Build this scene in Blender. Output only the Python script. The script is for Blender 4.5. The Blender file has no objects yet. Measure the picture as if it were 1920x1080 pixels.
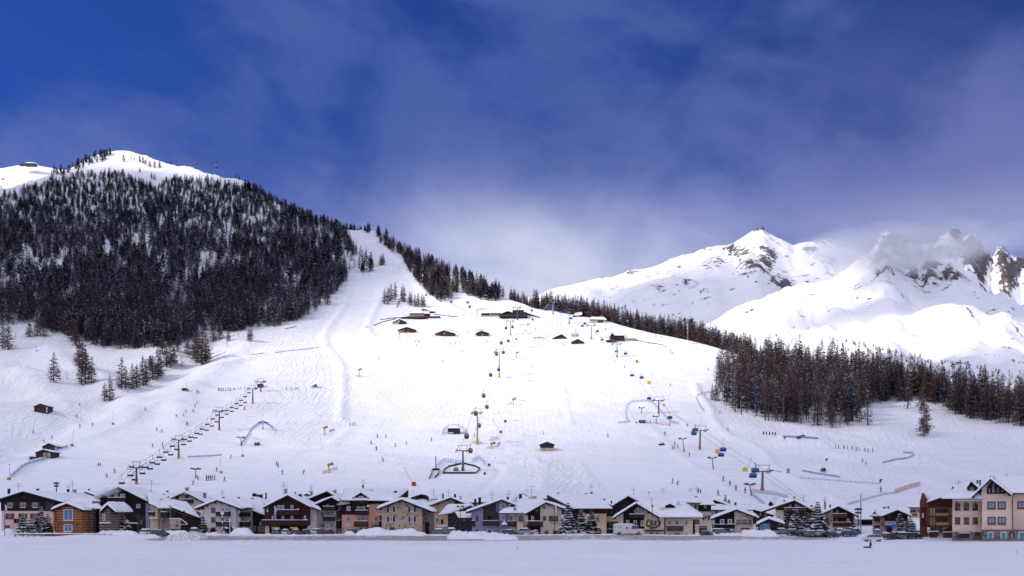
import bpy, math, random, colorsys
import numpy as np
from mathutils import Vector
R = math.radians
F, HOR, CX, CAMZ = 1866.67, 964.0, 960.0, 4.0      # photo-pixel focal length, horizon row, centre column, eye height
scn = bpy.context.scene
col = scn.collection

# ------------------------------------------------------------------ camera
cam = bpy.data.cameras.new('camera'); camo = bpy.data.objects.new('camera', cam); col.objects.link(camo)
cam.sensor_width = 36; cam.lens = 35; cam.clip_start = 0.5; cam.clip_end = 60000
cam.shift_y = (HOR-540)/1920
camo.location = (0, 0, CAMZ); camo.rotation_euler = (R(90), 0, 0)
scn.camera = camo

# ------------------------------------------------------------------ sun
SUN_EL, SUN_AZ = R(34), R(-112)                     # azimuth measured from +Y (view direction) towards +X
SUN = Vector((math.cos(SUN_EL)*math.sin(SUN_AZ), math.cos(SUN_EL)*math.cos(SUN_AZ), math.sin(SUN_EL)))
sl = bpy.data.lights.new('sun', 'SUN'); sl.energy = 3.9; sl.angle = R(1.2); sl.color = (1, .93, .84)
so = bpy.data.objects.new('sun', sl); col.objects.link(so)
so.rotation_euler = SUN.to_track_quat('Z', 'Y').to_euler()

# ------------------------------------------------------------------ world: sky texture with broken cloud over it
W = bpy.data.worlds.new('World'); scn.world = W; W.use_nodes = True
nt = W.node_tree; nt.nodes.clear()
def N(t, **k):
    n = nt.nodes.new(t)
    for a, b in k.items(): setattr(n, a, b)
    return n
def L(a, b): nt.links.new(a, b)
def Mth(op, a, b=None, c=None, clamp=False):
    n = N('ShaderNodeMath', operation=op); n.use_clamp = clamp
    for i, v in enumerate((a, b, c)):
        if v is None: continue
        if isinstance(v, (int, float)): n.inputs[i].default_value = v
        else: L(v, n.inputs[i])
    return n.outputs[0]
def MixC(f, a, b, mode='MIX'):
    n = N('ShaderNodeMix', data_type='RGBA', blend_type=mode)
    for s, v in ((n.inputs[0], f), (n.inputs[6], a), (n.inputs[7], b)):
        if isinstance(v, (int, float)): s.default_value = v
        elif isinstance(v, tuple): s.default_value = (*v, 1)
        else: L(v, s)
    return n.outputs[2]
def Smooth(v, lo, hi, tlo=0., thi=1.):
    n = N('ShaderNodeMapRange', interpolation_type='SMOOTHSTEP')
    L(v, n.inputs[0]); n.inputs[1].default_value = lo; n.inputs[2].default_value = hi
    n.inputs[3].default_value = tlo; n.inputs[4].default_value = thi
    return n.outputs[0]
def Noise(vec, scale, detail=5, rough=.55, dist=0.):
    n = N('ShaderNodeTexNoise'); L(vec, n.inputs['Vector'])
    n.inputs['Scale'].default_value = scale; n.inputs['Detail'].default_value = detail
    n.inputs['Roughness'].default_value = rough; n.inputs['Distortion'].default_value = dist
    return n.outputs['Fac']
def world_sky():
    sky = N('ShaderNodeTexSky', sky_type='NISHITA', sun_disc=False, sun_elevation=SUN_EL, sun_rotation=math.pi-SUN_AZ, altitude=1800., air_density=1.0, dust_density=.2, ozone_density=3.0)
    tc = N('ShaderNodeTexCoord'); sp = N('ShaderNodeSeparateXYZ'); L(tc.outputs['Generated'], sp.inputs[0])
    x, y, z = sp.outputs
    az = Mth('ARCTAN2', x, y)                       # 0 = straight ahead
    el = Mth('ARCSINE', z)
    v = N('ShaderNodeCombineXYZ'); L(az, v.inputs[0]); L(Mth('MULTIPLY', el, 1.15), v.inputs[1])
    v2 = N('ShaderNodeCombineXYZ'); L(Mth('ADD', az, Mth('MULTIPLY', el, .8)), v2.inputs[0]); L(Mth('MULTIPLY', el, 1.6), v2.inputs[1]); v2.inputs[2].default_value = 3.3
    n1 = Noise(v.outputs[0], 4.6, 6, .52, .7); n2 = Noise(v2.outputs[0], 5.5, 7, .58, .3)
    # clear deep blue: the Nishita sky, darkened as by a polarising morning sky
    base = MixC(1.0, sky.outputs[0], (.014, .029, .075), 'MULTIPLY')
    def bump(a0, e0, wa, we):
        d = Mth('ADD', Mth('POWER', Mth('DIVIDE', Mth('SUBTRACT', az, a0), wa), 2.), Mth('POWER', Mth('DIVIDE', Mth('SUBTRACT', el, e0), we), 2.))
        return Mth('EXPONENT', Mth('MULTIPLY', d, -1.))
    front = base
    # violet-blue cloud veil, torn open towards the two upper corners
    n3 = Noise(v2.outputs[0], 11., 7, .62, .8)
    mot = Mth('ADD', Mth('MULTIPLY', n1, .5), Mth('ADD', Mth('MULTIPLY', n2, .32), Mth('MULTIPLY', n3, .18)))
    hole = Mth('ADD', Mth('ADD', Mth('MULTIPLY', bump(-.50, .50, .17, .16), .20), Mth('MULTIPLY', bump(.37, .42, .10, .10), .17)), Mth('MULTIPLY', bump(-.36, .43, .07, .03), .06))
    veil = Smooth(Mth('SUBTRACT', Mth('ADD', mot, Smooth(el, .42, .28, 0., .10)), hole), .37, .58)
    front = MixC(Mth('MULTIPLY', veil, .9), front, (.075, .125, .40))
    low = Smooth(Mth('ADD', el, Mth('MULTIPLY', Mth('SUBTRACT', mot, .5), -.35)), .36, .22)
    front = MixC(Mth('MULTIPLY', low, .88), front, (.17, .24, .60))
    front = MixC(Mth('MULTIPLY', Mth('MULTIPLY', bump(.42, .32, .22, .09), Smooth(mot, .36, .56, .5, 1.2)), .8, clamp=True), front, (.145, .18, .44))
    # bright bank standing behind the saddle, and the paler one over the far range
    b1 = Mth('ADD', bump(.02, .215, .15, .075), Mth('MULTIPLY', bump(-.04, .28, .10, .035), .30))
    b2 = Mth('ADD', Mth('MULTIPLY', bump(.42, .255, .14, .035), .35), Mth('MULTIPLY', bump(.16, .24, .12, .05), .35))
    bank = Mth('MULTIPLY', Mth('ADD', b1, b2), Smooth(mot, .38, .62, .50, .98), clamp=True)
    front = MixC(bank, front, (.68, .70, .88))
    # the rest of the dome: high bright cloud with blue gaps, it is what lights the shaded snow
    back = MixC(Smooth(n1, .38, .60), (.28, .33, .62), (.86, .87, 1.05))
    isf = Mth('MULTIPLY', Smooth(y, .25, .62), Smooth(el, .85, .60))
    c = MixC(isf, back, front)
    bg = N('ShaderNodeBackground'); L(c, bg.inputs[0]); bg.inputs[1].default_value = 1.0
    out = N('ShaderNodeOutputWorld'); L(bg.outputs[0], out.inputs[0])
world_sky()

# ------------------------------------------------------------------ exposure and render settings
scn.view_settings.view_transform = 'Standard'; scn.view_settings.look = 'None'
scn.view_settings.exposure = 0; scn.view_settings.gamma = 1; scn.view_settings.use_curve_mapping = False
scn.render.engine = 'CYCLES'
cy = scn.cycles
cy.max_bounces = 5; cy.diffuse_bounces = 2; cy.glossy_bounces = 2; cy.transmission_bounces = 2; cy.transparent_max_bounces = 10
cy.volume_bounces = 1; cy.use_denoising = True; cy.volume_max_steps = 128; cy.volume_step_rate = 2.0
cy.caustics_reflective = False; cy.caustics_refractive = False

# ------------------------------------------------------------------ helpers
rng = random.Random(7)
def P(sx, sy, Y): return Vector(((sx-CX)*Y/F, Y, CAMZ+(HOR-sy)*Y/F))
def XZ(sx, sy, Y): return (sx-CX)*Y/F, CAMZ+(HOR-sy)*Y/F

def _hash(ix, iy, seed):
    h = (ix*374761393 + iy*668265263 + seed*1442695041) & 0xFFFFFFFF
    h = ((h ^ (h >> 13))*1274126177) & 0xFFFFFFFF
    return ((h ^ (h >> 16)) & 0xFFFF)/65535.0
def vnoise(x, y, seed=0):
    x = np.asarray(x, float); y = np.asarray(y, float)
    ix = np.floor(x).astype(np.int64); iy = np.floor(y).astype(np.int64)
    fx = x-ix; fy = y-iy; fx = fx*fx*(3-2*fx); fy = fy*fy*(3-2*fy)
    a = _hash(ix, iy, seed); b = _hash(ix+1, iy, seed); c = _hash(ix, iy+1, seed); d = _hash(ix+1, iy+1, seed)
    return (a+(b-a)*fx)*(1-fy)+(c+(d-c)*fx)*fy
def fbm(x, y, seed=0, o=4, ridged=False):
    s = 0; a = .5; t = 0
    for k in range(o):
        n = vnoise(x*2**k+17.3*k, y*2**k-9.1*k, seed+k)
        if ridged: n = 1-abs(2*n-1)
        s = s+a*n; t += a; a *= .5
    return s/t

MATS = {}
def mat(name, c, rough=.85, var=.18, scale=1.5, kind=None, bump=0., metal=0., c2=None, emit=0., spec=.3, stretch=(1, 1, 1)):
    if name in MATS: return MATS[name]
    global nt
    m = bpy.data.materials.new(name); m.use_nodes = True; nt = m.node_tree
    b = nt.nodes['Principled BSDF']
    b.inputs['Roughness'].default_value = rough; b.inputs['Metallic'].default_value = metal
    b.inputs['Specular IOR Level'].default_value = spec
    tc = N('ShaderNodeTexCoord'); mp = N('ShaderNodeMapping'); L(tc.outputs['Object'], mp.inputs[0]); mp.inputs['Scale'].default_value = stretch
    v = mp.outputs[0]
    n = Noise(v, scale, 5, .6); h = n
    dark = tuple(x*(1-var*1.6) for x in c); lite = tuple(min(1, x*(1+var)) for x in (c2 or c))
    f = Smooth(n, .3, .7)
    if kind in ('planks', 'logs', 'boards_v'):
        w = N('ShaderNodeTexWave', wave_type='BANDS', bands_direction='X' if kind == 'boards_v' else 'Z', wave_profile='SIN')
        L(v, w.inputs[0]); w.inputs['Scale'].default_value = {'planks': 1.4, 'logs': .62, 'boards_v': 1.3}[kind]
        w.inputs['Distortion'].default_value = .35
        f = Mth('MULTIPLY', Smooth(w.outputs['Fac'], .02, .45), Mth('ADD', Mth('MULTIPLY', f, .6), .4)); h = w.outputs['Fac']
    if kind == 'stone':
        vo = N('ShaderNodeTexVoronoi'); L(v, vo.inputs['Vector']); vo.inputs['Scale'].default_value = 2.6
        sc = N('ShaderNodeSeparateColor'); L(vo.outputs['Color'], sc.inputs[0])
        f = Mth('MULTIPLY', Smooth(sc.outputs[0], .0, .35), Mth('ADD', Mth('MULTIPLY', n, .7), .3)); h = f
    L(MixC(f, dark, lite), b.inputs['Base Color'])
    if bump:
        bp = N('ShaderNodeBump'); bp.inputs['Distance'].default_value = bump; L(h, bp.inputs['Height']); L(bp.outputs[0], b.inputs['Normal'])
    if emit:
        b.inputs['Emission Color'].default_value = (*c, 1); b.inputs['Emission Strength'].default_value = emit
    MATS[name] = m
    return m

def mesh_obj(name, V, Fc, mats=(), parent=None, smooth=False, mi=None, origin=None):
    """V world coordinates (n,3); object origin at its parent's location (or origin)"""
    V = np.asarray(V, dtype=np.float64).reshape(-1, 3)
    if origin is None: origin = parent['org'] if parent is not None else (0, 0, 0)
    org = np.array(origin, float)
    me = bpy.data.meshes.new(name)
    Fc = [tuple(f) for f in Fc] if not isinstance(Fc, np.ndarray) else Fc
    if isinstance(Fc, np.ndarray):
        k = Fc.shape[1]; n = len(Fc)
        me.vertices.add(len(V)); me.vertices.foreach_set('co', (V-org).ravel())
        me.loops.add(n*k); me.loops.foreach_set('vertex_index', Fc.ravel().astype(np.int32))
        me.polygons.add(n); me.polygons.foreach_set('loop_start', np.arange(0, n*k, k, dtype=np.int32))
        try: me.polygons.foreach_set('loop_total', np.full(n, k, dtype=np.int32))
        except Exception: pass
        me.update(calc_edges=True)
    else:
        me.from_pydata((V-org).tolist(), [], Fc); me.update()
    for m in mats: me.materials.append(m)
    if mi is not None: me.polygons.foreach_set('material_index', np.asarray(mi, dtype=np.int32))
    if smooth: me.polygons.foreach_set('use_smooth', np.ones(len(me.polygons), dtype=bool))
    me.validate()
    o = bpy.data.objects.new(name, me); col.objects.link(o)
    if parent is not None:
        o.parent = parent
        if origin is not None and tuple(origin) != tuple(parent['org']): o.location = Vector(origin)-Vector(parent['org'])
    else: o.location = origin
    o['org'] = [float(a) for a in org]
    return o
def tag(o, label=None, cat=None, group=None, kind=None):
    if label: o['label'] = label
    if cat: o['category'] = cat
    if group: o['group'] = group
    if kind: o['kind'] = kind
    return o
def empty(name, loc, label, cat, group=None):
    o = bpy.data.objects.new(name, None); col.objects.link(o); o.location = loc; o.empty_display_size = .3
    o['org'] = [float(a) for a in loc]
    return tag(o, label, cat, group)

class MB:
    def __init__(s): s.V = []; s.F = []; s.M = []; s.sm = False
    def add(s, vs, fs, m=0):
        k = len(s.V); s.V += [tuple(v) for v in vs]; s.F += [tuple(i+k for i in f) for f in fs]; s.M += [m]*len(fs); return s
    def box(s, x0, x1, y0, y1, z0, z1, m=0):
        if x0 > x1: x0, x1 = x1, x0
        if y0 > y1: y0, y1 = y1, y0
        if z0 > z1: z0, z1 = z1, z0
        v = [(x0, y0, z0), (x1, y0, z0), (x1, y1, z0), (x0, y1, z0), (x0, y0, z1), (x1, y0, z1), (x1, y1, z1), (x0, y1, z1)]
        return s.add(v, [(0, 3, 2, 1), (4, 5, 6, 7), (0, 1, 5, 4), (1, 2, 6, 5), (2, 3, 7, 6), (3, 0, 4, 7)], m)
    def prism(s, poly, y0, y1, m=0):                       # poly: (x,z) counter-clockwise seen from the camera
        n = len(poly)
        v = [(x, y0, z) for x, z in poly]+[(x, y1, z) for x, z in poly]
        f = [tuple(range(n)), tuple(range(2*n-1, n-1, -1))]+[(i, i+n, (i+1) % n+n, (i+1) % n) for i in range(n)]
        return s.add(v, f, m)
    def tube(s, a, b, r0, r1=None, n=6, m=0):
        a = Vector(a); b = Vector(b); r1 = r0 if r1 is None else r1
        d = (b-a).normalized(); u = d.orthogonal().normalized(); w = d.cross(u)
        v = []
        for c, r in ((a, r0), (b, r1)):
            for i in range(n):
                t = 2*math.pi*i/n; v.append(c+(u*math.cos(t)+w*math.sin(t))*r)
        f = [(i, (i+1) % n, (i+1) % n+n, i+n) for i in range(n)]+[tuple(range(n-1, -1, -1)), tuple(range(n, 2*n))]
        return s.add(v, f, m)
    def path(s, pts, r, n=5, m=0):
        for a, b in zip(pts, pts[1:]): s.tube(a, b, r, r, n, m)
        return s
    def ball(s, c, r, m=0, nu=8, nv=5, sq=(1, 1, 1)):
        vs = [(c[0], c[1], c[2]-r*sq[2])]
        for j in range(1, nv):
            t = math.pi*j/nv
            for i in range(nu):
                p = 2*math.pi*i/nu
                vs.append((c[0]+r*sq[0]*math.sin(t)*math.cos(p), c[1]+r*sq[1]*math.sin(t)*math.sin(p), c[2]-r*sq[2]*math.cos(t)))
        vs.append((c[0], c[1], c[2]+r*sq[2])); e = len(vs)-1
        fs = [(0, 1+(i+1) % nu, 1+i) for i in range(nu)]
        for j in range(nv-2):
            o = 1+j*nu
            fs += [(o+i, o+(i+1) % nu, o+nu+(i+1) % nu, o+nu+i) for i in range(nu)]
        o = 1+(nv-2)*nu
        fs += [(o+i, o+(i+1) % nu, e) for i in range(nu)]
        return s.add(vs, fs, m)
    def build(s, name, mats, parent=None, smooth=False, origin=None):
        if not isinstance(mats, (list, tuple)): mats = [mats]
        return mesh_obj(name, s.V, s.F, mats, parent, smooth, s.M, origin)

def copy_tree(o, loc=None, rz=None, scale=None, label=None, group=None, parent=None):
    c = o.copy(); col.objects.link(c)
    if parent is not None: c.parent = parent
    if loc is not None: c.location = loc; c['org'] = [float(a) for a in loc]
    if rz is not None: c.rotation_euler = (0, 0, rz)
    if scale is not None: c.scale = scale if hasattr(scale, '__len__') else (scale,)*3
    if label: c['label'] = label
    if group: c['group'] = group
    for ch in [k for k in o.children]:
        copy_tree(ch, parent=c)
    return c

# ------------------------------------------------------------------ snow
def snow_material(name, tracks=False, big=False):
    global nt
    m = bpy.data.materials.new(name); m.use_nodes = True; nt = m.node_tree
    b = nt.nodes['Principled BSDF']; b.inputs['Roughness'].default_value = .7; b.inputs['Specular IOR Level'].default_value = .25
    tc = N('ShaderNodeTexCoord'); v = tc.outputs['Object']
    n1 = Noise(v, .05, 6, .6); n2 = Noise(v, .9, 4, .6); n3 = Noise(v, .012, 4, .5)
    c = MixC(Smooth(n1, .3, .75), (.82, .83, .87), (.88, .88, .90))
    h = Mth('ADD', Mth('MULTIPLY', n1, 3.0), Mth('MULTIPLY', n2, .14))
    if tracks:
        at = N('ShaderNodeAttribute'); at.attribute_name = 'tracks'; t = at.outputs['Fac']
        ad = N('ShaderNodeAttribute'); ad.attribute_name = 'dirt'
        hs = []
        for sc, dist, ph, rot in ((.10, 26., 0., .35), (.085, 34., 31., -.30), (.13, 20., 77., .9)):
            mp = N('ShaderNodeMapping'); L(v, mp.inputs[0]); mp.inputs['Rotation'].default_value = (0, 0, rot); mp.inputs['Location'].default_value = (ph, ph, 0); mp.inputs['Scale'].default_value = (1, .35, .5)
            w = N('ShaderNodeTexWave', wave_type='BANDS', bands_direction='X'); L(mp.outputs[0], w.inputs[0])
            w.inputs['Scale'].default_value = sc; w.inputs['Distortion'].default_value = dist; w.inputs['Detail'].default_value = 2.5; w.inputs['Detail Scale'].default_value = .35; w.inputs['Detail Roughness'].default_value = .6
            hs.append(Smooth(w.outputs['Fac'], .86, 1.0))
        trk = Mth('ADD', Mth('ADD', hs[0], hs[1]), hs[2])
        n4 = Noise(v, .35, 5, .65)
        h = Mth('ADD', h, Mth('MULTIPLY', t, Mth('ADD', Mth('MULTIPLY', trk, -.50), Mth('MULTIPLY', n4, .45))))
        # piste-basher ribbing on groomed snow
        w = N('ShaderNodeTexWave', wave_type='BANDS', bands_direction='X'); L(v, w.inputs[0]); w.inputs['Scale'].default_value = .11; w.inputs['Distortion'].default_value = 3.
        h = Mth('ADD', h, Mth('MULTIPLY', w.outputs['Fac'], .05))
        gr = Smooth(Mth('ADD', ad.outputs['Fac'], Mth('MULTIPLY', Mth('SUBTRACT', Noise(v, .8, 6, .7), .5), 1.1)), .35, .75)
        c = MixC(Mth('MULTIPLY', gr, .92), c, MixC(Smooth(Noise(v, 2.2, 5, .7), .35, .6), (.14, .105, .10), (.45, .39, .38)))
    L(c, b.inputs['Base Color'])
    bp = N('ShaderNodeBump'); bp.inputs['Strength'].default_value = .8; bp.inputs['Distance'].default_value = 1.0; L(h, bp.inputs['Height']); L(bp.outputs[0], b.inputs['Normal'])
    return m
SNOW_T = snow_material('piste_snow', True)
SNOW = mat('roof_snow', (.84, .85, .88), .7, .03, .8, bump=.12)

# ------------------------------------------------------------------ terrain (a height field: rows are distances, columns are bearings)
SYK = np.array([283, 285, 350, 400, 450, 510, 560, 620, 690, 760, 840, 900, 945])
YK = np.array([2010, 2000, 1700, 1440, 1215, 1010, 870, 745, 640, 540, 430, 330, 262], float)
_ys = np.concatenate([[0, 150, 212], YK[::-1], [2600]])
_zs = np.concatenate([[0, 0, 0], (CAMZ+(HOR-SYK)*YK/F)[::-1], [1100]])
_yd = np.arange(0, 2601, 2.0); _zd = np.interp(_yd, _ys, _zs)
for w_ in (9, 15, 9):
    _k = np.ones(w_)/w_; _p = np.pad(_zd, w_//2, mode='edge'); _zd2 = np.convolve(_p, _k, mode='valid'); _zd = np.where(_yd > 250, _zd2, _zd)
def Zprof(Y): return np.interp(Y, _yd, _zd)
CREST = [(-900, 560), (-500, 500), (-300, 455), (-100, 392), (0, 352), (60, 335), (110, 321), (150, 303), (180, 292), (215, 285), (250, 287), (300, 297), (350, 306), (400, 322), (440, 335), (465, 347),
         (500, 364), (560, 398), (600, 415), (640, 426), (670, 428), (690, 433), (720, 446), (760, 467), (800, 490), (850, 511), (900, 534), (950, 554), (985, 568), (1002, 578), (1040, 583), (1080, 592), (1130, 602),
         (1160, 613), (1180, 617), (1240, 631), (1330, 652), (1400, 670), (1450, 686), (1520, 693), (1600, 705), (1700, 727), (1800, 752), (1920, 778), (2100, 815), (2400, 850), (2700, 870)]
_yscr = np.arange(260, 2010, 2.0); _syscr = HOR-(Zprof(_yscr)-CAMZ)*F/_yscr
def Y_of_sy(sy): return np.interp(-np.asarray(sy, float), -_syscr, _yscr) if False else np.interp(np.asarray(sy, float)*-1, _syscr*-1, _yscr)
_cs = np.array([c[0] for c in CREST], float); _cy = np.array([c[1] for c in CREST], float)
def crestY(sx): return Y_of_sy(np.interp(sx, _cs, _cy))
US = np.arange(-760, 2681, 5.0)
_cyS = np.array([float(crestY(u)) for u in US]); _cyS = np.convolve(np.pad(_cyS, 2, mode='edge'), np.ones(5)/5, mode='valid')
YS = np.concatenate([np.arange(8, 150, 4.0), np.arange(150, 225, 1.5), np.arange(225, 1000, 2.2), np.arange(1000, 1500, 4.5), np.arange(1500, 2500, 8.)])

def polyw(pts, step=6):                                  # screen polyline -> world xy samples on the smooth profile
    out = []
    for (a, b), (c, d) in zip(pts, pts[1:]):
        n = max(1, int(math.hypot(c-a, d-b)/step))
        for i in range(n):
            t = i/n; sx = a+(c-a)*t; sy = b+(d-b)*t; Y = float(Y_of_sy(sy)); out.append(((sx-CX)*Y/F, Y))
    sx, sy = pts[-1]; Y = float(Y_of_sy(sy)); out.append(((sx-CX)*Y/F, Y))
    return np.array(out)
BANKS = [  # polyline, height, width
    ([(657, 528), (652, 548), (645, 572), (635, 592), (615, 618), (607, 635), (612, 655), (630, 672), (641, 695), (643, 720), (642, 750), (638, 790)], 1.5, 2.6),
    ([(716, 545), (708, 570), (696, 598), (690, 615), (692, 628), (700, 634)], 1.6, 2.6),
    ([(672, 431), (700, 449), (735, 476), (757, 492), (762, 510), (775, 522), (800, 552), (850, 577), (880, 590)], 2.2, 4.),
    ([(1303, 722), (1308, 740), (1322, 760), (1335, 775), (1337, 787), (1350, 802), (1370, 818), (1405, 830), (1435, 852), (1452, 880), (1475, 893), (1510, 908), (1560, 940)], 1.5, 2.4),
    ([(885, 930), (905, 915), (925, 893), (938, 880), (936, 868), (925, 862)], -.7, 1.4),
    ([(560, 850), (585, 845), (615, 838), (660, 800)], .7, 3.),
    ([(1400, 780), (1450, 790), (1500, 798), (1560, 808), (1620, 820), (1680, 850), (1760, 870), (1920, 905)], 1.0, 3.),
    ([(1225, 800), (1270, 850), (1310, 880), (1345, 895), (1370, 925)], .6, 2.),
    ([(960, 845), (1000, 855), (1022, 868), (1018, 925)], .6, 2.),
    ([(1085, 865), (1110, 900), (1140, 935)], .5, 1.5),
    ([(1045, 655), (1047, 700), (1060, 750), (1072, 795)], .45, 1.2),
    ([(20, 895), (40, 877), (85, 862), (120, 842), (200, 815), (300, 770)], .9, 3.),
    ([(330, 715), (420, 690), (500, 665), (560, 657), (605, 652)], 1.3, 3.),
    ([(390, 640), (340, 690), (260, 735), (190, 775), (120, 800), (20, 850)], -5., 13.),
    ([(90, 650), (170, 700), (220, 745), (240, 790)], 3.5, 9.), ([(0, 680), (60, 720), (90, 745)], 3., 9.),
    ([(470, 650), (400, 700), (350, 740), (330, 800)], 2.5, 9.),
    ([(0, 700), (120, 770), (150, 800), (100, 830), (0, 860)], .9, 4.),
]
MOUNDS = [  # sx, sy, rx, ry (m), h
    (1500, 830, 13, 9, 5.), (1532, 833, 9, 8, 2.6), (1547, 884, 8, 5, 2.4), (1575, 878, 7, 4, 2.), (490, 812, 9, 6, 2.2), (465, 826, 5, 4, 1.6), (1180, 788, 14, 8, 1.5), (850, 828, 8, 6, 1.), (560, 838, 9, 5, 1.2)]
def terrain_z(SX, Y):
    X = (SX-CX)*Y/F
    Z = Zprof(Y)
    yc = np.interp(SX, US, _cyS)
    over = np.clip(Y-yc, 0, None)
    Zc = Zprof(yc)
    z2 = Zc+1.2-over*.13-np.clip(over-60, 0, None)*.35
    Z = np.where(Y < yc, Z+np.exp(-((yc-Y)/12.)**2)*0, np.minimum(z2, Zc+np.minimum(over*.1, 1.2)-np.clip(over-12, 0, None)*.13-np.clip(over-60, 0, None)*.35))
    # undulation
    g = np.clip((Y-262)/160, 0, 1)
    left = np.clip((560-SX)/300, 0, 1)*np.clip((Y-380)/150, 0, 1)*np.clip((1100-Y)/300, 0, 1)
    farf = np.clip((Y-900)/400, 0, 1)
    Z = Z+g*(fbm(X/150, Y/150, 3)-.5)*7+g*(fbm(X/34, Y/60, 11)-.5)*1.6+left*(fbm(X/75+3, Y/60, 21, 4)-.5)*16+farf*(fbm(X/95, Y/95, 31)-.5)*26*(Y < yc+30)
    right = np.clip((SX-1420)/200, 0, 1)*np.clip((Y-330)/80, 0, 1)
    Z = Z+right*(fbm(X/55+8, Y/55, 41)-.5)*7
    Z = Z-.65*np.clip((178-Y)/8, 0, 1)**.8-.22*np.exp(-((Y-108-fbm(X/30, Y*0, 8)*3)/1.3)**2)-.18*np.exp(-((Y-94)/1.)**2)-.15*np.exp(-((Y-101)/.8)**2)
    Z = Z+(1-g)*(fbm(X/14, Y/14, 51)-.5)*.35*np.clip((Y-30)/60, 0, 1)
    return Z
def build_terrain():
    SX, Y = np.meshgrid(US, YS); X = (SX-CX)*Y/F
    Z = terrain_z(SX, Y)
    for pts, h, w in BANKS:
        pl = polyw(pts)
        x0, y0 = pl.min(0)-4*w; x1, y1 = pl.max(0)+4*w
        m = (X > x0) & (X < x1) & (Y > y0) & (Y < y1)
        xs, ys = X[m], Y[m]; d = np.full(len(xs), 1e9)
        for a, b in zip(pl, pl[1:]):
            ab = b-a; L2 = max(1e-6, ab @ ab); t = np.clip(((xs-a[0])*ab[0]+(ys-a[1])*ab[1])/L2, 0, 1)
            d = np.minimum(d, np.hypot(xs-a[0]-t*ab[0], ys-a[1]-t*ab[1]))
        Z[m] += h*np.exp(-(d/w)**2)
    for sx, sy, rx, ry, h in MOUNDS:
        Ym = float(Y_of_sy(sy)); Xm = (sx-CX)*Ym/F
        d2 = ((X-Xm)/rx)**2+((Y-Ym)/ry)**2
        Z += h*np.exp(-d2**1.6)
    # ploughed-snow bank between the road and the meadow, the road itself a little lower
    bank = .6*np.exp(-((Y-180-2.5*fbm(X/20, Y*0, 5))/2.6)**2)*(.35+.55*fbm(X/6, Y/6, 61))*np.clip((X+84)/6, 0, 1)*(X < 66)
    Z += bank
    # tracks mask, dirt mask
    def inpoly(poly):
        px, py = SX, HOR-(Z-CAMZ)*F/Y
        ins = np.zeros(px.shape, bool); n = len(poly)
        for i in range(n):
            x1, y1 = poly[i]; x2, y2 = poly[(i+1) % n]
            if y1 == y2: continue
            c = ((y1 > py) != (y2 > py)) & (px < (x2-x1)*(py-y1)/(y2-y1)+x1); ins ^= c
        return ins
    T = np.full(X.shape, .0)
    T[Y > 300] = .035
    for p, v in (([(-800, 300), (460, 330), (660, 430), (720, 490), (655, 530), (600, 600), (480, 660), (330, 700), (150, 790), (0, 880), (-800, 900)], .65),
                 ([(655, 530), (605, 635), (640, 690), (635, 790), (590, 850), (480, 770), (520, 700), (500, 660)], .55),
                 ([(960, 845), (1085, 865), (1140, 935), (1015, 935)], .6),
                 ([(975, 590), (1100, 600), (1130, 660), (980, 650)], .5), ([(720, 540), (800, 560), (830, 600), (700, 610)], .35),
                 ([(1345, 660), (2700, 640), (2700, 960), (1600, 950), (1440, 860), (1400, 800), (1340, 770)], .34)):
        T[inpoly(p)] = v
    for ax in (0, 1):
        for _ in range(3):
            k = 9; T = np.apply_along_axis(lambda r: np.convolve(np.pad(r, k//2, mode='edge'), np.ones(k)/k, mode='valid'), ax, T)
    T = T*(.55+.9*fbm(X/45, Y/45, 91))
    T = np.where(Y > 225, T, 0)
    D = np.exp(-((Y-175.5)/4.6)**4)*.85*np.clip((X+70)/10, 0, 1)*np.clip((62-X)/8, 0, 1)*(.55+.75*fbm(X/14, Y/5, 71))
    D = np.maximum(D, .22*((Y > 182) & (Y < 222)))
    V = np.stack([X, Y, Z], -1).reshape(-1, 3)
    ny, nx = X.shape
    i = np.arange(nx-1); j = np.arange(ny-1); J, I = np.meshgrid(j, i, indexing='ij')
    a = (J*nx+I).ravel(); Fc = np.stack([a, a+1, a+nx+1, a+nx], -1)
    o = mesh_obj('hillside', V, Fc, [SNOW_T], smooth=True)
    tag(o, 'snow covered valley floor and ski slopes rising to the wooded ridge', 'hillside', kind='structure')
    for nm, A in (('tracks', T), ('dirt', D)):
        at = o.data.attributes.new(nm, 'FLOAT', 'POINT'); at.data.foreach_set('value', A.ravel().astype(np.float32))
    return Z
TZ = build_terrain()
TSY = HOR-(TZ-CAMZ)*F/YS[:, None]
def hgt(X, Y):
    """terrain height under world X, Y"""
    u = (CX+F*X/Y-US[0])/5.0; u = min(max(u, 0), len(US)-1.001); i = int(u); fu = u-i
    j = int(np.searchsorted(YS, Y))-1; j = min(max(j, 0), len(YS)-2); fj = (Y-YS[j])/(YS[j+1]-YS[j])
    return float((TZ[j, i]*(1-fu)+TZ[j, i+1]*fu)*(1-fj)+(TZ[j+1, i]*(1-fu)+TZ[j+1, i+1]*fu)*fj)
J0 = int(np.searchsorted(YS, 228))
def gnd(sx, sy):
    """first point of the hillside seen at photo position (sx, sy)"""
    u = (sx-US[0])/5.0; u = min(max(u, 0), len(US)-1.001); i = int(u); fu = u-i
    c = TSY[:, i]*(1-fu)+TSY[:, i+1]*fu
    k = np.nonzero(c[J0:] <= sy)[0]
    if len(k) == 0: Y = float(crestY(sx))
    else:
        j = k[0]+J0; a, b = c[j-1], c[j]; t = (a-sy)/(a-b) if a > b else 0; t = min(max(t, 0), 1); Y = float(YS[j-1]*(1-t)+YS[j]*t)
    X = (sx-CX)*Y/F
    return Vector((X, Y, hgt(X, Y)))
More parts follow.
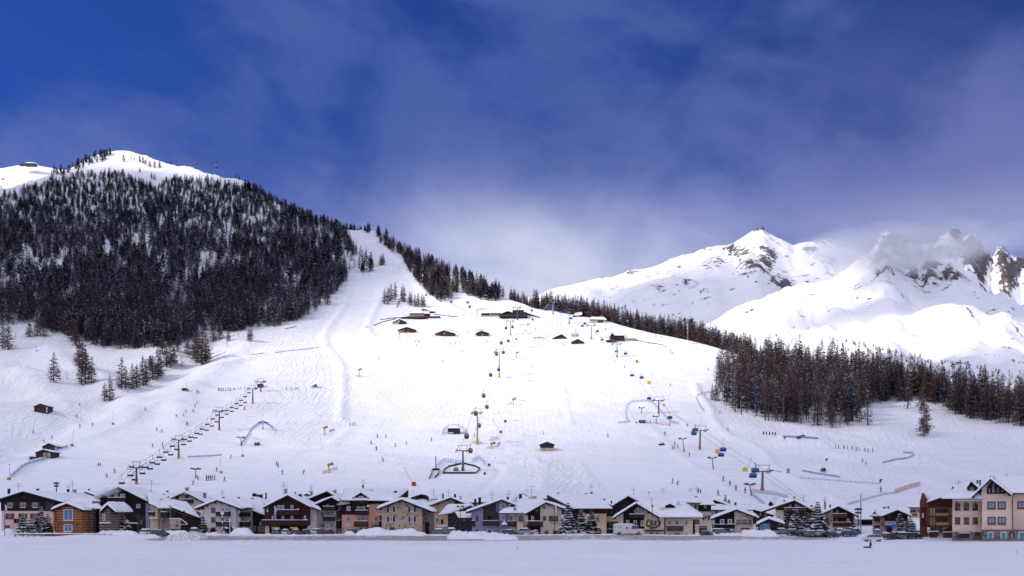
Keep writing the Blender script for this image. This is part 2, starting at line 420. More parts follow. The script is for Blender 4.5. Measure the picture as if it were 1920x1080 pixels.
o = MB().add([(-15000, -6000, -1.4), (15000, -6000, -1.4), (15000, 16000, -1.4), (-15000, 16000, -1.4)], [(0, 1, 2, 3)]).build('ground', mat('valley_snow', (.84, .85, .88), .8, .05, .02))
tag(o, 'wide snow covered valley ground reaching to the horizon', 'ground', kind='structure')
# ------------------------------------------------------------------ far mountains
def mountain_material():
    global nt
    m = bpy.data.materials.new('alpine_snow_and_rock'); m.use_nodes = True; nt = m.node_tree
    b = nt.nodes['Principled BSDF']; b.inputs['Roughness'].default_value = .85; b.inputs['Specular IOR Level'].default_value = .1
    tc = N('ShaderNodeTexCoord'); v = tc.outputs['Object']
    at = N('ShaderNodeAttribute'); at.attribute_name = 'rock'
    mp = N('ShaderNodeMapping'); L(v, mp.inputs[0]); mp.inputs['Scale'].default_value = (1, 1, .55)
    n1 = Noise(mp.outputs[0], .018, 9, .72, .5); n2 = Noise(mp.outputs[0], .06, 6, .75)
    ns = Mth('ADD', Mth('MULTIPLY', n1, .65), Mth('MULTIPLY', n2, .35))
    f = Smooth(Mth('ADD', at.outputs['Fac'], Mth('MULTIPLY', Mth('SUBTRACT', ns, .5), 5.0)), .42, .52)
    rock = MixC(Smooth(n2, .3, .7), (.055, .050, .062), (.19, .155, .155))
    L(MixC(f, (.86, .865, .89), rock), b.inputs['Base Color'])
    h = Mth('ADD', Mth('MULTIPLY', Noise(v, .006, 6, .6), 22.), Mth('MULTIPLY', Mth('MULTIPLY', f, n2), 9.))
    bp = N('ShaderNodeBump'); bp.inputs['Strength'].default_value = .7; bp.inputs['Distance'].default_value = 1.; L(h, bp.inputs['Height']); L(bp.outputs[0], b.inputs['Normal'])
    return m
ROCKM = mountain_material()
def mountain(name, label, crest, base, Yb, Yc, rocks, amp, seed, lam, step=2.5, nrow=170, jag=()):
    cs = np.array([c[0] for c in crest], float); cyy = np.array([c[1] for c in crest], float)
    bs = np.array([c[0] for c in base], float); by = np.array([c[1] for c in base], float)
    U = np.arange(cs[0], cs[-1]+.1, step)
    t = np.linspace(0, 1, nrow); tb = np.linspace(0, 1, 14)[1:]
    SX, T = np.meshgrid(U, t)
    kk = 21; raw = np.interp(U, cs, cyy); sm = np.convolve(np.pad(raw, kk//2, mode='edge'), np.hanning(kk)/np.hanning(kk).sum(), mode='valid')
    wd = np.clip((T-.55)/.45, 0, 1)**1.3
    sc = sm[None, :]*(1-wd)+raw[None, :]*wd; sb = np.interp(SX, bs, by)
    ycr = Yc(SX) if callable(Yc) else Yc
    Y = Yb+(ycr-Yb)*T
    SY = sb+(sc-sb)*(T**.92)
    X = (SX-CX)*Y/F
    Z = CAMZ+(HOR-SY)*Y/F
    rk = np.zeros(X.shape)
    for (x, y, rx, ry, s) in rocks: rk = np.maximum(rk, s*np.exp(-(((SX-x)/rx)**2+((SY-y)/ry)**2)))
    win = np.sin(np.pi*np.clip(T, 0, 1))**.6
    Z = Z+win*amp*(fbm(X/lam, Y/lam, seed, 5)-.5)+(rk*.9+.12)*amp*.20*(fbm(X/lam*5, Y/lam*5, seed+9, 4, True)-.5)*np.clip(1.1-0*T, 0, 1)*np.clip(T*4, 0, 1)
    Z = Z+np.clip(T*2.2-.9, 0, 1)*(.35+.65*np.sin(np.pi*np.clip(T, 0, 1)))*amp*.26*(fbm(X/(lam*.33), Y/(lam*.33)*.8, seed+31, 4, True)-.55)
    Z = Z+np.clip(T*1.3-.2, 0, 1)*(.15+rk)*amp*.10*(fbm(X/(lam*.10), Y/(lam*.10), seed+41, 4, True)-.5)
    for (x, y, w, h) in jag: Z = Z+h*np.exp(-((SX-x)/w)**2)*np.clip((T-.85)/.15, 0, 1)**1.5
    # back side
    Xb = (SX[-1]-CX)*Y[-1]/F; Vb = []
    for q in tb: Vb.append(np.stack([Xb, Y[-1]+q*1500, Z[-1]-q*1300], -1))
    V = np.concatenate([np.stack([X, Y, Z], -1), np.stack(Vb)], 0)
    # skirt
    sk = V[0].copy(); sk[:, 2] -= 400; sk[:, 1] -= 200; V = np.concatenate([sk[None], V], 0)
    rk = np.concatenate([rk[:1], rk, np.repeat(rk[-1:], len(tb), 0)], 0)
    ny, nx = V.shape[:2]
    J, I = np.meshgrid(np.arange(ny-1), np.arange(nx-1), indexing='ij'); a = (J*nx+I).ravel()
    o = mesh_obj(name, V.reshape(-1, 3), np.stack([a, a+1, a+nx+1, a+nx], -1), [ROCKM], smooth=True)
    at = o.data.attributes.new('rock', 'FLOAT', 'POINT'); at.data.foreach_set('value', rk.ravel().astype(np.float32))
    tag(o, label, 'mountain', kind='structure')
    return V
mountain('mountain', 'distant snowy mountain with a pointed summit behind the right hand ridge',
         [(760, 640), (850, 610), (900, 595), (1000, 558), (1035, 543), (1100, 528), (1150, 521), (1190, 509), (1240, 496), (1258, 485), (1300, 479), (1322, 468), (1342, 462), (1358, 463), (1375, 460), (1387, 451), (1400, 442), (1410, 435), (1422, 433), (1430, 432), (1442, 438), (1456, 446), (1474, 453), (1488, 460), (1500, 457), (1520, 455), (1532, 452), (1545, 453), (1560, 459), (1580, 466), (1640, 478), (1720, 490), (1900, 500), (2300, 520), (2700, 560)],
         [(760, 760), (2700, 760)], 3200., 6200.,
         [(1300, 472, 60, 8, .40), (1345, 500, 26, 14, .45), (1380, 478, 24, 16, .62), (1412, 500, 22, 14, .72), (1440, 482, 22, 20, .66), (1395, 480, 20, 10, .55), (1425, 500, 14, 12, .8), (1452, 510, 12, 9, .75), (1470, 520, 18, 10, .85), (1535, 455, 22, 6, .75), (1520, 472, 20, 8, .66), (1555, 490, 18, 12, .6), (1395, 522, 8, 5, .72), (1290, 545, 20, 8, .5), (1190, 515, 30, 5, .42), (1293, 589, 9, 4, .75), (1230, 560, 20, 6, .42), (1418, 437, 6, 4, .9), (1430, 434, 4, 5, 1.)],
         330, 5, 900)
MTB = mountain('mountain', 'nearer sunlit snow mountain with brown rocky crags at the far right',
         [(1180, 700), (1250, 660), (1290, 630), (1322, 612), (1340, 602), (1360, 593), (1400, 580), (1450, 562), (1470, 553), (1500, 545), (1530, 537), (1560, 524), (1585, 510), (1600, 492), (1615, 480), (1632, 474), (1645, 458), (1655, 444), (1665, 439), (1674, 446), (1690, 452), (1700, 466), (1716, 462), (1730, 468), (1742, 458), (1750, 462), (1762, 447), (1776, 438), (1788, 437), (1800, 444), (1806, 452), (1816, 445), (1826, 452), (1838, 462), (1846, 474), (1858, 492), (1864, 484), (1870, 474), (1880, 468), (1888, 473), (1900, 480), (1915, 486), (1935, 484), (1990, 500), (2100, 490), (2300, 520), (2700, 600)],
         [(1180, 790), (2700, 830)], 1500., lambda s: 3300+np.clip((s-1300)/6, 0, 130)*6,
         [(1665, 535, 26, 14, .72), (1710, 535, 22, 18, .62), (1745, 540, 20, 22, .80), (1775, 545, 14, 14, .75), (1790, 552, 12, 8, .95), (1735, 505, 18, 14, .75), (1700, 500, 50, 10, .5), (1700, 455, 70, 22, .55), (1795, 450, 22, 14, .85), (1825, 475, 26, 22, .98), (1840, 500, 22, 18, .95), (1650, 500, 30, 20, .6), (1815, 505, 14, 14, .8), (1835, 535, 16, 14, .75), (1880, 490, 14, 26, .98), (1895, 515, 22, 20, .95), (1885, 540, 18, 12, .8), (1915, 500, 16, 22, 1.), (1965, 510, 40, 40, 1.), (1740, 558, 12, 4, .6), (1565, 540, 10, 4, .45), (1510, 553, 8, 5, .7), (1670, 460, 20, 20, .8), (2100, 520, 100, 40, .9)],
         330, 17, 420)
mountain('hill', 'sunlit snow shoulder far behind the left summit',
         [(-760, 420), (-300, 345), (-100, 325), (0, 316), (30, 311), (60, 309), (85, 313), (110, 317), (150, 322), (220, 335), (300, 380), (420, 480)],
         [(-760, 560), (420, 560)], 2300., 2900., [(20, 338, 30, 5, .4), (60, 345, 30, 5, .35)], 40, 27, 300, nrow=50)

# ------------------------------------------------------------------ unseen clouds, added to keep the sun off the village and the forest
def cloud_material(name, dens, nscale, seed, lo=.45, hi=.95):
    global nt
    m = bpy.data.materials.new(name); m.use_nodes = True; nt = m.node_tree
    nt.nodes.clear(); out = N('ShaderNodeOutputMaterial')
    tc = N('ShaderNodeTexCoord'); sp = N('ShaderNodeSeparateXYZ'); L(tc.outputs['Object'], sp.inputs[0])
    r = Mth('SQRT', Mth('ADD', Mth('POWER', sp.outputs[0], 2.), Mth('POWER', sp.outputs[1], 2.)))
    mp = N('ShaderNodeMapping'); L(tc.outputs['Object'], mp.inputs[0]); mp.inputs['Location'].default_value = (seed, seed*1.7, 0)
    n = Noise(mp.outputs[0], nscale, 5, .6)
    a = Smooth(Mth('ADD', r, Mth('MULTIPLY', Mth('SUBTRACT', n, .5), .5)), hi, lo, 0., dens)
    tr = N('ShaderNodeBsdfTransparent'); df = N('ShaderNodeBsdfDiffuse'); df.inputs[0].default_value = (.9, .9, .92, 1)
    tl = N('ShaderNodeBsdfTranslucent'); tl.inputs[0].default_value = (.9, .9, .92, 1)
    m1 = N('ShaderNodeMixShader'); m1.inputs[0].default_value = .45; L(df.outputs[0], m1.inputs[1]); L(tl.outputs[0], m1.inputs[2])
    m2 = N('ShaderNodeMixShader'); L(a, m2.inputs[0]); L(tr.outputs[0], m2.inputs[1]); L(m1.outputs[0], m2.inputs[2]); L(m2.outputs[0], out.inputs[0])
    return m
def shade_cloud(q, zc, rx, ry, rz, dens, seed, label, nscale=2.2, lo=.40, hi=.95):
    """unseen shade cloud added at height zc; q is where its centre's shadow would meet sea-level ground"""
    k = (SUN.x/SUN.z, SUN.y/SUN.z)
    c = Vector((q[0]+k[0]*zc, q[1]+k[1]*zc, zc))
    mb = MB(); mb.ball((0, 0, 0), 1., nu=28, nv=12, sq=(1, 1, .12))
    o = mb.build('cloud', [cloud_material('added_cloud_shade_%d' % seed, dens, nscale, seed, lo, hi)], smooth=True)
    o.location = c; o.scale = (rx, ry, 500); o.rotation_euler = (0, 0, rz)
    tag(o, label, 'cloud', 'unseen clouds added to shade the valley', 'stuff')
    return o
shade_cloud((-60, -60), 1500, 1500, 680, R(6), .76, 1, 'broad unseen cloud added to shade the village and meadow')
shade_cloud((-40, 1480), 1700, 500, 900, R(-20), .95, 5, 'dense unseen cloud added to shade the wooded mountain on the left', 1.6, .66, .92)
shade_cloud((-330, 560), 1600, 400, 400, 0, .52, 9, 'thin unseen cloud added to shade the lower slope on the left')
shade_cloud((330, 420), 1600, 300, 300, 0, .55, 12, 'thin unseen cloud added to shade the park at the foot of the right wood')
shade_cloud((1500, 2350), 2600, 620, 210, R(14), .72, 21, 'long thin unseen cloud added to shade the foot of the far mountain', 4., .2, .95)
shade_cloud((1790, 3040), 3000, 470, 110, R(-12), .75, 33, 'narrow unseen cloud added to shade the shoulder of the far mountain', 3., .2, .95)
shade_cloud((2350, 3300), 3600, 650, 500, R(30), .7, 24, 'unseen cloud added to shade the crags of the far mountain', 3., .3, .95)
shade_cloud((2600, 5600), 4500, 1700, 1700, 0, .62, 27, 'pale unseen cloud added to dim the sun over the most distant mountain', 3., .3, .95)

# low cloud drifting over the far crags: real volumes standing in front of and around the summits
def mist_material(name, dens, seed, sc):
    global nt
    m = bpy.data.materials.new(name); m.use_nodes = True; nt = m.node_tree; nt.nodes.clear(); out = N('ShaderNodeOutputMaterial'); pv = N('ShaderNodeVolumePrincipled')
    tc = N('ShaderNodeTexCoord'); mp = N('ShaderNodeMapping'); L(tc.outputs['Object'], mp.inputs[0]); mp.inputs['Location'].default_value = (seed, 0, seed)
    ln = N('ShaderNodeVectorMath', operation='LENGTH'); L(tc.outputs['Object'], ln.inputs[0])
    n = Noise(mp.outputs[0], sc, 4, .6); d = Smooth(Mth('ADD', ln.outputs['Value'], Mth('MULTIPLY', Mth('SUBTRACT', n, .5), 1.5)), 1.0, .25, 0., dens)
    pv.inputs['Color'].default_value = (.93, .95, 1, 1); pv.inputs['Anisotropy'].default_value = .2; L(d, pv.inputs['Density']); L(pv.outputs[0], out.inputs['Volume']); m.volume_intersection_method if False else None
    return m
for i, (sx, sy, Y, rx, ry, rz, dn) in enumerate(((1655, 478, 3000, 290, 260, 80, .0060), (1735, 470, 3100, 240, 260, 75, .0065), (1850, 452, 3150, 200, 240, 45, .0024), (1580, 470, 4300, 260, 300, 85, .0036), (1560, 505, 5000, 330, 400, 90, .0013))):
    c = P(sx, sy, Y); mb = MB(); mb.ball((0, 0, 0), 1., nu=16, nv=8)
    o = mb.build('mist', [mist_material('mist_%d' % i, dn, i*3.7, 1.6)]); o.location = c; o.scale = (rx, ry, rz)
    tag(o, 'thin cloud drifting across the far right summits', 'mist', 'mist over the far summits', 'stuff')
# ------------------------------------------------------------------ trees
BARK = mat('larch_bark', (.10, .072, .060), .95, .3, 3.)
TWIG = mat('bare_larch_twigs', (.19, .125, .122), .95, .35, .35)
TWIG2 = mat('dark_larch_twigs', (.062, .056, .095), .95, .35, .35)  # navy cast of the shaded forest mixed into this twig colour
TWIGV = mat('shaded_larch_twigs', (.085, .066, .10), .95, .35, .35)  # bluish shade of the left wood put into the twig colour
NEED = mat('dark_pine_needles', (.015, .022, .040), .95, .3, .4)
TSNOW = mat('snow_on_branches', (.84, .85, .88), .7, .03, 1.)

def blade(V, Fc, M, p, d, ln, w, m, up=.0, up2=(0, 0, 1)):
    """a tapering spray: root p, direction d, length ln, width w"""
    d = d/np.linalg.norm(d); s = np.cross(d, up2); s /= max(1e-6, np.linalg.norm(s))
    k = len(V); tip = p+d*ln
    V += [p-s*w*.28, p+d*ln*.45-s*w*.5, tip, p+d*ln*.45+s*w*.5]; Fc.append((k, k+1, k+2, k+3)); M.append(m)

def conifer(h, rad, n, seed, base=.12, p=.85, droop=.12, wid=.26, snow=.12, twigs=3, clump=.35):
    """crown arrays (V, F, M: 0 twig, 1 snow) of a conifer of height h"""
    r = np.random.RandomState(seed); V = []; Fc = []; M = []
    ph = r.rand(6)*6.28
    for i in range(n):
        t = base+(1-base)*(1-(1-r.rand())**1.0)*1.0; t = min(t, .995)
        z = t*h
        env = ((1-t)/(1-base))**p
        a = r.rand()*6.283
        irr = 1+clump*math.sin(3*a+t*17+ph[0])*.6+clump*math.sin(a+t*31+ph[1])*.5
        ln = max(.25, rad*env*irr*(.65+.5*r.rand()))+.12
        if t < base+.1: ln *= .45+.5*r.rand()
        dz = -droop+.45*t+(.25*r.rand()-.12)
        d = np.array([math.cos(a), math.sin(a), dz]); c0 = np.array([0, 0, z])
        w = wid*(.6+.8*r.rand())*(ln/rad*.6+.45)
        blade(V, Fc, M, c0, d, ln, w, 0, up2=(r.rand()*.9-.45, r.rand()*.9-.45, 1))
        dn = d/np.linalg.norm(d)
        for k in range(twigs):
            q = .35+.6*r.rand(); sd = 1 if r.rand() < .5 else -1
            dd = dn*.6+np.array([-dn[1], dn[0], 0])*sd*.7+np.array([0, 0, r.rand()*.9-.6])
            blade(V, Fc, M, c0+dn*ln*q, dd, ln*(.28+.25*r.rand()), w*.75, 0, up2=(r.rand()-.5, r.rand()-.5, .4))
        if r.rand() < snow:
            q = .35+.5*r.rand(); pp = c0+dn*ln*q+np.array([0, 0, .1])
            blade(V, Fc, M, pp-dn*ln*.15, dn+np.array([0, 0, .12]), .35+ln*.35, .28+w*.8, 1)
    return np.array(V), np.array(Fc), np.array(M)
def trunk_arr(h, r, n=5, bend=0., seed=0):
    rr = np.random.RandomState(seed); V = []; Fc = []
    zs = [0, .3, .65, 1.]; bx, by = bend*(rr.rand()-.5)*2, bend*(rr.rand()-.5)*2
    for z in zs:
        rad = r*(1-z*.92)
        for i in range(n):
            a = 6.283*i/n; V.append((math.cos(a)*rad+bx*z*z*h, math.sin(a)*rad+by*z*z*h, z*h*.97-(.6 if z == 0 else 0)))
    for k in range(3):
        for i in range(n): Fc.append((k*n+i, k*n+(i+1) % n, (k+1)*n+(i+1) % n, (k+1)*n+i))
    return np.array(V), np.array(Fc)

# named kinds of tree: (name, crown args, material) — heights are metres
KINDS = {
 'larch': [conifer(18, 3.4, 300, s, base=.05, p=.78, snow=.06, wid=.52) for s in (1, 2, 3, 4)],
 'tall': [conifer(24, 2.5, 120, s, base=.36, p=.55, snow=.06, droop=.05, wid=.33) for s in (5, 6, 7, 8)],
 'snowy': [conifer(17, 3.2, 170, s, base=.08, p=.85, snow=.50, wid=.48) for s in (9, 10, 11)],
 'pine': [conifer(14, 3.3, 240, s, base=.05, p=.52, snow=.05, wid=.75, droop=-.1) for s in (12, 13, 14)],
 'sapling': [conifer(6, 1.3, 60, s, base=.05, p=.8, snow=.1, wid=.14, twigs=2) for s in (15, 16)],
}
KH = {'larch': 18, 'tall': 24, 'snowy': 17, 'pine': 14, 'sapling': 6}
KMAT = {'larch': TWIG, 'tall': TWIG, 'snowy': TWIG2, 'pine': NEED, 'sapling': TWIG}
KNAME = {'larch': 'larch_tree', 'tall': 'larch_tree', 'snowy': 'larch_tree', 'pine': 'pine_tree', 'sapling': 'sapling'}
KCAT = {'larch': 'tree', 'tall': 'tree', 'snowy': 'tree', 'pine': 'tree', 'sapling': 'sapling'}
PROTO = {}
def tree(kind, var, p, h, rz, label, group):
    key = (kind, var)
    if key not in PROTO:
        V, Fc, M = KINDS[kind][var]
        cr = bpy.data.meshes.new('crown'); cr.from_pydata(V.tolist(), [], Fc.tolist()); cr.materials.append(KMAT[kind]); cr.materials.append(TSNOW)
        cr.polygons.foreach_set('material_index', M.astype(np.int32))
        TV, TF = trunk_arr(KH[kind], .30 if kind != 'sapling' else .1, 6, .02, var)
        tr = bpy.data.meshes.new('trunk'); tr.from_pydata(TV.tolist(), [], TF.tolist()); tr.materials.append(BARK)
        PROTO[key] = (cr, tr)
    cr, tr = PROTO[key]
    o = empty(KNAME[kind], p, label, KCAT[kind], group)
    o.scale = (h/KH[kind]*(.9+.25*rng.random())*(1.28 if 'open snow' in label else 1),)*2+(h/KH[kind],); o.rotation_euler = (0, 0, rz)
    for nm, me in (('crown', cr), ('trunk', tr)):
        c = bpy.data.objects.new(nm, me); col.objects.link(c); c.parent = o
    return o

def inside(px, py, poly):
    c = False; n = len(poly)
    for i in range(n):
        x1, y1 = poly[i]; x2, y2 = poly[(i+1) % n]
        if (y1 > py) != (y2 > py) and px < (x2-x1)*(py-y1)/(y2-y1)+x1: c = not c
    return c
def scatter(poly, n, dens=None, seed=0):
    r = random.Random(seed); xs = [p[0] for p in poly]; ys = [p[1] for p in poly]; out = []; tries = 0
    while len(out) < n and tries < n*60:
        tries += 1
        x = r.uniform(min(xs), max(xs)); y = r.uniform(min(ys), max(ys))
        if not inside(x, y, poly): continue
        if dens and r.random() > dens(x, y): continue
        out.append((x, y))
    return out
# stands: feet of the trees in the photograph
BIG = [(-120, 345), (0, 372), (60, 352), (110, 338), (150, 330), (190, 328), (230, 328), (260, 345), (290, 352), (320, 338), (400, 340), (455, 352), (500, 372), (560, 405), (600, 422), (638, 432), (655, 455), (672, 480), (690, 485), (716, 500), (700, 512), (660, 515), (640, 535), (620, 560), (590, 585), (552, 603), (500, 612), (440, 622), (380, 630), (330, 650), (280, 655), (200, 655), (150, 640), (100, 625), (40, 605), (0, 612), (-120, 640)]
def dens_big(x, y):
    v = float(fbm(x/55., y/38., 77, 3))
    d = min(1, max(.28, (v-.29)*5))
    if y < 440: d = max(d, .8)
    if 440 < y < 520: d *= .9
    if y > 540: d = max(d, .35)
    for cx, cy_, rx, ry in ((360, 425, 16, 12), (425, 440, 20, 12), (305, 500, 12, 25), (530, 385, 22, 8), (480, 415, 20, 8), (110, 500, 12, 14), (50, 480, 14, 10), (150, 545, 20, 8), (70, 560, 16, 10), (200, 470, 10, 20), (250, 395, 20, 8)):
        if ((x-cx)/rx)**2+((y-cy_)/ry)**2 < 1: d *= .2
    return d
TR = []   # (screen x, screen y, kind, height, stand)
def addstand(pts, kinds, hh, stand, seed):
    r = random.Random(seed)
    for x, y in pts: TR.append((x, y, r.choice(kinds), hh*(.72+.5*r.random()), stand))
r_ = random.Random(5)
for x, y in scatter(BIG, 12500, dens_big, 1):
    up = y < 430
    k = r_.choice(['pine', 'pine', 'snowy', 'larch', 'tall'] if up else ['larch', 'larch', 'snowy', 'snowy', 'tall', 'pine'] if y < 560 else ['larch', 'larch', 'tall', 'snowy'])
    TR.append((x, y, k, (12 if up else 14)*(.65+.6*r_.random())*(1.12 if y > 560 else 1), 'big'))
# ridge fringe standing on the skyline right of the summit
for q in range(230):
    x = 455+185*r_.random(); yc = float(np.interp(x, _cs, _cy)); TR.append((x, yc+1+r_.random()*9, r_.choice(['pine', 'larch', 'snowy']), 12*(.6+.6*r_.random()), 'ridge'))
for q in range(46):
    x = 636+52*r_.random(); x = x if x < 668 else x+2; yc = float(np.interp(x, _cs, _cy)); TR.append((x, yc+.6+r_.random()*1.5, r_.choice(['pine', 'larch']), (9 if x < 668 else 6)*(.6+.6*r_.random()), 'ridge'))
for q in range(60):
    x = 95+113*r_.random()**.8; yc = float(np.interp(x, _cs, _cy)); TR.append((x, yc+.5+r_.random()*14, 'pine', 12*(.7+.6*r_.random()), 'summit'))
for x, y, h in ((232, 303, 14), (246, 299, 6), (252, 301, 6), (262, 305, 14), (268, 307, 14), (273, 309, 12), (281, 313, 13), (290, 315, 14), (299, 315, 14), (312, 300, 6), (320, 303, 8), (262, 323, 9), (284, 336, 12), (290, 338, 12), (147, 327, 13), (196, 310, 5), (219, 310, 5), (433, 327, 6), (443, 335, 9), (448, 338, 9), (459, 345, 8), (250, 285, 3.5), (-20, 345, 8), (2, 344, 8), (7, 344, 5)):
    TR.append((x, y, 'pine' if h > 5 else 'sapling', h, 'summit'))
# right of the upper piste
addstand(scatter([(688, 431), (720, 446), (760, 468), (800, 491), (850, 512), (900, 536), (948, 556), (940, 566), (900, 563), (850, 548), (845, 566), (822, 568), (798, 548), (770, 512), (757, 488), (720, 460), (686, 437)], 520, None, 3), ['larch', 'larch', 'tall', 'pine', 'snowy'], 12, 'upper', 4)
# small groups beside the lodge
for x, y, h in ((721, 570, 14), (727, 571, 15), (733, 566, 16), (741, 562, 16), (748, 573, 6), (754, 566, 16), (758, 567, 15), (768, 571, 12), (771, 573, 12), (778, 575, 11), (784, 575, 12), (791, 576, 12), (795, 576, 11), (745, 577, 5), (765, 497, 12), (770, 510, 10), (768, 505, 13)):
    TR.append((x, y, 'larch', h, 'lodge'))
# beyond the crest, middle to right
for q in range(900):
    x = 955+450*r_.random(); yc = float(crestY(x)); TR.append((x, -(yc+3+26*r_.random()**1.3), r_.choice(['larch', 'larch', 'snowy', 'tall']), (14.5 if x > 1000 else 10)*(.75+.5*r_.random()), 'crest'))
# right hand wood
WOOD = [(1345, 700), (1352, 740), (1362, 768), (1400, 782), (1440, 790), (1500, 797), (1545, 800), (1600, 790), (1620, 770), (1650, 748), (1680, 745), (1712, 735), (1735, 745), (1780, 772), (1830, 790), (1920, 800), (2000, 810), (2000, 800), (1920, 782), (1800, 756), (1700, 731), (1600, 710), (1500, 698), (1400, 690)]
addstand(scatter(WOOD, 640, lambda x, y: .55 if x < 1620 and y > 700 else 1, 8), ['tall', 'tall', 'larch', 'snowy'], 20, 'wood', 9)
for q in range(420):
    x = 1395+560*r_.random(); yc = float(crestY(x)); TR.append((x, -(yc+2+40*r_.random()), r_.choice(['larch', 'snowy', 'tall', 'tall']), 16*(.75+.5*r_.random()), 'crest'))
addstand(scatter([(1630, 712), (1700, 728), (1770, 748), (1770, 766), (1730, 752), (1650, 756)], 110, None, 18), ['tall', 'larch', 'snowy'], 17, 'wood', 19)
for x, y, k, h in ((1350, 738, 'tall', 20), (1355, 742, 'tall', 21), (1358, 744, 'tall', 20), (1343, 741, 'tall', 22), (1366, 738, 'tall', 22), (1336, 750, 'larch', 9), (1341, 752, 'larch', 9.5), (1346, 752, 'larch', 9), (1333, 750, 'sapling', 5),
                   (1627, 798, 'snowy', 17), (1612, 792, 'larch', 12), (1732, 818, 'larch', 18), (1737, 812, 'larch', 16), (1702, 766, 'snowy', 16), (1727, 770, 'larch', 14), (1886, 782, 'snowy', 14), (1900, 790, 'snowy', 16), (1858, 772, 'snowy', 14), (1560, 802, 'larch', 12), (1575, 800, 'tall', 17), (1590, 797, 'larch', 10)):
    TR.append((x, y, k, h, 'woodfront'))
# lower left, in the open
OPEN = [(101, 717, 'larch', 17.5), (112, 712, 'sapling', 8), (126, 711, 'sapling', 5), (148, 690, 'larch', 19), (155, 695, 'larch', 20), (160, 720, 'larch', 20), (153, 722, 'larch', 16), (172, 718, 'larch', 15), (68, 660, 'sapling', 5), (29, 634, 'sapling', 5),
        (228, 729, 'larch', 18), (236, 729, 'larch', 13), (248, 729, 'larch', 15), (256, 727, 'larch', 14), (268, 723, 'larch', 18), (274, 722, 'larch', 16), (282, 690, 'pine', 8), (286, 712, 'larch', 15), (296, 709, 'larch', 19), (300, 705, 'larch', 15), (196, 752, 'larch', 10), (206, 752, 'larch', 14),
        (312, 688, 'larch', 14), (320, 686, 'larch', 17), (326, 682, 'larch', 12), (341, 688, 'sapling', 9), (352, 664, 'larch', 12), (370, 680, 'larch', 22), (378, 684, 'larch', 24), (386, 680, 'larch', 20), (364, 672, 'larch', 17), (426, 650, 'sapling', 5), (428, 640, 'larch', 9), (467, 640, 'larch', 10), (471, 638, 'larch', 9), (447, 633, 'sapling', 4),
        (556, 602, 'tall', 18), (614, 571, 'larch', 15), (630, 562, 'sapling', 4), (642, 528, 'larch', 16), (645, 518, 'tall', 16), (632, 546, 'larch', 10), (55, 632, 'larch', 13), (70, 630, 'larch', 15), (82, 632, 'larch', 15), (105, 620, 'larch', 12), (15, 656, 'larch', 20), (5, 655, 'larch', 19), (124, 625, 'larch', 13), (135, 640, 'larch', 17), (142, 648, 'larch', 17),
        (305, 665, 'larch', 14), (333, 660, 'larch', 13), (400, 640, 'larch', 12), (412, 636, 'larch', 14), (524, 610, 'larch', 12), (514, 612, 'larch', 10), (718, 497, 'larch', 13), (714, 498, 'larch', 12)]
for x, y, k, h in OPEN: TR.append((x, y, k, h, 'open'))
# sparse pines on the sunlit flank of the far mountain are rooted there
FARP = []
_r = random.Random(3)
for q in range(150):
    x = 1555+365*_r.random(); t = (x-1555)/365; y = 636+t*72+(_r.random()**1.5)*30; FARP.append((x, y, 10*(.5+.8*_r.random())))

def place(sx, sy):
    if sy < 0: Y = -sy; X = (sx-CX)*Y/F; return Vector((X, Y, hgt(X, Y)))
    return gnd(sx, sy)
STAND = {'big': ('in the dense wood covering the left mountain', 'trees of the mountain wood on the left'),
         'ridge': ('on the wooded ridge below the snowy summit', 'trees along the left ridge'),
         'summit': ('on the sunlit snow of the left summit', 'trees around the left summit'),
         'upper': ('in the wood right of the narrow upper piste', 'trees right of the upper piste'),
         'lodge': ('in the small grove above the stone lodge', 'trees above the stone lodge'),
         'crest': ('behind the snow crest right of the pistes', 'trees behind the snow crest'),
         'wood': ('in the wood beside the right hand piste', 'trees of the wood beside the right piste'),
         'woodfront': ('standing at the open edge of the right hand wood', 'trees at the edge of the right wood'),
         'open': ('standing in the open snow below the left wood', 'trees on the open slope at the left')}
KW = {'larch': 'bare brown larch', 'tall': 'tall thin trunked larch', 'snowy': 'snow dusted larch', 'pine': 'dark evergreen pine', 'sapling': 'small bare sapling'}
cand = []
for (x, y, k, h, st) in TR:
    p = place(x, y); cand.append((h*F/p.y, x, y, k, h, st, p))
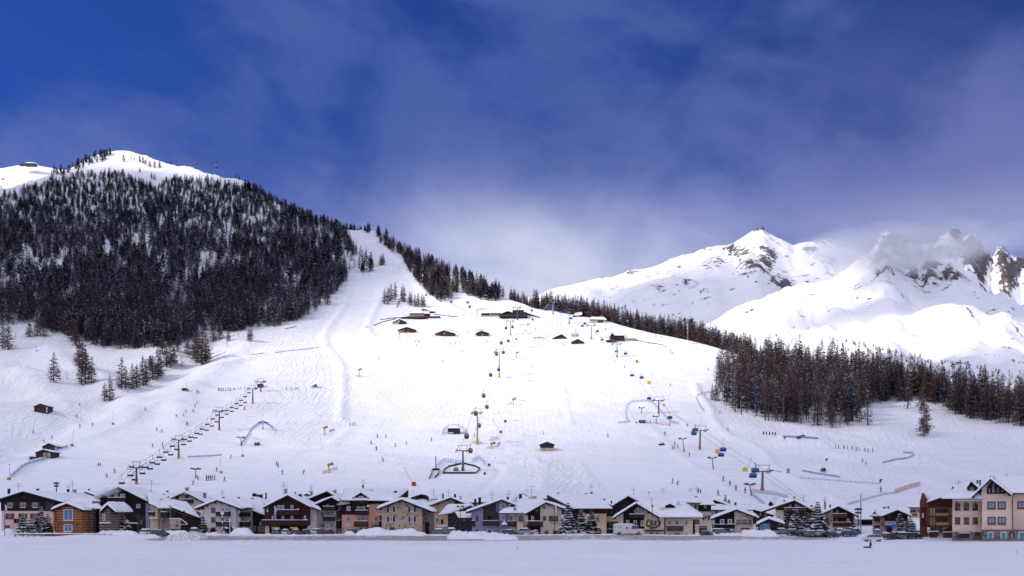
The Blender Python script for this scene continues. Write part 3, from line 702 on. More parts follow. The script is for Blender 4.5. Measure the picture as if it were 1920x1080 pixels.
# the largest few hundred stand as individuals, the rest of the woods is one mass
keep = [c for c in cand if c[5] in ('open', 'woodfront', 'lodge')]
rest = sorted([c for c in cand if c[5] not in ('open', 'woodfront', 'lodge')], key=lambda c: -c[0])
NIND = 300
keep += rest[:NIND-len(keep)]; rest = rest[NIND-len([c for c in cand if c[5] in ('open', 'woodfront', 'lodge')]):]
TREEREC = []
for (_, x, y, k, h, st, p) in keep:
    o = tree(k, rng.randrange(len(KINDS[k])), p, h, rng.random()*6.28, KW[k]+' '+STAND[st][0], STAND[st][1]); TREEREC.append((o, x, y, k, st))
def mass(items, name, label, lod=.5):
    VV = []; FF = []; MM = []; k0 = 0; rr = np.random.RandomState(4)
    for it in items:
        k, h, p = it
        V, Fc, M = KINDS[k][rr.randint(len(KINDS[k]))]
        sel = rr.rand(len(Fc)) < lod
        Fs = Fc[sel]; Ms = M[sel]; Vs = V[Fs.ravel()].copy()
        # widen what is left so the crown keeps its cover
        Vq = Vs.reshape(-1, 4, 3); mid = (Vq[:, 1]+Vq[:, 3])/2; Vq[:, 1] = mid+(Vq[:, 1]-mid)*(1/lod)**.55; Vq[:, 3] = mid+(Vq[:, 3]-mid)*(1/lod)**.55
        a = rr.rand()*6.28; s = h/KH[k]; c, sn = math.cos(a), math.sin(a)
        TV, TF = trunk_arr(KH[k], .2, 3, .02, rr.randint(99))
        A = np.concatenate([Vq.reshape(-1, 3), TV]); A = A*s
        A = np.stack([A[:, 0]*c-A[:, 1]*sn, A[:, 0]*sn+A[:, 1]*c, A[:, 2]], -1)+np.array(p)
        n = len(Vs)
        VV.append(A); FF.append(np.arange(n).reshape(-1, 4)+k0); FF.append(TF+n+k0)
        mo = {'larch': 0, 'tall': 0, 'snowy': 1, 'pine': 2, 'sapling': 0}[k]
        MM.append(np.where(Ms == 1, 4, mo)); MM.append(np.full(len(TF), 3)); k0 += len(A)
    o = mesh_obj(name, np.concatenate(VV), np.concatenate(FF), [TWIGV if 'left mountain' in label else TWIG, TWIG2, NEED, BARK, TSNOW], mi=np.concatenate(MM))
    return tag(o, label, 'forest', kind='stuff')
mass([(c[3], c[4], c[6]) for c in rest if c[1] < 700 and c[5] in ('big', 'ridge', 'summit')], 'forest', 'dense dark conifer wood covering the left mountain', .27)
mass([(c[3], c[4], c[6]) for c in rest if c[5] == 'upper'], 'forest', 'brown larch wood on the ridge right of the narrow upper piste', .6)
mass([(c[3], c[4], c[6]) for c in rest if c[5] in ('crest', 'wood')], 'forest', 'long belt of brown larches behind the snow crest at the right', .6)

def on_mesh(VG, sx, sy):
    px = CX+F*VG[:, :, 0]/VG[:, :, 1]; py = HOR-(VG[:, :, 2]-CAMZ)*F/VG[:, :, 1]
    i = int(np.argmin(np.abs(px[1]-sx))); k = np.nonzero(py[1:, i] <= sy)[0]
    return VG[1+(k[0] if len(k) else 0), i]
mass([(_r.choice(['pine', 'larch']), h*.9, on_mesh(MTB, x, y)) for x, y, h in FARP], 'forest', 'scattered little trees on the sunlit flank of the far mountain', .6)
# ------------------------------------------------------------------ building kit (photo pixels are turned into metres on the plane of each facade)
DARKW = mat('dark_timber', (.020, .014, .014), .85, .3, 2., 'planks', .03)
REDW = mat('red_brown_timber', (.060, .019, .018), .8, .3, 2., 'planks', .03)
REDW2 = mat('warm_brown_timber', (.15, .048, .030), .8, .3, 2., 'boards_v', .03)
LOGW = mat('honey_log', (.42, .17, .065), .75, .35, 2., 'logs', .12)
LOGG = mat('weathered_log', (.27, .18, .16), .85, .35, 2., 'logs', .12)
GREYW = mat('old_grey_timber', (.07, .055, .055), .9, .35, 2., 'planks', .04)
BEAM = mat('dark_beam', (.014, .010, .010), .85, .3, 3.)
CREAM = mat('cream_plaster', (.74, .61, .48), .92, .07, .5, bump=.01)
WHITE = mat('white_plaster', (.72, .67, .63), .92, .07, .5, bump=.01)
YELLOW = mat('yellow_plaster', (.76, .56, .34), .92, .08, .5, bump=.01)
PEACH = mat('peach_plaster', (.78, .40, .27), .92, .08, .5, bump=.01)
PINK = mat('pink_plaster', (.76, .53, .45), .92, .06, .5, bump=.01)
SALMON = mat('pale_salmon_plaster', (.80, .60, .48), .92, .06, .5, bump=.01)
LILAC = mat('lilac_plaster', (.34, .30, .46), .92, .08, .5, bump=.01)
GREIGE = mat('grey_beige_plaster', (.50, .42, .38), .92, .1, .5, bump=.01)
STONE = mat('rubble_stone', (.48, .37, .28), .95, .30, 2., 'stone', .08)
STONED = mat('grey_stone', (.22, .18, .17), .95, .3, 2., 'stone', .08)
FRW = mat('white_window_frame', (.72, .71, .72), .6, .05, 3.)
FRB = mat('brown_window_frame', (.10, .045, .035), .7, .2, 3.)
FRP = mat('pale_window_surround', (.62, .58, .55), .8, .05, 3.)
SHUT = mat('dark_shutter', (.030, .018, .020), .8, .2, 3.)
SHUTR = mat('red_shutter', (.16, .035, .035), .8, .2, 3.)
def glass_mat(name, c, rough=.08):
    m = mat(name, c, rough, .15, .6, spec=.9); return m
GLD = glass_mat('dark_window_glass', (.02, .024, .035)); GLB = glass_mat('painted_sky_glass', (.08, .14, .30)); GLC = glass_mat('curtained_glass', (.20, .25, .36), .2); GLT = glass_mat('teal_shop_glass', (.06, .20, .24))  # blue panes: sky reflection painted into the base colour
METAL = mat('dark_metal', (.05, .05, .06), .5, .2, 3., metal=.6); GREYM = mat('galvanised_metal', (.30, .31, .33), .45, .15, 2., metal=.7)
WPOST = mat('white_post', (.7, .7, .72), .6, .05, 3.)

def soft_slab(mb, q, thick, n=9, m=9, seed=0, mi=0, rnd=.8, lump=.10):
    """snow lying on the quad q (p00, p10, p11, p01): rounded rim, slightly uneven top"""
    p00, p10, p11, p01 = [np.array(v, float) for v in q]
    lu = np.linalg.norm(p10-p00); lv = np.linalg.norm(p01-p00)
    def par(n, ln):
        e = min(.18, rnd/ln); return np.concatenate([[0, e*.25, e*.6], np.linspace(e, 1-e, n), [1-e*.6, 1-e*.25, 1]])
    us, vs = par(n, lu), par(m, lv); T = []
    for v in vs:
        for u in us:
            p = p00*(1-u)*(1-v)+p10*u*(1-v)+p11*u*v+p01*(1-u)*v
            du = min(u, 1-u)*lu; dv = min(v, 1-v)*lv; d = min(du, dv); f = 1-(1-min(1, d/rnd))**2.5
            f = .18+.82*max(0, f)
            nz = float(fbm(p[0]*.35+seed*3.1, p[1]*.35+p[2]*.3, seed, 3))-.5; n2 = float(vnoise(p[0]*1.7+seed, p[1]*1.7, seed+5))-.5
            T.append(p+np.array([0, 0, thick*f*(1+nz*.9)+lump*n2*f]))
            T[-1][0] += 0
    nu, nv = len(us), len(vs); base = [p00, p10, p11, p01]
    V = [tuple(t) for t in T]; Fc = [(j*nu+i, j*nu+i+1, (j+1)*nu+i+1, (j+1)*nu+i) for j in range(nv-1) for i in range(nu-1)]
    # skirt down to the roof
    rim = [i for i in range(nu)]+[j*nu+nu-1 for j in range(1, nv)]+[(nv-1)*nu+i for i in range(nu-2, -1, -1)]+[j*nu for j in range(nv-2, 0, -1)]
    k = len(V)
    for r in rim: p = T[r]; V.append((p[0], p[1], p[2]-thick*.24-.02))
    L_ = len(rim); Fc += [(rim[i], k+i, k+(i+1) % L_, rim[(i+1) % L_]) for i in range(L_)]
    nn = np.cross(p10-p00, p01-p00)
    if nn[2] < 0: Fc = [tuple(reversed(f)) for f in Fc]
    mb.add(V, Fc, mi)
def slab(mb, q, th, m=0):
    """solid sheet hanging th below the quad"""
    v = [tuple(p) for p in q]+[(p[0], p[1], p[2]-th) for p in q]
    nn = (Vector(q[1])-Vector(q[0])).cross(Vector(q[3])-Vector(q[0]))
    f = [(0, 1, 2, 3), (7, 6, 5, 4), (0, 4, 5, 1), (1, 5, 6, 2), (2, 6, 7, 3), (3, 7, 4, 0)]
    if nn.z < 0: f = [tuple(reversed(t)) for t in f]
    mb.add(v, f, m)
_seed = [100]
def sd(): _seed[0] += 1; return _seed[0]

ALLH = []
def shear_houses():
    """houses right of the lens are turned to face it: their side walls run along the line of sight"""
    for h in ALLH:
        if not h.k: continue
        for o in h.o.children_recursive:
            if o.type != 'MESH': continue
            n = len(o.data.vertices); a = np.empty(n*3); o.data.vertices.foreach_get('co', a); a = a.reshape(-1, 3)
            a[:, 0] += h.k*(a[:, 1]+o['org'][1]-h.Y); o.data.vertices.foreach_set('co', a.ravel()); o.data.update()
class House:
    def __init__(s, name, label, Y, xc, cat='house', group=None):
        X, _ = XZ(xc, 0, Y); s.Y = Y; s.zb = hgt(X, Y); s.k = max(0., (xc-CX)/F)*1.05 if Y < 270 else 0.; ALLH.append(s)
        s.o = empty(name, (X, Y, s.zb), label, cat, group)
    def X(s, sx, y=None): return (sx-CX)*(y or s.Y)/F-s.k*((y or s.Y)-s.Y)
    def Z(s, sy, y=None): return CAMZ+(HOR-sy)*(y or s.Y)/F
    def wall(s, x0, x1, top, D, m, base=None, y0=None, name='wall', label=None):
        """top: list of (sx, sy) from left to right, or a number"""
        y0 = s.Y if y0 is None else y0
        if not isinstance(top, (list, tuple)): top = [(x0, top), (x1, top)]
        zb = s.zb-.8 if base is None else s.Z(base, y0)
        poly = [(s.X(x0, y0), zb), (s.X(x1, y0), zb)]+[(s.X(a, y0), s.Z(b, y0)) for a, b in reversed(top)]
        o = MB().prism(poly, y0, y0+D).build(name, m, s.o)
        if label: o['label'] = label
        s.w = o; return o
    def clad(s, poly, m, out=.07, D=None, name='cladding', y0=None):
        y0 = s.Y if y0 is None else y0
        pl = [(s.X(a, y0), s.Z(b, y0)) for a, b in poly]
        return MB().prism(pl, y0-out, (y0-.004) if D is None else y0+D).build(name, m, s.o)
    def window(s, x0, y0, x1, y1, fr=None, gl=None, mull=1, bars=1, sh=None, y=None, name='window', fw=.09, out=.10):
        y = s.Y if y is None else y; fr = fr or FRW; gl = gl or GLB
        a, b, c, d = s.X(x0, y), s.X(x1, y), s.Z(y1, y), s.Z(y0, y)
        mb = MB(); mb.box(a, a+fw, y-out, y-.004, c, d).box(b-fw, b, y-out, y-.004, c, d).box(a+fw, b-fw, y-out, y-.004, c, c+fw).box(a+fw, b-fw, y-out, y-.004, d-fw, d)
        for k in range(mull): u = a+(b-a)*(k+1)/(mull+1); mb.box(u-.03, u+.03, y-out+.01, y-.005, c+fw, d-fw)
        for k in range(bars): u = c+(d-c)*(k+1)/(bars+1)+.15; mb.box(a+fw, b-fw, y-out+.015, y-.006, u-.02, u+.02)
        o = mb.build(name, fr, s.o)
        MB().box(a+fw, b-fw, y-.05, y-.008, c+fw, d-fw).build('pane', gl, o)
        MB().box(a-.06, b+.06, y-out-.10, y-out+.002, c-.07, c-.004).build('sill', fr, o)
        if sh is not None:
            w = (b-a)*.48; m2 = MB()
            for q0, q1 in ((a-w-.02, a-.02), (b+.02, b+w+.02)): m2.box(q0, q1, y-.09, y-.02, c-.02, d+.02)
            m2.build('shutters', sh, o)
        return o
    def opening(s, x0, y0, x1, y1, m=None, arch=False, name='door', fr=None, y=None):
        y = s.Y if y is None else y
        a, b, c, d = s.X(x0, y), s.X(x1, y), s.Z(y1, y), s.Z(y0, y); c = min(c, d-.3)
        if arch:
            r = (b-a)/2; n = 9; zc = d-r
            poly = [(a, c), (b, c)]+[(a+r+r*math.cos(math.pi*k/(n-1)), zc+r*math.sin(math.pi*k/(n-1))) for k in range(n)]
        else: poly = [(a, c), (b, c), (b, d), (a, d)]
        o = MB().prism(poly, y-.05, y-.004).build(name, m or GLD, s.o)
        if fr is not None:
            mb = MB()
            if arch:
                pts = poly[1:]+[poly[0]]
                for p, q in zip(pts, pts[1:]): mb.tube((p[0], y-.03, p[1]), (q[0], y-.03, q[1]), .09, n=5)
            else: mb.box(a-.14, a, y-.09, y-.004, c, d+.14).box(b, b+.14, y-.09, y-.004, c, d+.14).box(a, b, y-.09, y-.004, d, d+.14)
            mb.build('frame', fr, o)
        return o
    def balcony(s, x0, y0, x1, y1, m=None, dep=1.15, snow=True, y=None):
        y = s.Y if y is None else y; m = m or REDW
        a, b, c, d = s.X(x0, y), s.X(x1, y), s.Z(y1, y), s.Z(y0, y)
        o = MB().box(a, b, y-dep, y-.08, c-.05, c+.12).build('balcony', BEAM, s.o)
        mb = MB()
        n = max(3, int((b-a)/.20)); st = (b-a)/n
        for i in range(n): mb.box(a+i*st+.012, a+(i+1)*st-.03, y-dep, y-dep+.035, c+.13, d-.10)
        for yy in (a, b-.04):
            k = max(2, int(dep/.22))
            for i in range(k): mb.box(yy, yy+.04, y-dep+.05+i*(dep-.15)/k, y-dep+.01+(i+1)*(dep-.15)/k, c+.13, d-.10)
        mb.box(a-.04, b+.04, y-dep-.05, y-dep+.09, d-.10, d)
        mb.box(a-.02, a+.07, y-dep+.1, y-.09, d-.09, d-.01).box(b-.07, b+.02, y-dep+.1, y-.09, d-.09, d-.01)
        mb.box(a, a+.10, y-dep-.04, y-dep+.06, c-.25, c-.06).box(b-.10, b, y-dep-.04, y-dep+.06, c-.25, c-.06)
        mb.build('railing', m, o)
        if snow:
            q = MB(); soft_slab(q, [(a, y-dep-.05, d), (b, y-dep-.05, d), (b, y-dep+.13, d), (a, y-dep+.13, d)], .12, 7, 2, sd(), rnd=.1, lump=.08); q.build('rail_snow', SNOW, o, True)
        return o
    def gable(s, eL, rg, eR, D, oh=1.1, back=.6, th=.18, snow=.42, m=None, y0=None, rafters=True):
        """gable roof, ridge running away from the camera; the three points are the snow line seen on its front edge"""
        y0 = (s.Y if y0 is None else y0)-oh; y1 = y0+oh+D+back; m = m or BEAM
        L0, R0, RG = (s.X(eL[0], y0), s.Z(eL[1], y0)-snow*.6), (s.X(eR[0], y0), s.Z(eR[1], y0)-snow*.6), (s.X(rg[0], y0), s.Z(rg[1], y0)-snow)
        mb = MB()
        ql = [(L0[0], y0, L0[1]), (RG[0], y0, RG[1]), (RG[0], y1, RG[1]), (L0[0], y1, L0[1])]
        qr = [(RG[0], y0, RG[1]), (R0[0], y0, R0[1]), (R0[0], y1, R0[1]), (RG[0], y1, RG[1])]
        slab(mb, ql, th); slab(mb, qr, th)
        # barge boards, and purlin ends under the overhang
        for A, B in ((L0, RG), (RG, R0)):
            mb.prism([(A[0], A[1]-th-.12), (B[0], B[1]-th-.12), (B[0], B[1]-.02), (A[0], A[1]-.02)], y0-.06, y0-.003)
        if rafters:
            for t in (.12, .5, .88):
                for A, B in ((L0, RG), (R0, RG)):
                    x, z = A[0]+(B[0]-A[0])*t, A[1]+(B[1]-A[1])*t-th-.10; mb.box(x-.10, x+.10, y0+.05, y0+oh+.3, z-.22, z-.01)
        o = mb.build('roof', m, s.o); s.roof = o
        q = MB()
        dn = .03
        def up(p, dx=0): return (p[0]+dx, p[1], p[2]+dn)
        hl = [(L0[0]-.05, y0-.04, L0[1]), (RG[0]+.02, y0-.04, RG[1]), (RG[0]+.02, y1+.04, RG[1]), (L0[0]-.05, y1+.04, L0[1])]
        hr = [(RG[0]-.02, y0-.04, RG[1]), (R0[0]+.05, y0-.04, R0[1]), (R0[0]+.05, y1+.04, R0[1]), (RG[0]-.02, y1+.04, RG[1])]
        # one continuous cover draped over both slopes
        nu = 22; nv = 16; sdv = sd(); T = []
        us = np.concatenate([[0, .012, .03], np.linspace(.06, .94, nu), [.97, .988, 1]]); vs = np.concatenate([[0, .01, .03], np.linspace(.06, .94, nv), [.97, .99, 1]])
        W_ = (R0[0]-L0[0]); ur = (RG[0]-L0[0])/W_; Ln = y1-y0
        for v in vs:
            for u in us:
                x = L0[0]-.06+(W_+.12)*u; y = y0-.05+(Ln+.1)*v
                xx = min(max(x, L0[0]), R0[0])
                z = L0[1]+(RG[1]-L0[1])*(xx-L0[0])/(RG[0]-L0[0]) if xx < RG[0] else R0[1]+(RG[1]-R0[1])*(R0[0]-xx)/(R0[0]-RG[0])
                d = min(min(u, 1-u)*W_, min(v, 1-v)*Ln); f = .25+.75*(1-(1-min(1, d/.55))**2.4)
                rid = math.exp(-((x-RG[0])/.9)**2)*.10
                nz = float(fbm(x*.3+sdv, y*.3, sdv, 3))-.5; n2 = float(vnoise(x*1.3, y*1.3, sdv+3))-.5
                T.append((x, y, z+dn+snow*f*(1+nz*.8)+n2*.07*f-rid))
        nU, nV = len(us), len(vs); Fc = [(j*nU+i, j*nU+i+1, (j+1)*nU+i+1, (j+1)*nU+i) for j in range(nV-1) for i in range(nU-1)]
        rim = [i for i in range(nU)]+[j*nU+nU-1 for j in range(1, nV)]+[(nV-1)*nU+i for i in range(nU-2, -1, -1)]+[j*nU for j in range(nV-2, 0, -1)]
        k = len(T); T += [(T[r][0], T[r][1], T[r][2]-snow*.27-.03) for r in rim]; Ll = len(rim)
        Fc += [(rim[i], k+i, k+(i+1) % Ll, rim[(i+1) % Ll]) for i in range(Ll)]
        mesh_obj('roof_snow', T, Fc, [SNOW], o, True)
        return o
    def slope(s, quad, th=.18, snow=.42, m=None, name='roof', seed=None):
        """one roof plane given by four world points"""
        mb = MB(); slab(mb, quad, th); o = mb.build(name, m or BEAM, s.o); s.roof = o
        q = MB(); soft_slab(q, [(p[0], p[1], p[2]+.01) for p in quad], snow, 14, 9, sd()); q.build('roof_snow', SNOW, o, True)
        return o
    def pw(s, sx, sy, y): return (s.X(sx, y), y, s.Z(sy, y))
    def chimney(s, x0, y0, x1, y1, dy=3., m=None, cap=True):
        y = s.Y+dy; a, b, c, d = s.X(x0, y), s.X(x1, y), s.Z(y1, y)-.6, s.Z(y0, y); w = b-a
        par = s.roof
        o = MB().box(a, b, y, y+w*.8, c, d-.22).box(a-.07, b+.07, y-.07, y+w*.8+.07, d-.22, d-.12).build('chimney', m or STONE, par)
        if cap:
            q = MB(); soft_slab(q, [(a-.08, y-.08, d-.12), (b+.08, y-.08, d-.12), (b+.08, y+w*.8+.08, d-.12), (a-.08, y+w*.8+.08, d-.12)], .28, 3, 3, sd(), rnd=.3, lump=.02); q.build('chimney_snow', SNOW, o, True)
        return o
    def antenna(s, x, y0, y1, dy=3.):
        y = s.Y+dy; X = s.X(x, y); z1, z0 = s.Z(y0, y), s.Z(y1, y)-.6
        mb = MB().tube((X, y, z0), (X, y, z1), .045, .03, 5)
        for k, (w, t) in enumerate(((.55, .06), (.8, .25), (.5, .34))): zz = z1-(z1-z0)*t; mb.tube((X-w, y, zz), (X+w, y, zz+.05), .022, n=4)
        mb.tube((X, y-.5, z1-.1*(z1-z0)), (X, y+.5, z1-.1*(z1-z0)), .02, n=4)
        return mb.build('aerial', METAL, s.roof)
    def dormer(s, x0, x1, rx, ry, ey, by, y, D=2.5, m=None, win=None):
        """little gabled dormer: eaves at ey, sill line at by"""
        poly = [(x0, by), (x1, by), (x1, ey), (rx, ry), (x0, ey)]
        pl = [(s.X(a, y), s.Z(b, y)) for a, b in poly]; o = MB().prism(pl, y, y+D).build('dormer', m or DARKW, s.o)
        mb = MB(); zs = []
        for (ax, ay), (bx, by_) in (((x0-2, ey+1), (rx, ry)), ((rx, ry), (x1+2, ey+1))):
            q = [(s.X(ax, y), y-.5, s.Z(ay, y)+.12), (s.X(bx, y), y-.5, s.Z(by_, y)+.12), (s.X(bx, y), y+D, s.Z(by_, y)+.12), (s.X(ax, y), y+D, s.Z(ay, y)+.12)]
            slab(mb, q, .12); zs.append(q)
        mb.build('dormer_roof', REDW, o)
        q = MB()
        for z in zs: soft_slab(q, z, .2, 4, 5, sd(), rnd=.3, lump=.03)
        q.build('dormer_snow', SNOW, o, True)
        return o
def text_obj(name, body, size, loc, m, parent, rx=90, ext=.02, sx=1.):
    cu = bpy.data.curves.new(name, 'FONT'); cu.body = body; cu.size = size; cu.extrude = ext; cu.align_x = 'CENTER'; cu.align_y = 'CENTER'; cu.resolution_u = 3
    t = bpy.data.objects.new(name, cu); col.objects.link(t); bpy.context.view_layer.update()
    me = bpy.data.meshes.new_from_object(t.evaluated_get(bpy.context.evaluated_depsgraph_get()))
    V = [(loc[0]+v.co.x*sx, loc[1]-v.co.z, loc[2]+v.co.y) for v in me.vertices]; Fc = [tuple(p.vertices) for p in me.polygons]
    bpy.data.objects.remove(t); bpy.data.curves.remove(cu); bpy.data.meshes.remove(me)
    return mesh_obj(name, V, Fc, [m], parent)
def rl(pts, x):                                              # height of the roof line at x
    return float(np.interp(x, [p[0] for p in pts], [p[1] for p in pts]))
def top_of(pts, x0, x1, dy=6.0):
    """wall top just under the roof line"""
    out = [(x0, rl(pts, x0)+dy)]+[(a, b+dy) for a, b in pts if x0 < a < x1]+[(x1, rl(pts, x1)+dy)]
    return out
# ------------------------------------------------------------------ the village, left to right
G_ = 'chalets of the village row'
def marks(h, par, x0, x1, y0, y1, y, m, seed, n=7):
    """a line of lettering too small to read in the photograph"""
    r = random.Random(seed); mb = MB(); a, b, c, d = h.X(x0), h.X(x1), h.Z(y1), h.Z(y0); w = (b-a)/n
    for i in range(n):
        u = a+i*w; mb.box(u+w*.1, u+w*.3, y, y+.008, c, d)
        if r.random() < .7: mb.box(u+w*.3, u+w*.75, y, y+.008, d-(d-c)*.22, d)
        if r.random() < .6: mb.box(u+w*.3, u+w*.75, y, y+.008, c, c+(d-c)*.22)
        if r.random() < .5: mb.box(u+w*.6, u+w*.8, y+.001, y+.008, c, d)
    mb.build('lettering', m, par)
# H1 dark timber house, pink ground floor
h = House('chalet', 'wide dark timber chalet with red shutters and a pink ground floor, at the far left', 201, 48, 'house', G_)
RP = [(-18, 938), (43, 917), (119, 939)]
h.wall(3, 104, top_of(RP, 3, 104), 11, PINK); h.clad([(2, 958), (105, 958)]+[(a, b) for a, b in reversed(top_of(RP, 2, 105, 6.3))], DARKW, D=11.02)
h.gable(*[RP[i] for i in (0, 1, 2)], D=11)
for x in (15, 39.5, 62): h.window(x, 942.5, x+8, 951.5, FRW, GLC, sh=SHUTR)
for x in (14.5, 39, 61): h.window(x, 963, x+8, 973, FRB, GLB, sh=SHUTR)
h.window(43, 929, 47.5, 932.5, SHUTR, GLC, 1, 0)
h.clad([(86, 938), (103, 941), (103, 960), (86, 957)], GREYW, out=.14); h.window(89, 942, 93, 952, FRB, GLD, y=200.84); h.window(95, 943, 99, 953, FRB, GLD, y=200.84)
h.balcony(31, 972, 46, 980, BEAM); h.opening(10, 985, 19, 992, GLD, name='door', fr=FRP)
h.chimney(14, 915, 18, 922, 4, BEAM); h.chimney(68, 915, 72, 921, 6, BEAM); h.antenna(35, 906, 919, 4)
# H2 log cabin
h = House('log_cabin', 'small honey coloured log cabin with tall blue windows, behind the low rail fence', 186, 128, 'cabin')
RP = [(96, 952), (125, 938), (156, 953)]
h.wall(103, 153, top_of(RP, 103, 153), 9, LOGW, y0=186)
h.gable(*RP, D=9, oh=.8, snow=.55)
for x in (103.2, 152.8):
    mb = MB()
    for k in range(12): z = h.Z(993-k*3.2); mb.tube((h.X(x), 185.55, z), (h.X(x), 185.98, z), .19, n=8)
    mb.build('log_corner', LOGW, h.o)
h.window(119.5, 955, 137, 976, FRW, GLB, 1, 0, fw=.12); h.window(120, 983, 136, 997, FRW, GLB, 1, 1, fw=.12)
h.clad([(103.5, 978), (152.5, 978), (152.5, 980.5), (103.5, 980.5)], LOGW, out=.35, name='porch_beam')
for x in (107, 142.5): MB().box(h.X(x), h.X(x+1.5), 185.5, 185.75, h.zb, h.Z(980.5)).build('porch_post', LOGW, h.o)
h.wall(156, 174, 956, 5, LOGG, y0=189.5, label='weathered log side wing'); h.wall(174.5, 185, 955, 5, BEAM, y0=191)  # dark block stands in for the shade in the gap between the log walls
h.slope([h.pw(150, 952.5, 189), h.pw(191, 954, 189), h.pw(183, 938, 195), h.pw(128, 938, 195)], snow=.55)
h.chimney(173, 938, 184, 946, 4.6, STONED)
# H2b its second part
h = House('log_cabin', 'rough weathered log hut with a curling snow roof, right of the honey coloured cabin', 188, 200, 'cabin')
RP = [(188, 955), (201, 940), (217, 956)]
h.wall(186, 206, [(186, 957.5), (201, 947), (206, 952)], 7, LOGG)
h.gable(*RP, D=7, oh=.8, snow=.6); h.window(193, 962, 197, 976, FRW, GLB, 0, 1)
h.clad([(190, 979), (208, 979), (208, 981), (190, 981)], SNOW, out=.9, name='snowy_canopy')
# H3 big dark chalet
h = House('chalet', 'large steep dark chalet with a red balcony under a white triangular window', 206, 222, 'house', G_)
RP = [(161, 937), (222, 909), (284, 941)]
h.wall(165, 280, top_of(RP, 165, 280), 13, DARKW); h.gable(*RP, D=13)
h.clad([(273.5, 943), (280.3, 945), (280.3, 998), (273.5, 998)], LILAC, out=.10, name='plaster_strip')
h.clad([(206, 930), (238, 930), (238, 976), (206, 976)], REDW, out=.06)
h.opening(217, 917, 221, 922, GLC, name='window', y=205.9); h.opening(225, 917, 234, 921, GLC, name='window', y=205.9)
h.window(214.5, 926, 221, 933, FRW, GLC, y=205.9); h.window(225.5, 926, 235, 933, FRW, GLC, y=205.9)
h.balcony(206, 933, 238, 947, REDW)
h.window(212, 945.5, 221, 953, FRW, GLC, y=205.9); h.window(225, 945.5, 230, 953, FRW, GLC, y=205.9); h.window(256, 945, 263, 952, FRW, GLC, 0)
h.clad([(206, 954), (238, 954), (238, 956), (206, 956)], REDW, out=.5, name='balcony_floor')
h.opening(262, 975, 268, 983, GLC, name='window'); h.clad([(238, 979), (262, 980), (262, 982), (238, 981)], SNOW, out=1.0, name='snowy_canopy')
h.chimney(252, 914, 256, 919, 7, BEAM); h.antenna(284, 900, 920, 6)
# H3b behind
h = House('house', 'small house between the dark chalets with one white window under its eave', 236, 124, 'house', G_)
RP = [(103, 929), (119, 921), (160, 938)]
h.wall(106, 155, top_of(RP, 106, 155, 4), 9, WHITE); h.gable(*RP, D=9, oh=.8); h.clad([(106, 929), (118, 926), (118, 940), (106, 940)], DARKW)
h.window(119.5, 927, 123.5, 932, FRW, GLC, 0, 0); h.chimney(125, 916, 129, 922, 2, BEAM); h.chimney(137, 917, 142, 923, 4, GREYM); h.antenna(136, 901, 921, 3); h.antenna(128, 909, 921, 3)
# H4 yellow house and the long low barn roof
h = House('house', 'narrow yellow house with a small dark balcony, right of the steep dark chalet', 200, 292, 'house', G_)
h.wall(281, 296, [(281, 946), (296, 951)], 9, YELLOW); h.wall(296.5, 321, 951, 8, GREIGE, y0=200.6)
h.slope([h.pw(279, 944, 199.4), h.pw(300, 953, 199.4), h.pw(316, 930, 208), h.pw(276, 924, 208)]); h.slope([h.pw(294, 953, 199.2), h.pw(328, 953, 199.2), h.pw(320, 938, 207), h.pw(296, 932, 207)])
h.window(281.5, 952, 287, 962, FRW, GLC, 0); h.balcony(281, 960, 291, 965, BEAM, .9); h.balcony(304, 960, 318, 970, BEAM, .9); h.opening(306, 971, 309, 981, GLD); h.window(306, 953, 312, 960, FRB, GLD, y=200.6)
h.clad([(284, 970), (300, 970), (300, 972), (284, 972)], SNOW, out=1.5, name='snowy_canopy'); h.chimney(300, 933, 303.5, 945, 3, YELLOW)
h = House('barn', 'low barn with a long snowy lean-to roof and a red brown verge board', 197, 345, 'barn', None)
h.wall(321, 374, [(321, 953), (328, 953), (374, 972)], 9, DARKW)
h.slope([h.pw(322, 951, 196.2), h.pw(377, 972, 196.2), h.pw(352, 944, 209), h.pw(306, 937, 209)])
h.clad([(322, 953.5), (364, 970.5), (364, 972.5), (322, 955.5)], REDW2, out=.65, name='verge_board'); h.clad([(320, 973), (340, 973), (340, 992), (320, 992)], STONE, out=.5, name='stone_base'); h.clad([(320, 971.5), (340, 971.5), (340, 973), (320, 973)], SNOW, out=.6, name='ledge_snow')
h.opening(329, 983, 335, 988, GLD, name='window', y=196.48)
mb = MB(); mb.box(h.X(340), h.X(354), 196.1, 196.25, h.Z(983.5), h.Z(982.5))
mb.add([(h.X(340), 196.2, h.Z(971)), (h.X(340), 196.2, h.Z(973)), (h.X(354), 196.2, h.Z(983)), (h.X(354), 196.2, h.Z(981))], [(0, 1, 2, 3)]).build('stair_rail', SNOW, h.o)
# H5 hotel behind
h = House('hotel', 'cream hotel with white roof lettering and a wide dark balcony, behind the low barn', 236, 350, 'hotel')
RP = [(314, 935), (346, 919), (386, 941)]
h.wall(324, 378, top_of(RP, 324, 378, 5), 12, CREAM); h.gable(*RP, D=12, oh=1.)
h.window(347, 929, 354, 935, FRB, GLB); h.window(330, 931, 336, 936, FRB, GLD); h.balcony(337, 936, 363, 943, BEAM); h.window(346, 945, 357, 950, FRB, GLD, 2); h.window(333, 946, 341, 950, FRB, GLD)
text_obj('sign_lettering', 'HOTEL BIVIO', .62, (h.X(346), 234.6, h.Z(925.6)), WPOST, h.o, sx=.75)
h.chimney(381, 923, 385.5, 936, 3, STONED); h.chimney(347, 913, 353, 920, 6, GREYM)
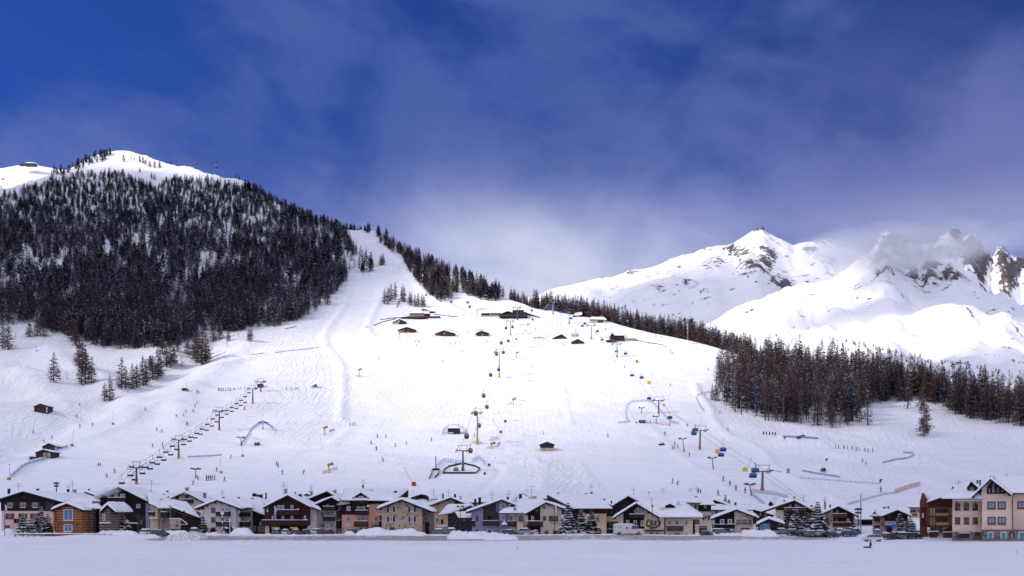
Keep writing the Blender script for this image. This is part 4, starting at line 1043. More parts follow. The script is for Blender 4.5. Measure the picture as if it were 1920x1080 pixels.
# H6 white stuccoed house
h = House('house', 'white plastered house with brown square windows and an arched cellar door', 192, 410, 'house', G_)
RP = [(365, 951), (407, 933), (452, 951)]
h.wall(383, 442, top_of(RP, 383, 442), 11, WHITE); h.gable(*RP, D=12, oh=1.0, back=.3)
for y in (952, 970): h.window(396, y, 404, y+8.5, FRB, GLD, 0, 0)
for y in (952, 970): h.window(414, y, 421, y+8, FRW, GLB); h.window(423, y, 430, y+8, FRW, GLB)
h.balcony(408, 959, 433, 967, BEAM); h.balcony(408, 978, 433, 986.5, BEAM)
h.opening(394, 989, 405, 999, BEAM, True, fr=STONE); h.window(446, 953, 450, 961, YELLOW, GLC, 0, 0); h.window(447, 970, 451, 977, YELLOW, GLC, 0, 0)
h.wall(452.5, 471, 953, 6, GREIGE, y0=195.5); 
for y in (953, 969): h.window(454, y, 459, y+8, FRW, GLB, y=195.5); h.window(461, y, 467, y+8, FRW, GLB, y=195.5)
h.balcony(452.6, 960, 470.5, 968, BEAM, y=195.4); h.balcony(452.6, 978, 470.5, 986, BEAM, y=195.4)
h.slope([h.pw(450, 951, 193.6), h.pw(475, 952, 193.6), h.pw(470, 940, 202), h.pw(440, 938, 202)])
h.clad([(415, 946.5), (417, 946.5), (417, 948), (415, 948)], FRB, name='wall_ornament'); h.antenna(417, 920, 934, 6); h.chimney(416, 930, 421, 936, 5, GREYM)
# annex
h.wall(377, 382.5, 968, 5, CREAM, y0=193.5); h.slope([h.pw(374, 968.5, 192.8), h.pw(392, 968.5, 192.8), h.pw(388, 962.5, 197.5), h.pw(378, 962.5, 197.5)], snow=.3)
h.window(378.3, 970, 382, 978, FRW, GLB, 0, 1, y=193.5)
# dark barn between
h = House('barn', 'dark low barn squeezed between the white house and the red timber chalet', 197, 482, 'barn')
h.wall(472, 497, [(472, 958), (480, 960), (497, 967)], 8, DARKW); h.slope([h.pw(470, 956, 196.2), h.pw(498, 966.5, 196.2), h.pw(494, 950, 206), h.pw(464, 946, 206)])
h.clad([(472, 985), (480, 985), (480, 997), (472, 997)], STONED, out=.3, name='stone_base'); h.clad([(484, 986), (497, 986), (497, 998), (484, 998)], LOGG, out=.4, name='board_fence'); h.opening(487, 978, 490, 986, GLC, name='window')
# H7 behind
h = House('chalet', 'small red brown gabled chalet behind the dark low barn', 240, 474, 'house', G_)
RP = [(457, 940), (473, 930), (499, 945)]
h.wall(461, 495, top_of(RP, 461, 495, 4.5), 10, REDW2); h.gable(*RP, D=10, oh=.8); h.chimney(473, 924, 480, 931, 5, BEAM); h.chimney(481, 926, 491, 931, 5, METAL); h.chimney(497, 923, 500, 931, 6, STONED)
h.wall(463, 490, 950, 6, GREIGE, y0=228); h.slope([h.pw(458, 948, 227), h.pw(497, 953, 227), h.pw(492, 938, 238), h.pw(462, 938, 238)]); h.chimney(445, 931, 449, 938, -3, REDW2); h.chimney(452, 935, 457, 940, -6, STONED)
# H8 red timber chalet
h = House('chalet', 'tall dark red timber chalet with a full width balcony above two yellow banners', 192, 538, 'house', G_)
RP = [(493, 949), (539, 924), (582, 948)]
h.wall(497, 577, top_of(RP, 497, 577), 12, CREAM); h.gable(*RP, D=12, oh=1.2)
h.clad([(496, 985), (578, 985)]+[(a, b) for a, b in reversed(top_of(RP, 496, 578, 6.2))], REDW, D=5.)
h.opening(505, 986, 576, 1003, BEAM, name='garage_opening')
for x0, x1, y0, y1 in ((520, 526, 947, 956), (528, 533, 947, 956), (545, 550, 947, 956), (510, 518, 967, 975.5), (528, 533, 967, 976), (545, 550, 967, 976), (570, 574, 967, 975)): h.window(x0, y0, x1, y1, FRW, GLC, 0 if x1-x0 < 7 else 1, y=191.9)
h.window(500, 948, 503, 959, FRW, GLC, 0, y=191.9)
h.balcony(519, 956, 563, 965, REDW); h.balcony(494, 975, 580, 985.5, REDW, 1.5)
h.opening(557, 953, 561, 956, YELLOW, name='yellow_sign', y=191.9)  # small yellow sign, plain colour without glow
h.slope([h.pw(574, 947, 192.6), h.pw(603, 957, 192.6), h.pw(596, 945, 204), h.pw(572, 938, 204)]); h.wall(578.3, 592, [(578.3, 951), (592, 956)], 9, WHITE, y0=194)
for dy in range(6): MB().box(h.X(589.5, 194), h.X(592.2, 194), 193.93, 193.99, h.Z(960+dy*7.2, 194), h.Z(957+dy*7.2, 194)).build('quoin', WPOST, h.o)
h.chimney(533, 915, 538, 926, 5, GREYM); h.antenna(532, 904, 922, 5); h.chimney(552, 921, 555, 929, 7, GREYM); h.chimney(560, 925, 565, 936, 5, BEAM)
for x0, x1, b1, b2 in ((513.5, 528, 988, 991.2), (548, 561, 988, 991.2)):
    b = MB().box(h.X(x0), h.X(x1), 190.3, 190.36, h.Z(b2), h.Z(b1)).build('banner', mat('yellow_green_banner', (.50, .72, .03), .6, .03, 2.), h.o)
    marks(h, b, x0+.8, x1-.8, b1+.6, b2-.6, 190.29, METAL, int(x0))
    MB().box(h.X(x0+4), h.X(x1-3), 190.3, 190.36, h.Z(995), h.Z(992)).build('banner', mat('yellow_banner', (.80, .82, .02), .6, .03, 2.), h.o)
    MB().box(h.X(x0), h.X(x1+3), 190.6, 190.66, h.Z(996.5), h.Z(992.5)).build('banner', mat('red_banner', (.5, .03, .05), .6, .1, 2.), h.o)
# H9
h = House('chalet', 'beige and dark chalet with two stepped gables left of the peach building', 196, 612, 'house', G_)
RP0 = [(567, 937), (613, 917), (634, 931)]
h.gable(*RP0, D=8, y0=201); h.wall(585, 631, top_of(RP0, 585, 631), 8, DARKW, y0=201, base=960)
RP = [(588, 944), (622, 928), (634, 937)]
h.wall(592, 629, top_of(RP, 592, 629), 5, GREIGE); h.clad([(591, 957), (630, 957)]+[(a, b) for a, b in reversed(top_of(RP, 591, 630, 6.2))], DARKW, D=5.01); h.gable(*RP, D=3.5, oh=1.2)
h.window(612, 944, 617, 949.5, FRB, GLC, 0, y=195.9); h.balcony(607, 949.5, 629, 957, REDW); h.window(602, 961, 607, 967, FRB, GLD); h.window(611, 960, 618, 967, FRB, GLC); h.window(621, 960, 627, 967, FRB, GLC)
h.balcony(607, 968, 629, 976, BEAM); h.window(597.5, 980, 611, 990, FRP, GLD, 2, 0, fw=.14); h.window(619, 980, 627, 988, FRP, GLD)
h.chimney(625, 917, 630, 925, 6, GREYM); h.antenna(584, 909, 925, 10); h.chimney(582, 920, 586, 930, 10, GREYM)
# H10 peach building
h = House('apartment_building', 'peach and dark timber building with an oval white sign and a long snow roof', 197, 680, 'building')
h.wall(641, 722, 938, 10, PEACH); h.clad([(640.5, 965), (691.5, 965), (691.5, 938), (640.5, 938)], DARKW, out=.08); h.clad([(692, 945), (722.3, 945), (722.3, 938), (692, 938)], DARKW, out=.08)
h.slope([h.pw(640, 938, 195.6), h.pw(740, 939, 195.6), h.pw(766, 918, 205), h.pw(646, 918, 205)], snow=.5)
h.slope([h.pw(766, 918.4, 205.3), h.pw(645, 918.4, 205.3), h.pw(640, 940, 213), h.pw(765, 940, 213)], snow=.5)
h.dormer(663, 691, 677, 924.5, 934, 945, 196.2, 4); h.window(673, 930, 682, 938, FRW, GLC, y=196.2); h.balcony(667, 938, 690, 945, REDW, .9, y=196.2)
for x in (650, 669, 678): h.window(x, 949, x+7, 957, FRW, GLC, 0, y=196.9)
for x in (650, 669, 678): h.window(x, 969, x+7, 977, FRP, GLB, 0)
h.window(701, 949, 708, 957, FRP, GLC, 0); h.window(701, 969, 708, 977, FRP, GLD, 0)
h.balcony(667, 957, 692, 965, REDW); h.balcony(665.5, 977, 690.5, 986.5, REDW)
h.window(650, 991, 671, 1002, FRP, mat('blue_shop_glass', (.03, .09, .17), .2, .1, 1.), 2, 0, fw=.14); h.window(684, 990, 695, 995, FRB, GLD, 2, 0)
MB().box(h.X(700), h.X(711), 196.5, 196.9, h.Z(988.5), h.Z(984)).build('awning', mat('blue_awning', (.06, .09, .26), .8, .1, 2.), h.o)
# oval sign
mb = MB(); cxs, czs = h.X(653), h.Z(984.5); n = 24; a_, b_ = .74, .36
mb.prism([(cxs+a_*math.cos(2*math.pi*k/n), czs+b_*math.sin(2*math.pi*k/n)) for k in range(n)], 196.86, 196.95)
so_ = mb.build('oval_sign', WPOST, h.o); text_obj('sign_lettering', 'Winery', .36, (cxs, 196.84, czs), METAL, h.o, ext=.006)
for x in (644, 677, 711): MB().ball((h.X(x), 196.8, h.Z(991)), .11).build('wall_lamp', BEAM, h.o)
h.dormer(719, 737, 728, 923, 927, 929, 201.2, 3, REDW)
for x in (644+13, 665, 711, 733, 756-6): MB().box(h.X(x-.8, 204.5), h.X(x+.8, 204.5), 204.4, 204.8, h.Z(918, 204.5), h.Z(914.8, 204.5)).build('roof_vent', BEAM, h.roof)
h.chimney(693, 917, 698, 924, 5, BEAM); h.chimney(739, 919, 744, 929, 3.5, BEAM); h.antenna(681, 899, 917, 7.5); h.chimney(679, 908, 682, 917, 7.5, METAL, False)
for x in (706, 713): MB().box(h.X(x, 199), h.X(x+3, 199), 198.8, 199.6, h.Z(928, 199), h.Z(926.5, 199)).build('skylight', GLD, h.roof)
MB().box(h.X(713.5), h.X(716), 196, 196.8, h.zb, h.Z(966)).build('porch_post', REDW2, h.o); h.balcony(712, 977, 716.5, 986.5, BEAM)
h.clad([(709, 964), (716, 964), (716, 965.5), (709, 965.5)], SNOW, out=1.2, name='snowy_canopy')
# its stair tower on the left
h = House('apartment_building', 'narrow stair wing with stacked dark balconies at the left of the peach building', 198, 632, 'building')
h.wall(629.5, 640, 946, 6, WHITE, y0=198.5); h.slope([h.pw(616, 949, 196.6), h.pw(657, 944.5, 196.6), h.pw(643, 930, 204), h.pw(631, 930, 204)], snow=.6)
h.balcony(621, 957, 640, 969, REDW, 1.4, y=198.4); h.balcony(618, 976, 640, 990, BEAM, 1.6, y=198.4); h.window(630.5, 971, 633, 975.6, YELLOW, GLC, 0, 0, y=198.5)
# H11 stone house
h = House('stone_house', 'rough stone house with four dark shuttered windows behind a snow pile', 186, 752, 'house')
RP = [(707, 951), (753, 931), (811, 956)]
h.wall(716, 791, top_of(RP, 716, 791), 9.5, STONE); h.gable(*RP, D=9, oh=1.0, snow=.5)
for y in (950.5, 969):
    for x in (730, 769.5): h.window(x, y, x+6.5, y+9, FRW, GLB, 1, 0, sh=SHUT)
h.window(769.5, 989, 777, 998.5, FRB, SHUTR, 0, 0); h.window(731, 988.5, 739, 992, FRB, GLD, 0, 0)
h.wall(791.3, 808, [(791.3, 953), (808, 959)], 8, STONED, y0=188); h.opening(797, 979, 805, 1003, BEAM, name='passage', y=188)
h.chimney(786, 990, 789, 1000, -.5, STONE, False)
# H12 yellow house behind
h = House('house', 'pale yellow house partly hidden behind the stone house', 217, 842, 'house', G_)
RP = [(797, 949), (845, 929), (888, 949)]
h.wall(809, 882, top_of(RP, 809, 882, 5.2), 11, YELLOW); h.gable(*RP, D=11, oh=1.)
h.window(841, 938, 847, 946, FRP, GLD, 0, 0); h.window(817, 955, 823, 963, FRP, GLC, 1, 0); h.window(817, 971, 823, 979, FRP, GLB, 1, 0); h.clad([(853, 938), (860, 938), (872, 944), (872, 947), (853, 947)], DARKW)
h.opening(827, 974, 829.5, 983, BEAM); h.window(817, 989, 822, 993, FRB, GLD, 0, 0)
h.slope([h.pw(806, 935.5, 222), h.pw(820, 935.5, 222), h.pw(818, 930, 230), h.pw(808, 930, 230)], snow=.3)
h.chimney(829, 924, 832, 930, 7, BEAM); h.chimney(851, 925, 855, 931, 7, BEAM); h.chimney(862, 929, 865, 934, 7, GREYM); h.antenna(813, 916, 932, 7); h.antenna(841, 918, 930, 8)
# H13 barn
h = House('barn', 'dark log barn with a sagging snow roof beside a double headed lamp', 205, 860, 'barn')
h.wall(840, 885, [(840, 965), (866, 955), (885, 949)], 9, GREYW); h.wall(831, 839.7, 968, 8, YELLOW); h.slope([h.pw(822, 966, 204), h.pw(846, 962, 204), h.pw(884, 947, 213), h.pw(838, 947.5, 213)], snow=.5)
h.slope([h.pw(853, 960, 203.6), h.pw(884, 960, 203.6), h.pw(884, 971, 201.8), h.pw(860, 971, 201.8)][::-1], snow=.3); h.clad([(820, 984), (840, 984), (840, 987), (820, 987)], SNOW, out=1.3, name='snowy_canopy'); h.opening(868, 974, 872, 975.5, GLC, name='window'); h.opening(829, 974, 831.3, 983, BEAM, y=205)
MB().tube((h.X(850), 203, h.Z(990)), (h.X(861), 203, h.Z(971)), .06).build('prop', STONED, h.o)
# H14 lilac house
h = House('house', 'lilac plastered house with a tall dark timber bay and white framed windows', 189, 920, 'house', G_)
RP = [(873, 958), (941, 932), (966, 944)]
h.wall(885, 954, top_of(RP, 885, 954), 12, LILAC); h.gable(*RP, D=12, oh=1.1)
h.clad([(906, 984), (935, 984), (935, 942.5), (930, 944), (906, 953)], GREYW, out=.12); h.clad([(930, 943), (935, 941), (935, 960), (930, 960)], GLD, out=.16, name='tall_window')
for y0, y1 in ((944, 953.5), (966, 975.5), (992, 1000.5)): h.window(939, y0, 947.5, y1, FRW, GLD, 1, 0, fw=.14)
h.opening(914.5, 993, 922.5, 1006, GLD, fr=FRW); h.window(892, 967, 897, 976, FRB, GLD, 0, 0); h.window(892, 993, 897, 1001, FRB, GLD, 0, 0)
h.balcony(906, 976, 936, 985, GREYW, 1.1); h.balcony(884.5, 976, 891, 986, DARKW, .8); h.opening(915, 967, 921, 976, BEAM, name='window', y=188.86)
h.clad([(885, 984.3), (905, 984.3), (905, 985.3), (885, 985.3)], LILAC, out=.12, name='string_course')
h.chimney(889, 934, 893, 946, 3, BEAM); h.chimney(897, 931, 902, 944, 4, BEAM); h.antenna(922.5, 921, 939, 6); h.antenna(954, 920, 936, 10); h.chimney(950, 930, 954, 934, 10, METAL)
# H15 cream house
h = House('house', 'cream plastered house with a round window and a deep dark balcony bay', 186, 1010, 'house', G_)
RP = [(936, 961), (1024, 937), (1063, 953)]
h.wall(970, 1053, top_of([(936, 961), (985, 961), (1024, 936), (1063, 953)], 970, 1053), 13, CREAM)
mb = MB(); y0 = 185
h.gable((984, 961), (1024, 937), (1064, 953), D=13, oh=1.1)
h.wall(954, 969.7, 964, 9, CREAM, y0=187.5); h.slope([h.pw(935, 962, 185.6), h.pw(986, 962, 185.6), h.pw(1022, 938.5, 193), h.pw(974, 938, 196)], snow=.5)
h.dormer(963, 968, 966, 952, 960, 964, 186.3, 3, DARKW)
h.clad([(990, 1003), (1013, 1003), (1013, 950.5), (1008, 952), (990, 962)], DARKW, out=.06); h.window(996, 967.5, 1001, 976, FRP, GLB, 0, 1, y=185.93); h.window(1004, 955, 1009, 960, FRB, GLC, 1, 0, y=185.93)
h.window(971.5, 967.5, 980, 977, FRB, GLD, 1, 0); h.window(1018, 967.5, 1024, 975, FRB, GLD, 1, 0); h.window(1029, 967.5, 1046, 976.5, FRB, GLD, 3, 0)
mb = MB(); X_, Z_ = h.X(1020.5), h.Z(952); mb.prism([(X_+.27*math.cos(k*math.pi/8), Z_+.27*math.sin(k*math.pi/8)) for k in range(16)], 185.93, 185.99); mb.build('round_window', GLD, h.o)
h.balcony(987, 977, 1018, 986.5, REDW, 1.4); h.balcony(952.5, 977, 968, 987, REDW, 1.1, y=187.3); h.opening(991, 988, 1012, 1003, BEAM, name='garage_opening', y=185.93)
h.opening(1021, 995, 1028, 1005, GLD, True, fr=STONE); h.opening(1037, 995, 1048, 1005, FRB, name='garage_door'); h.opening(971, 996, 976, 1006, BEAM); h.window(955.5, 968, 959, 976, FRB, GLC, 0, 0, y=187.5); h.opening(956, 996, 960, 1004, BEAM, y=187.5)
MB().path([(h.X(a), 185.93, h.Z(b)) for a, b in ((1031, 982.5), (1033, 979.5), (1035, 982), (1038, 981), (1041, 982), (1045, 981.5))], .03).build('wall_scroll', BEAM, h.o)
MB().path([(h.X(a), 185.9, h.Z(b)) for a, b in ((976, 965), (982, 970), (983, 1002))], .06).build('drainpipe', BEAM, h.o)
h.opening(987.3, 977.8, 990, 983, GLC, name='notice_board', y=184.5)
h.chimney(969, 939, 977, 948, 6, STONE); h.chimney(998, 929, 1006, 938, 7, STONE); h.antenna(997, 911, 934, 8)
h.slope([h.pw(940, 984, 185.7), h.pw(951, 984, 185.7), h.pw(950, 978, 188), h.pw(944, 978, 188)], snow=.35, name='woodshed_roof')
# H16 long roofed building
h = House('apartment_building', 'long building with a broad plain snow roof over a dark wood band and yellow wall', 200, 1098, 'building')
h.wall(1060, 1137, 957, 9, YELLOW); h.clad([(1059.5, 963), (1137.4, 963), (1137.4, 952), (1059.5, 952)], REDW, out=.09)
h.clad([(1059.5, 985), (1090, 985), (1090, 963), (1059.5, 963)], REDW, out=.06)
h.slope([h.pw(1074, 953.5, 198.6), h.pw(1149, 953.5, 198.6), h.pw(1122, 929, 210), h.pw(1026, 929, 210)], snow=.45)
h.slope([h.pw(1122, 929.3, 210.3), h.pw(1027, 929.3, 210.3), h.pw(1020, 952, 220), h.pw(1130, 952, 220)], snow=.4)
MB().add([h.pw(1024, 931, 209.8), h.pw(1072, 956, 198.4), h.pw(1072, 952, 198.4), h.pw(1027, 928, 209.8)], [(0, 1, 2, 3)]).build('verge_board', REDW, h.o)
MB().add([h.pw(1026, 932, 209.9), h.pw(1027, 965, 209.9), h.pw(1072, 965, 199.9), h.pw(1072, 956, 199.9)], [(0, 1, 2, 3)]).build('gable_wall', DARKW, h.o)
h.window(1117, 969, 1124, 978, FRP, GLD, 0, 0); h.opening(1117, 991, 1128, 1005, GLD, True)
h.wall(1137.6, 1160, 957, 5, YELLOW, y0=203, base=None); h.clad([(1138, 957), (1160, 957), (1160, 968), (1138, 968)][::-1], DARKW, y0=203); h.window(1145, 958, 1149, 963, FRB, GLB, 0, 1, y=202.9)
h.balcony(1138, 977, 1159, 988, DARKW, 1.4, y=203); h.balcony(1138, 992, 1159, 1004, DARKW, 1.4, y=203); h.window(1140, 980, 1144, 988, FRW, GLC, 0, 0, y=202.95)
h.chimney(1104, 938, 1107, 945, 4.5, STONED); h.chimney(1045, 922, 1048, 929, 11, STONED); h.antenna(1108, 906, 926, 11); h.chimney(1107, 921, 1111, 929, 10.5, STONED); h.chimney(1096, 924, 1102, 928, 10.5, METAL, False); h.chimney(1130, 934, 1135, 940, 8, GREYM)
# behind between H14 and H16
h = House('house', 'house behind the cream one, only its snow roof and dark gable showing', 232, 1000, 'house', G_)
RP = [(965, 941), (998, 928), (1030, 935)]
h.wall(972, 1045, 938, 12, GREIGE); h.gable(*RP, D=10); h.slope([h.pw(996, 934, 228), h.pw(1052, 936, 228), h.pw(1050, 924, 240), h.pw(980, 924, 240)])
h.chimney(973, 925, 979, 931, 3, METAL, False); h.antenna(988, 917, 929, 9)
for x in (993, 1007, 1012, 1021, 1035): MB().box(h.X(x-.7, 240), h.X(x+.7, 240), 239.6, 240.2, h.Z(926, 240), h.Z(921.8, 240)).build('roof_vent', BEAM, h.roof)
h = House('house', 'low house behind the lilac one with a flat spread of roof snow', 225, 905, 'house', G_)
h.wall(885, 955, 942, 10, GREIGE); h.slope([h.pw(880, 942, 223.5), h.pw(960, 942, 223.5), h.pw(972, 930, 233), h.pw(905, 932, 233)], snow=.5); h.chimney(919, 931, 925, 935, 7, METAL, False); h.chimney(931, 929, 935, 932, 7, METAL, False); h.chimney(964, 929, 968, 932, 8, GREYM)
# H17 dark chalet behind
h = House('chalet', 'big blue black timber chalet rising behind the chalet with the painted tree', 216, 1185, 'house', G_)
RP = [(1147, 947), (1178, 926), (1206, 944)]
h.wall(1150, 1200, top_of(RP, 1150, 1200, 5), 9, mat('blue_black_timber', (.035, .032, .045), .85, .25, 2., 'planks', .03)); h.gable(*RP, D=8)
h.slope([h.pw(1200, 946, 216.4), h.pw(1250, 948, 216.4), h.pw(1228, 925, 226), h.pw(1180, 927, 226)], snow=.5); h.window(1167, 946, 1170, 951, FRB, GLD, 0); h.window(1171, 946, 1175, 951, FRB, GLD, 0); h.antenna(1188, 914, 926, 8)
# H18 painted chalet
h = House('chalet', 'cream and dark timber chalet with a painted tree mural and a broad hipped snow roof', 186, 1220, 'house', G_)
RP = [(1149, 969), (1193, 939), (1238, 968)]
h.wall(1159, 1244, top_of(RP, 1159, 1244), 9, CREAM); h.gable(*RP, D=4, oh=1.2)
h.clad([(1169, 991), (1208, 991), (1208, 956), (1194, 945.5), (1169, 962)], DARKW, out=.08)
for pl in ([(1190, 962), (1196, 962), (1196, 951), (1190, 957)], [(1197.5, 962), (1202, 962), (1202, 950), (1197.5, 950)], [(1203.5, 963), (1207.5, 963), (1207.5, 952.5), (1203.5, 950)]):
    o = h.clad(pl, GLD, out=.14, name='gable_window'); m2 = MB(); pp = [(h.X(a), h.Z(b)) for a, b in pl]
    for p, q in zip(pp, pp[1:]+pp[:1]): m2.tube((p[0], 185.84, p[1]), (q[0], 185.84, q[1]), .07, n=4)
    m2.build('frame', FRW, o)
h.balcony(1180, 964, 1208, 972, REDW); h.window(1214, 954, 1218, 962, FRB, GLD, 0, 0)
for x in (1174, 1188, 1201.5): h.window(x, 975.5, x+6, 985.5, FRW, GLD, 0, 0, y=185.9, fw=.12)
h.balcony(1162, 986, 1198, 994, BEAM, .8); h.window(1219, 976, 1224, 984.5, FRB, GLD, 1, 0); h.window(1226, 976, 1231, 984.5, FRB, GLD, 1, 0)
h.clad([(1209, 993.5), (1245, 993.5), (1245, 996), (1209, 996)], BEAM, out=.7, name='canopy'); h.opening(1216.5, 998, 1224, 1007, GLD, True, fr=STONE); h.opening(1230, 999, 1235, 1007, GLD, name='window', fr=FRP)
# mural: branches and leaves painted on the plaster
mb = MB(); r = random.Random(12)
mb.path([(h.X(a), 185.975, h.Z(b)) for a, b in ((1217, 992), (1222, 991), (1227, 992), (1231, 990), (1234, 986), (1236, 982))], .05, 4)
mb.path([(h.X(a), 185.975, h.Z(b)) for a, b in ((1227, 992), (1220, 989), (1214, 984), (1212, 979))], .05, 4)
mb.build('mural_branches', mat('mural_brown', (.25, .17, .10), .9, .2, 2.), h.o)
mb = MB()
for k in range(120):
    t = r.random()*6.28; rr_ = .75+.35*r.random(); a = 1224.5+13*math.cos(t)*rr_*1.0; b = 981+9*math.sin(t)*rr_
    if b < 970 or b > 991.5 or (1218 < a < 1232 and b < 986): continue
    X0, Z0 = h.X(a), h.Z(b); q = .12+.1*r.random(); mb.prism([(X0-q, Z0), (X0, Z0-q*.7), (X0+q, Z0), (X0, Z0+q*.7)], 185.955, 185.985)
mb.build('mural_leaves', mat('mural_ochre', (.38, .28, .12), .9, .3, 2.), h.o)
# hipped wing
h.wall(1245.5, 1299, 970, 9, SALMON, y0=186.3)
h.slope([h.pw(1236, 970, 184.9), h.pw(1319, 970, 184.9), h.pw(1278, 940.5, 193.5), h.pw(1196, 940.5, 193.5)], snow=.5)
h.slope([h.pw(1319, 970, 184.9), h.pw(1316, 968, 197), h.pw(1278, 941, 194), h.pw(1278, 940.8, 193.6)], snow=.4)
for x0, x1 in ((1252.5, 1258), (1266.5, 1272.5), (1284.5, 1289.5)): h.window(x0, 976, x1, 984.5, FRP, GLD, 0, 1, y=186.3)
h.balcony(1250, 985, 1281, 994.5, GREYW, 1.0, y=186.3); h.window(1253, 1000, 1257, 1006, FRP, GLD, 0, 0, y=186.3); h.window(1264, 999, 1275, 1006.5, FRP, GLD, 2, 0, y=186.3); h.window(1285, 1000, 1289.5, 1006, FRP, GLD, 0, 0, y=186.3)
MB().path([(h.X(a), 186.2, h.Z(b)) for a, b in ((1252, 969), (1246.5, 974), (1246.5, 1006))], .07).build('drainpipe', BEAM, h.o)
h.chimney(1239, 950, 1246.5, 962, 1.2, CREAM); h.chimney(1269.5, 939, 1274.5, 948, 4, CREAM); h.dormer(1247, 1264, 1256, 945.5, 949.5, 953.5, 188.6, 3, DARKW); h.antenna(1222, 932, 944, 3)
h.wall(1299.4, 1303, 975, 4, DARKW, y0=190); h.balcony(1299, 974, 1311, 982, DARKW, 1.2, y=189)
# H19
h = House('apartment_building', 'pale building with green shuttered windows and a stepped snow roof behind the hipped wing', 205, 1290, 'building')
h.wall(1240, 1333, 944, 10, CREAM); h.slope([h.pw(1212, 940, 203.5), h.pw(1318, 943, 203.5), h.pw(1302, 926, 214), h.pw(1218, 922.5, 214)], snow=.5); h.slope([h.pw(1312, 946.5, 203.2), h.pw(1342, 946.5, 203.2), h.pw(1328, 930, 213), h.pw(1300, 927, 213)], snow=.5)
MB().add([h.pw(1214, 923, 213.6), h.pw(1235, 938, 203.4), h.pw(1241, 938.5, 203.4), h.pw(1219, 922, 213.8)], [(0, 1, 2, 3)]).build('verge_board', REDW, h.o)
h.clad([(1309, 947), (1333.4, 947), (1333.4, 959), (1309, 959)][::-1], DARKW, out=.1); h.window(1297, 947, 1303, 955, FRW, GLD, 1, 0, sh=SHUT); h.window(1321, 966, 1327.5, 975, FRW, GLD, 1, 0, sh=SHUT); h.window(1320, 948, 1325, 952, FRW, GLB, 0, 0, y=204.9)
h.window(1311, 986.5, 1325.5, 999.5, FRB, GLD, 2, 0); h.window(1299, 985, 1303, 995, FRB, GLD, 0, 0); h.clad([(1311, 988), (1325, 988), (1325, 990), (1311, 990)], GLC, out=.16, name='shop_sign')
h.chimney(1245, 926, 1250, 935, 4, GREYM); h.antenna(1243, 915, 928, 5); h.chimney(1303, 929, 1307, 933, 3, BEAM, False); h.chimney(1308, 915, 1310.5, 925, 10, METAL, False); h.chimney(1312.5, 917, 1314.5, 925, 10, METAL, False); h.antenna(1306, 912, 925, 10); h.antenna(1295, 916, 924, 10); h.chimney(1298, 923, 1301, 926, 10, GREYM)
h = House('house', 'dark gabled house half hidden behind the pale building with green shutters', 232, 1356, 'house', G_)
RP = [(1330, 939), (1340, 934), (1378, 950)]
h.wall(1334, 1373, top_of(RP, 1334, 1373, 4.5), 10, DARKW); h.gable(*RP, D=10, oh=.8); h.chimney(1365, 936, 1369, 944, 0, STONED); h.chimney(1377, 941, 1381, 950, -4, BEAM)
h.slope([h.pw(1326, 956, 222), h.pw(1412, 956, 222), h.pw(1406, 949, 230), h.pw(1336, 948, 230)], snow=.4); h.wall(1333, 1408, 958, 6, GREIGE, y0=223)
# H21
h = House('chalet', 'low wide chalet half dark timber half cream with three brown windows in a row', 189, 1378, 'house', G_)
RP = [(1333, 970), (1381, 950), (1423, 968)]
h.wall(1341, 1412, top_of(RP, 1341, 1412), 10, CREAM); h.gable(*RP, D=10, oh=1.1, snow=.48); h.clad([(1340.5, 990), (1377, 990), (1377, 957.5), (1340.5, 972)], DARKW, out=.1)
for x in (1350, 1364.5): h.window(x, 973.5, x+8, 982.5, FRW, GLB, 0, 0, fw=.16, y=188.9)
h.balcony(1335, 983, 1378, 989.5, BEAM); h.opening(1343, 992, 1375, 1001, GLD, name='shop_front')
for x0, x1 in ((1381, 1390), (1392, 1401), (1403.5, 1409)): h.window(x0, 974.5, x1, 982, FRB, GLC, 1, 0)
h.clad([(1379, 984.5), (1411, 984.5), (1411, 985.7), (1379, 985.7)], GREIGE, out=.12, name='string_course'); h.opening(1388, 989.5, 1405, 991.5, FRB, name='shop_sign')
mb = MB()
for k in range(13):
    t = math.pi*k/12; mb.ball((h.X(1396+8*math.cos(t)), 188.96, h.Z(972-4*math.sin(t))), .10, nu=5, nv=4)
mb.build('painted_arch', GREIGE, h.o); h.chimney(1342, 955, 1345, 961, 6, BEAM, False)
# H22 kiosk
h = House('kiosk', 'small dark timber kiosk with a blue poster and thick roof snow', 184, 1443, 'kiosk')
RP = [(1417, 981), (1441, 967), (1471, 979)]
h.wall(1421, 1465, top_of(RP, 1421, 1465), 5, GREYW); h.gable(*RP, D=5, oh=.9, snow=.55, back=.3)
o = h.opening(1424, 980.5, 1444, 996.5, mat('poster_blue', (.06, .26, .55), .5, .2, 2.), name='poster')
mb = MB(); r = random.Random(5)
for k in range(16):
    x, z = h.X(1426+16*r.random()), h.Z(986+8*r.random()); mb.prism([(x-.25, z), (x, z-.08), (x+.3, z+.02), (x+.05, z+.12)], 183.93, 183.945+k*.0004)
mb.build('poster_mountains', GLC, o)
marks(h, o, 1425, 1440, 982.3, 985.2, 183.94, WPOST, 4, 9); marks(h, o, 1436, 1443, 988, 992, 183.925, YELLOW, 5, 4)
h.clad([(1448, 995), (1459, 995), (1459, 996.5), (1448, 996.5)], SNOW, out=.6, name='counter_snow'); h.clad([(1460, 982), (1467, 982), (1467, 983.5), (1460, 983.5)], SNOW, out=.6, name='ledge_snow'); h.opening(1448, 989, 1459, 994, BEAM, name='hatch')
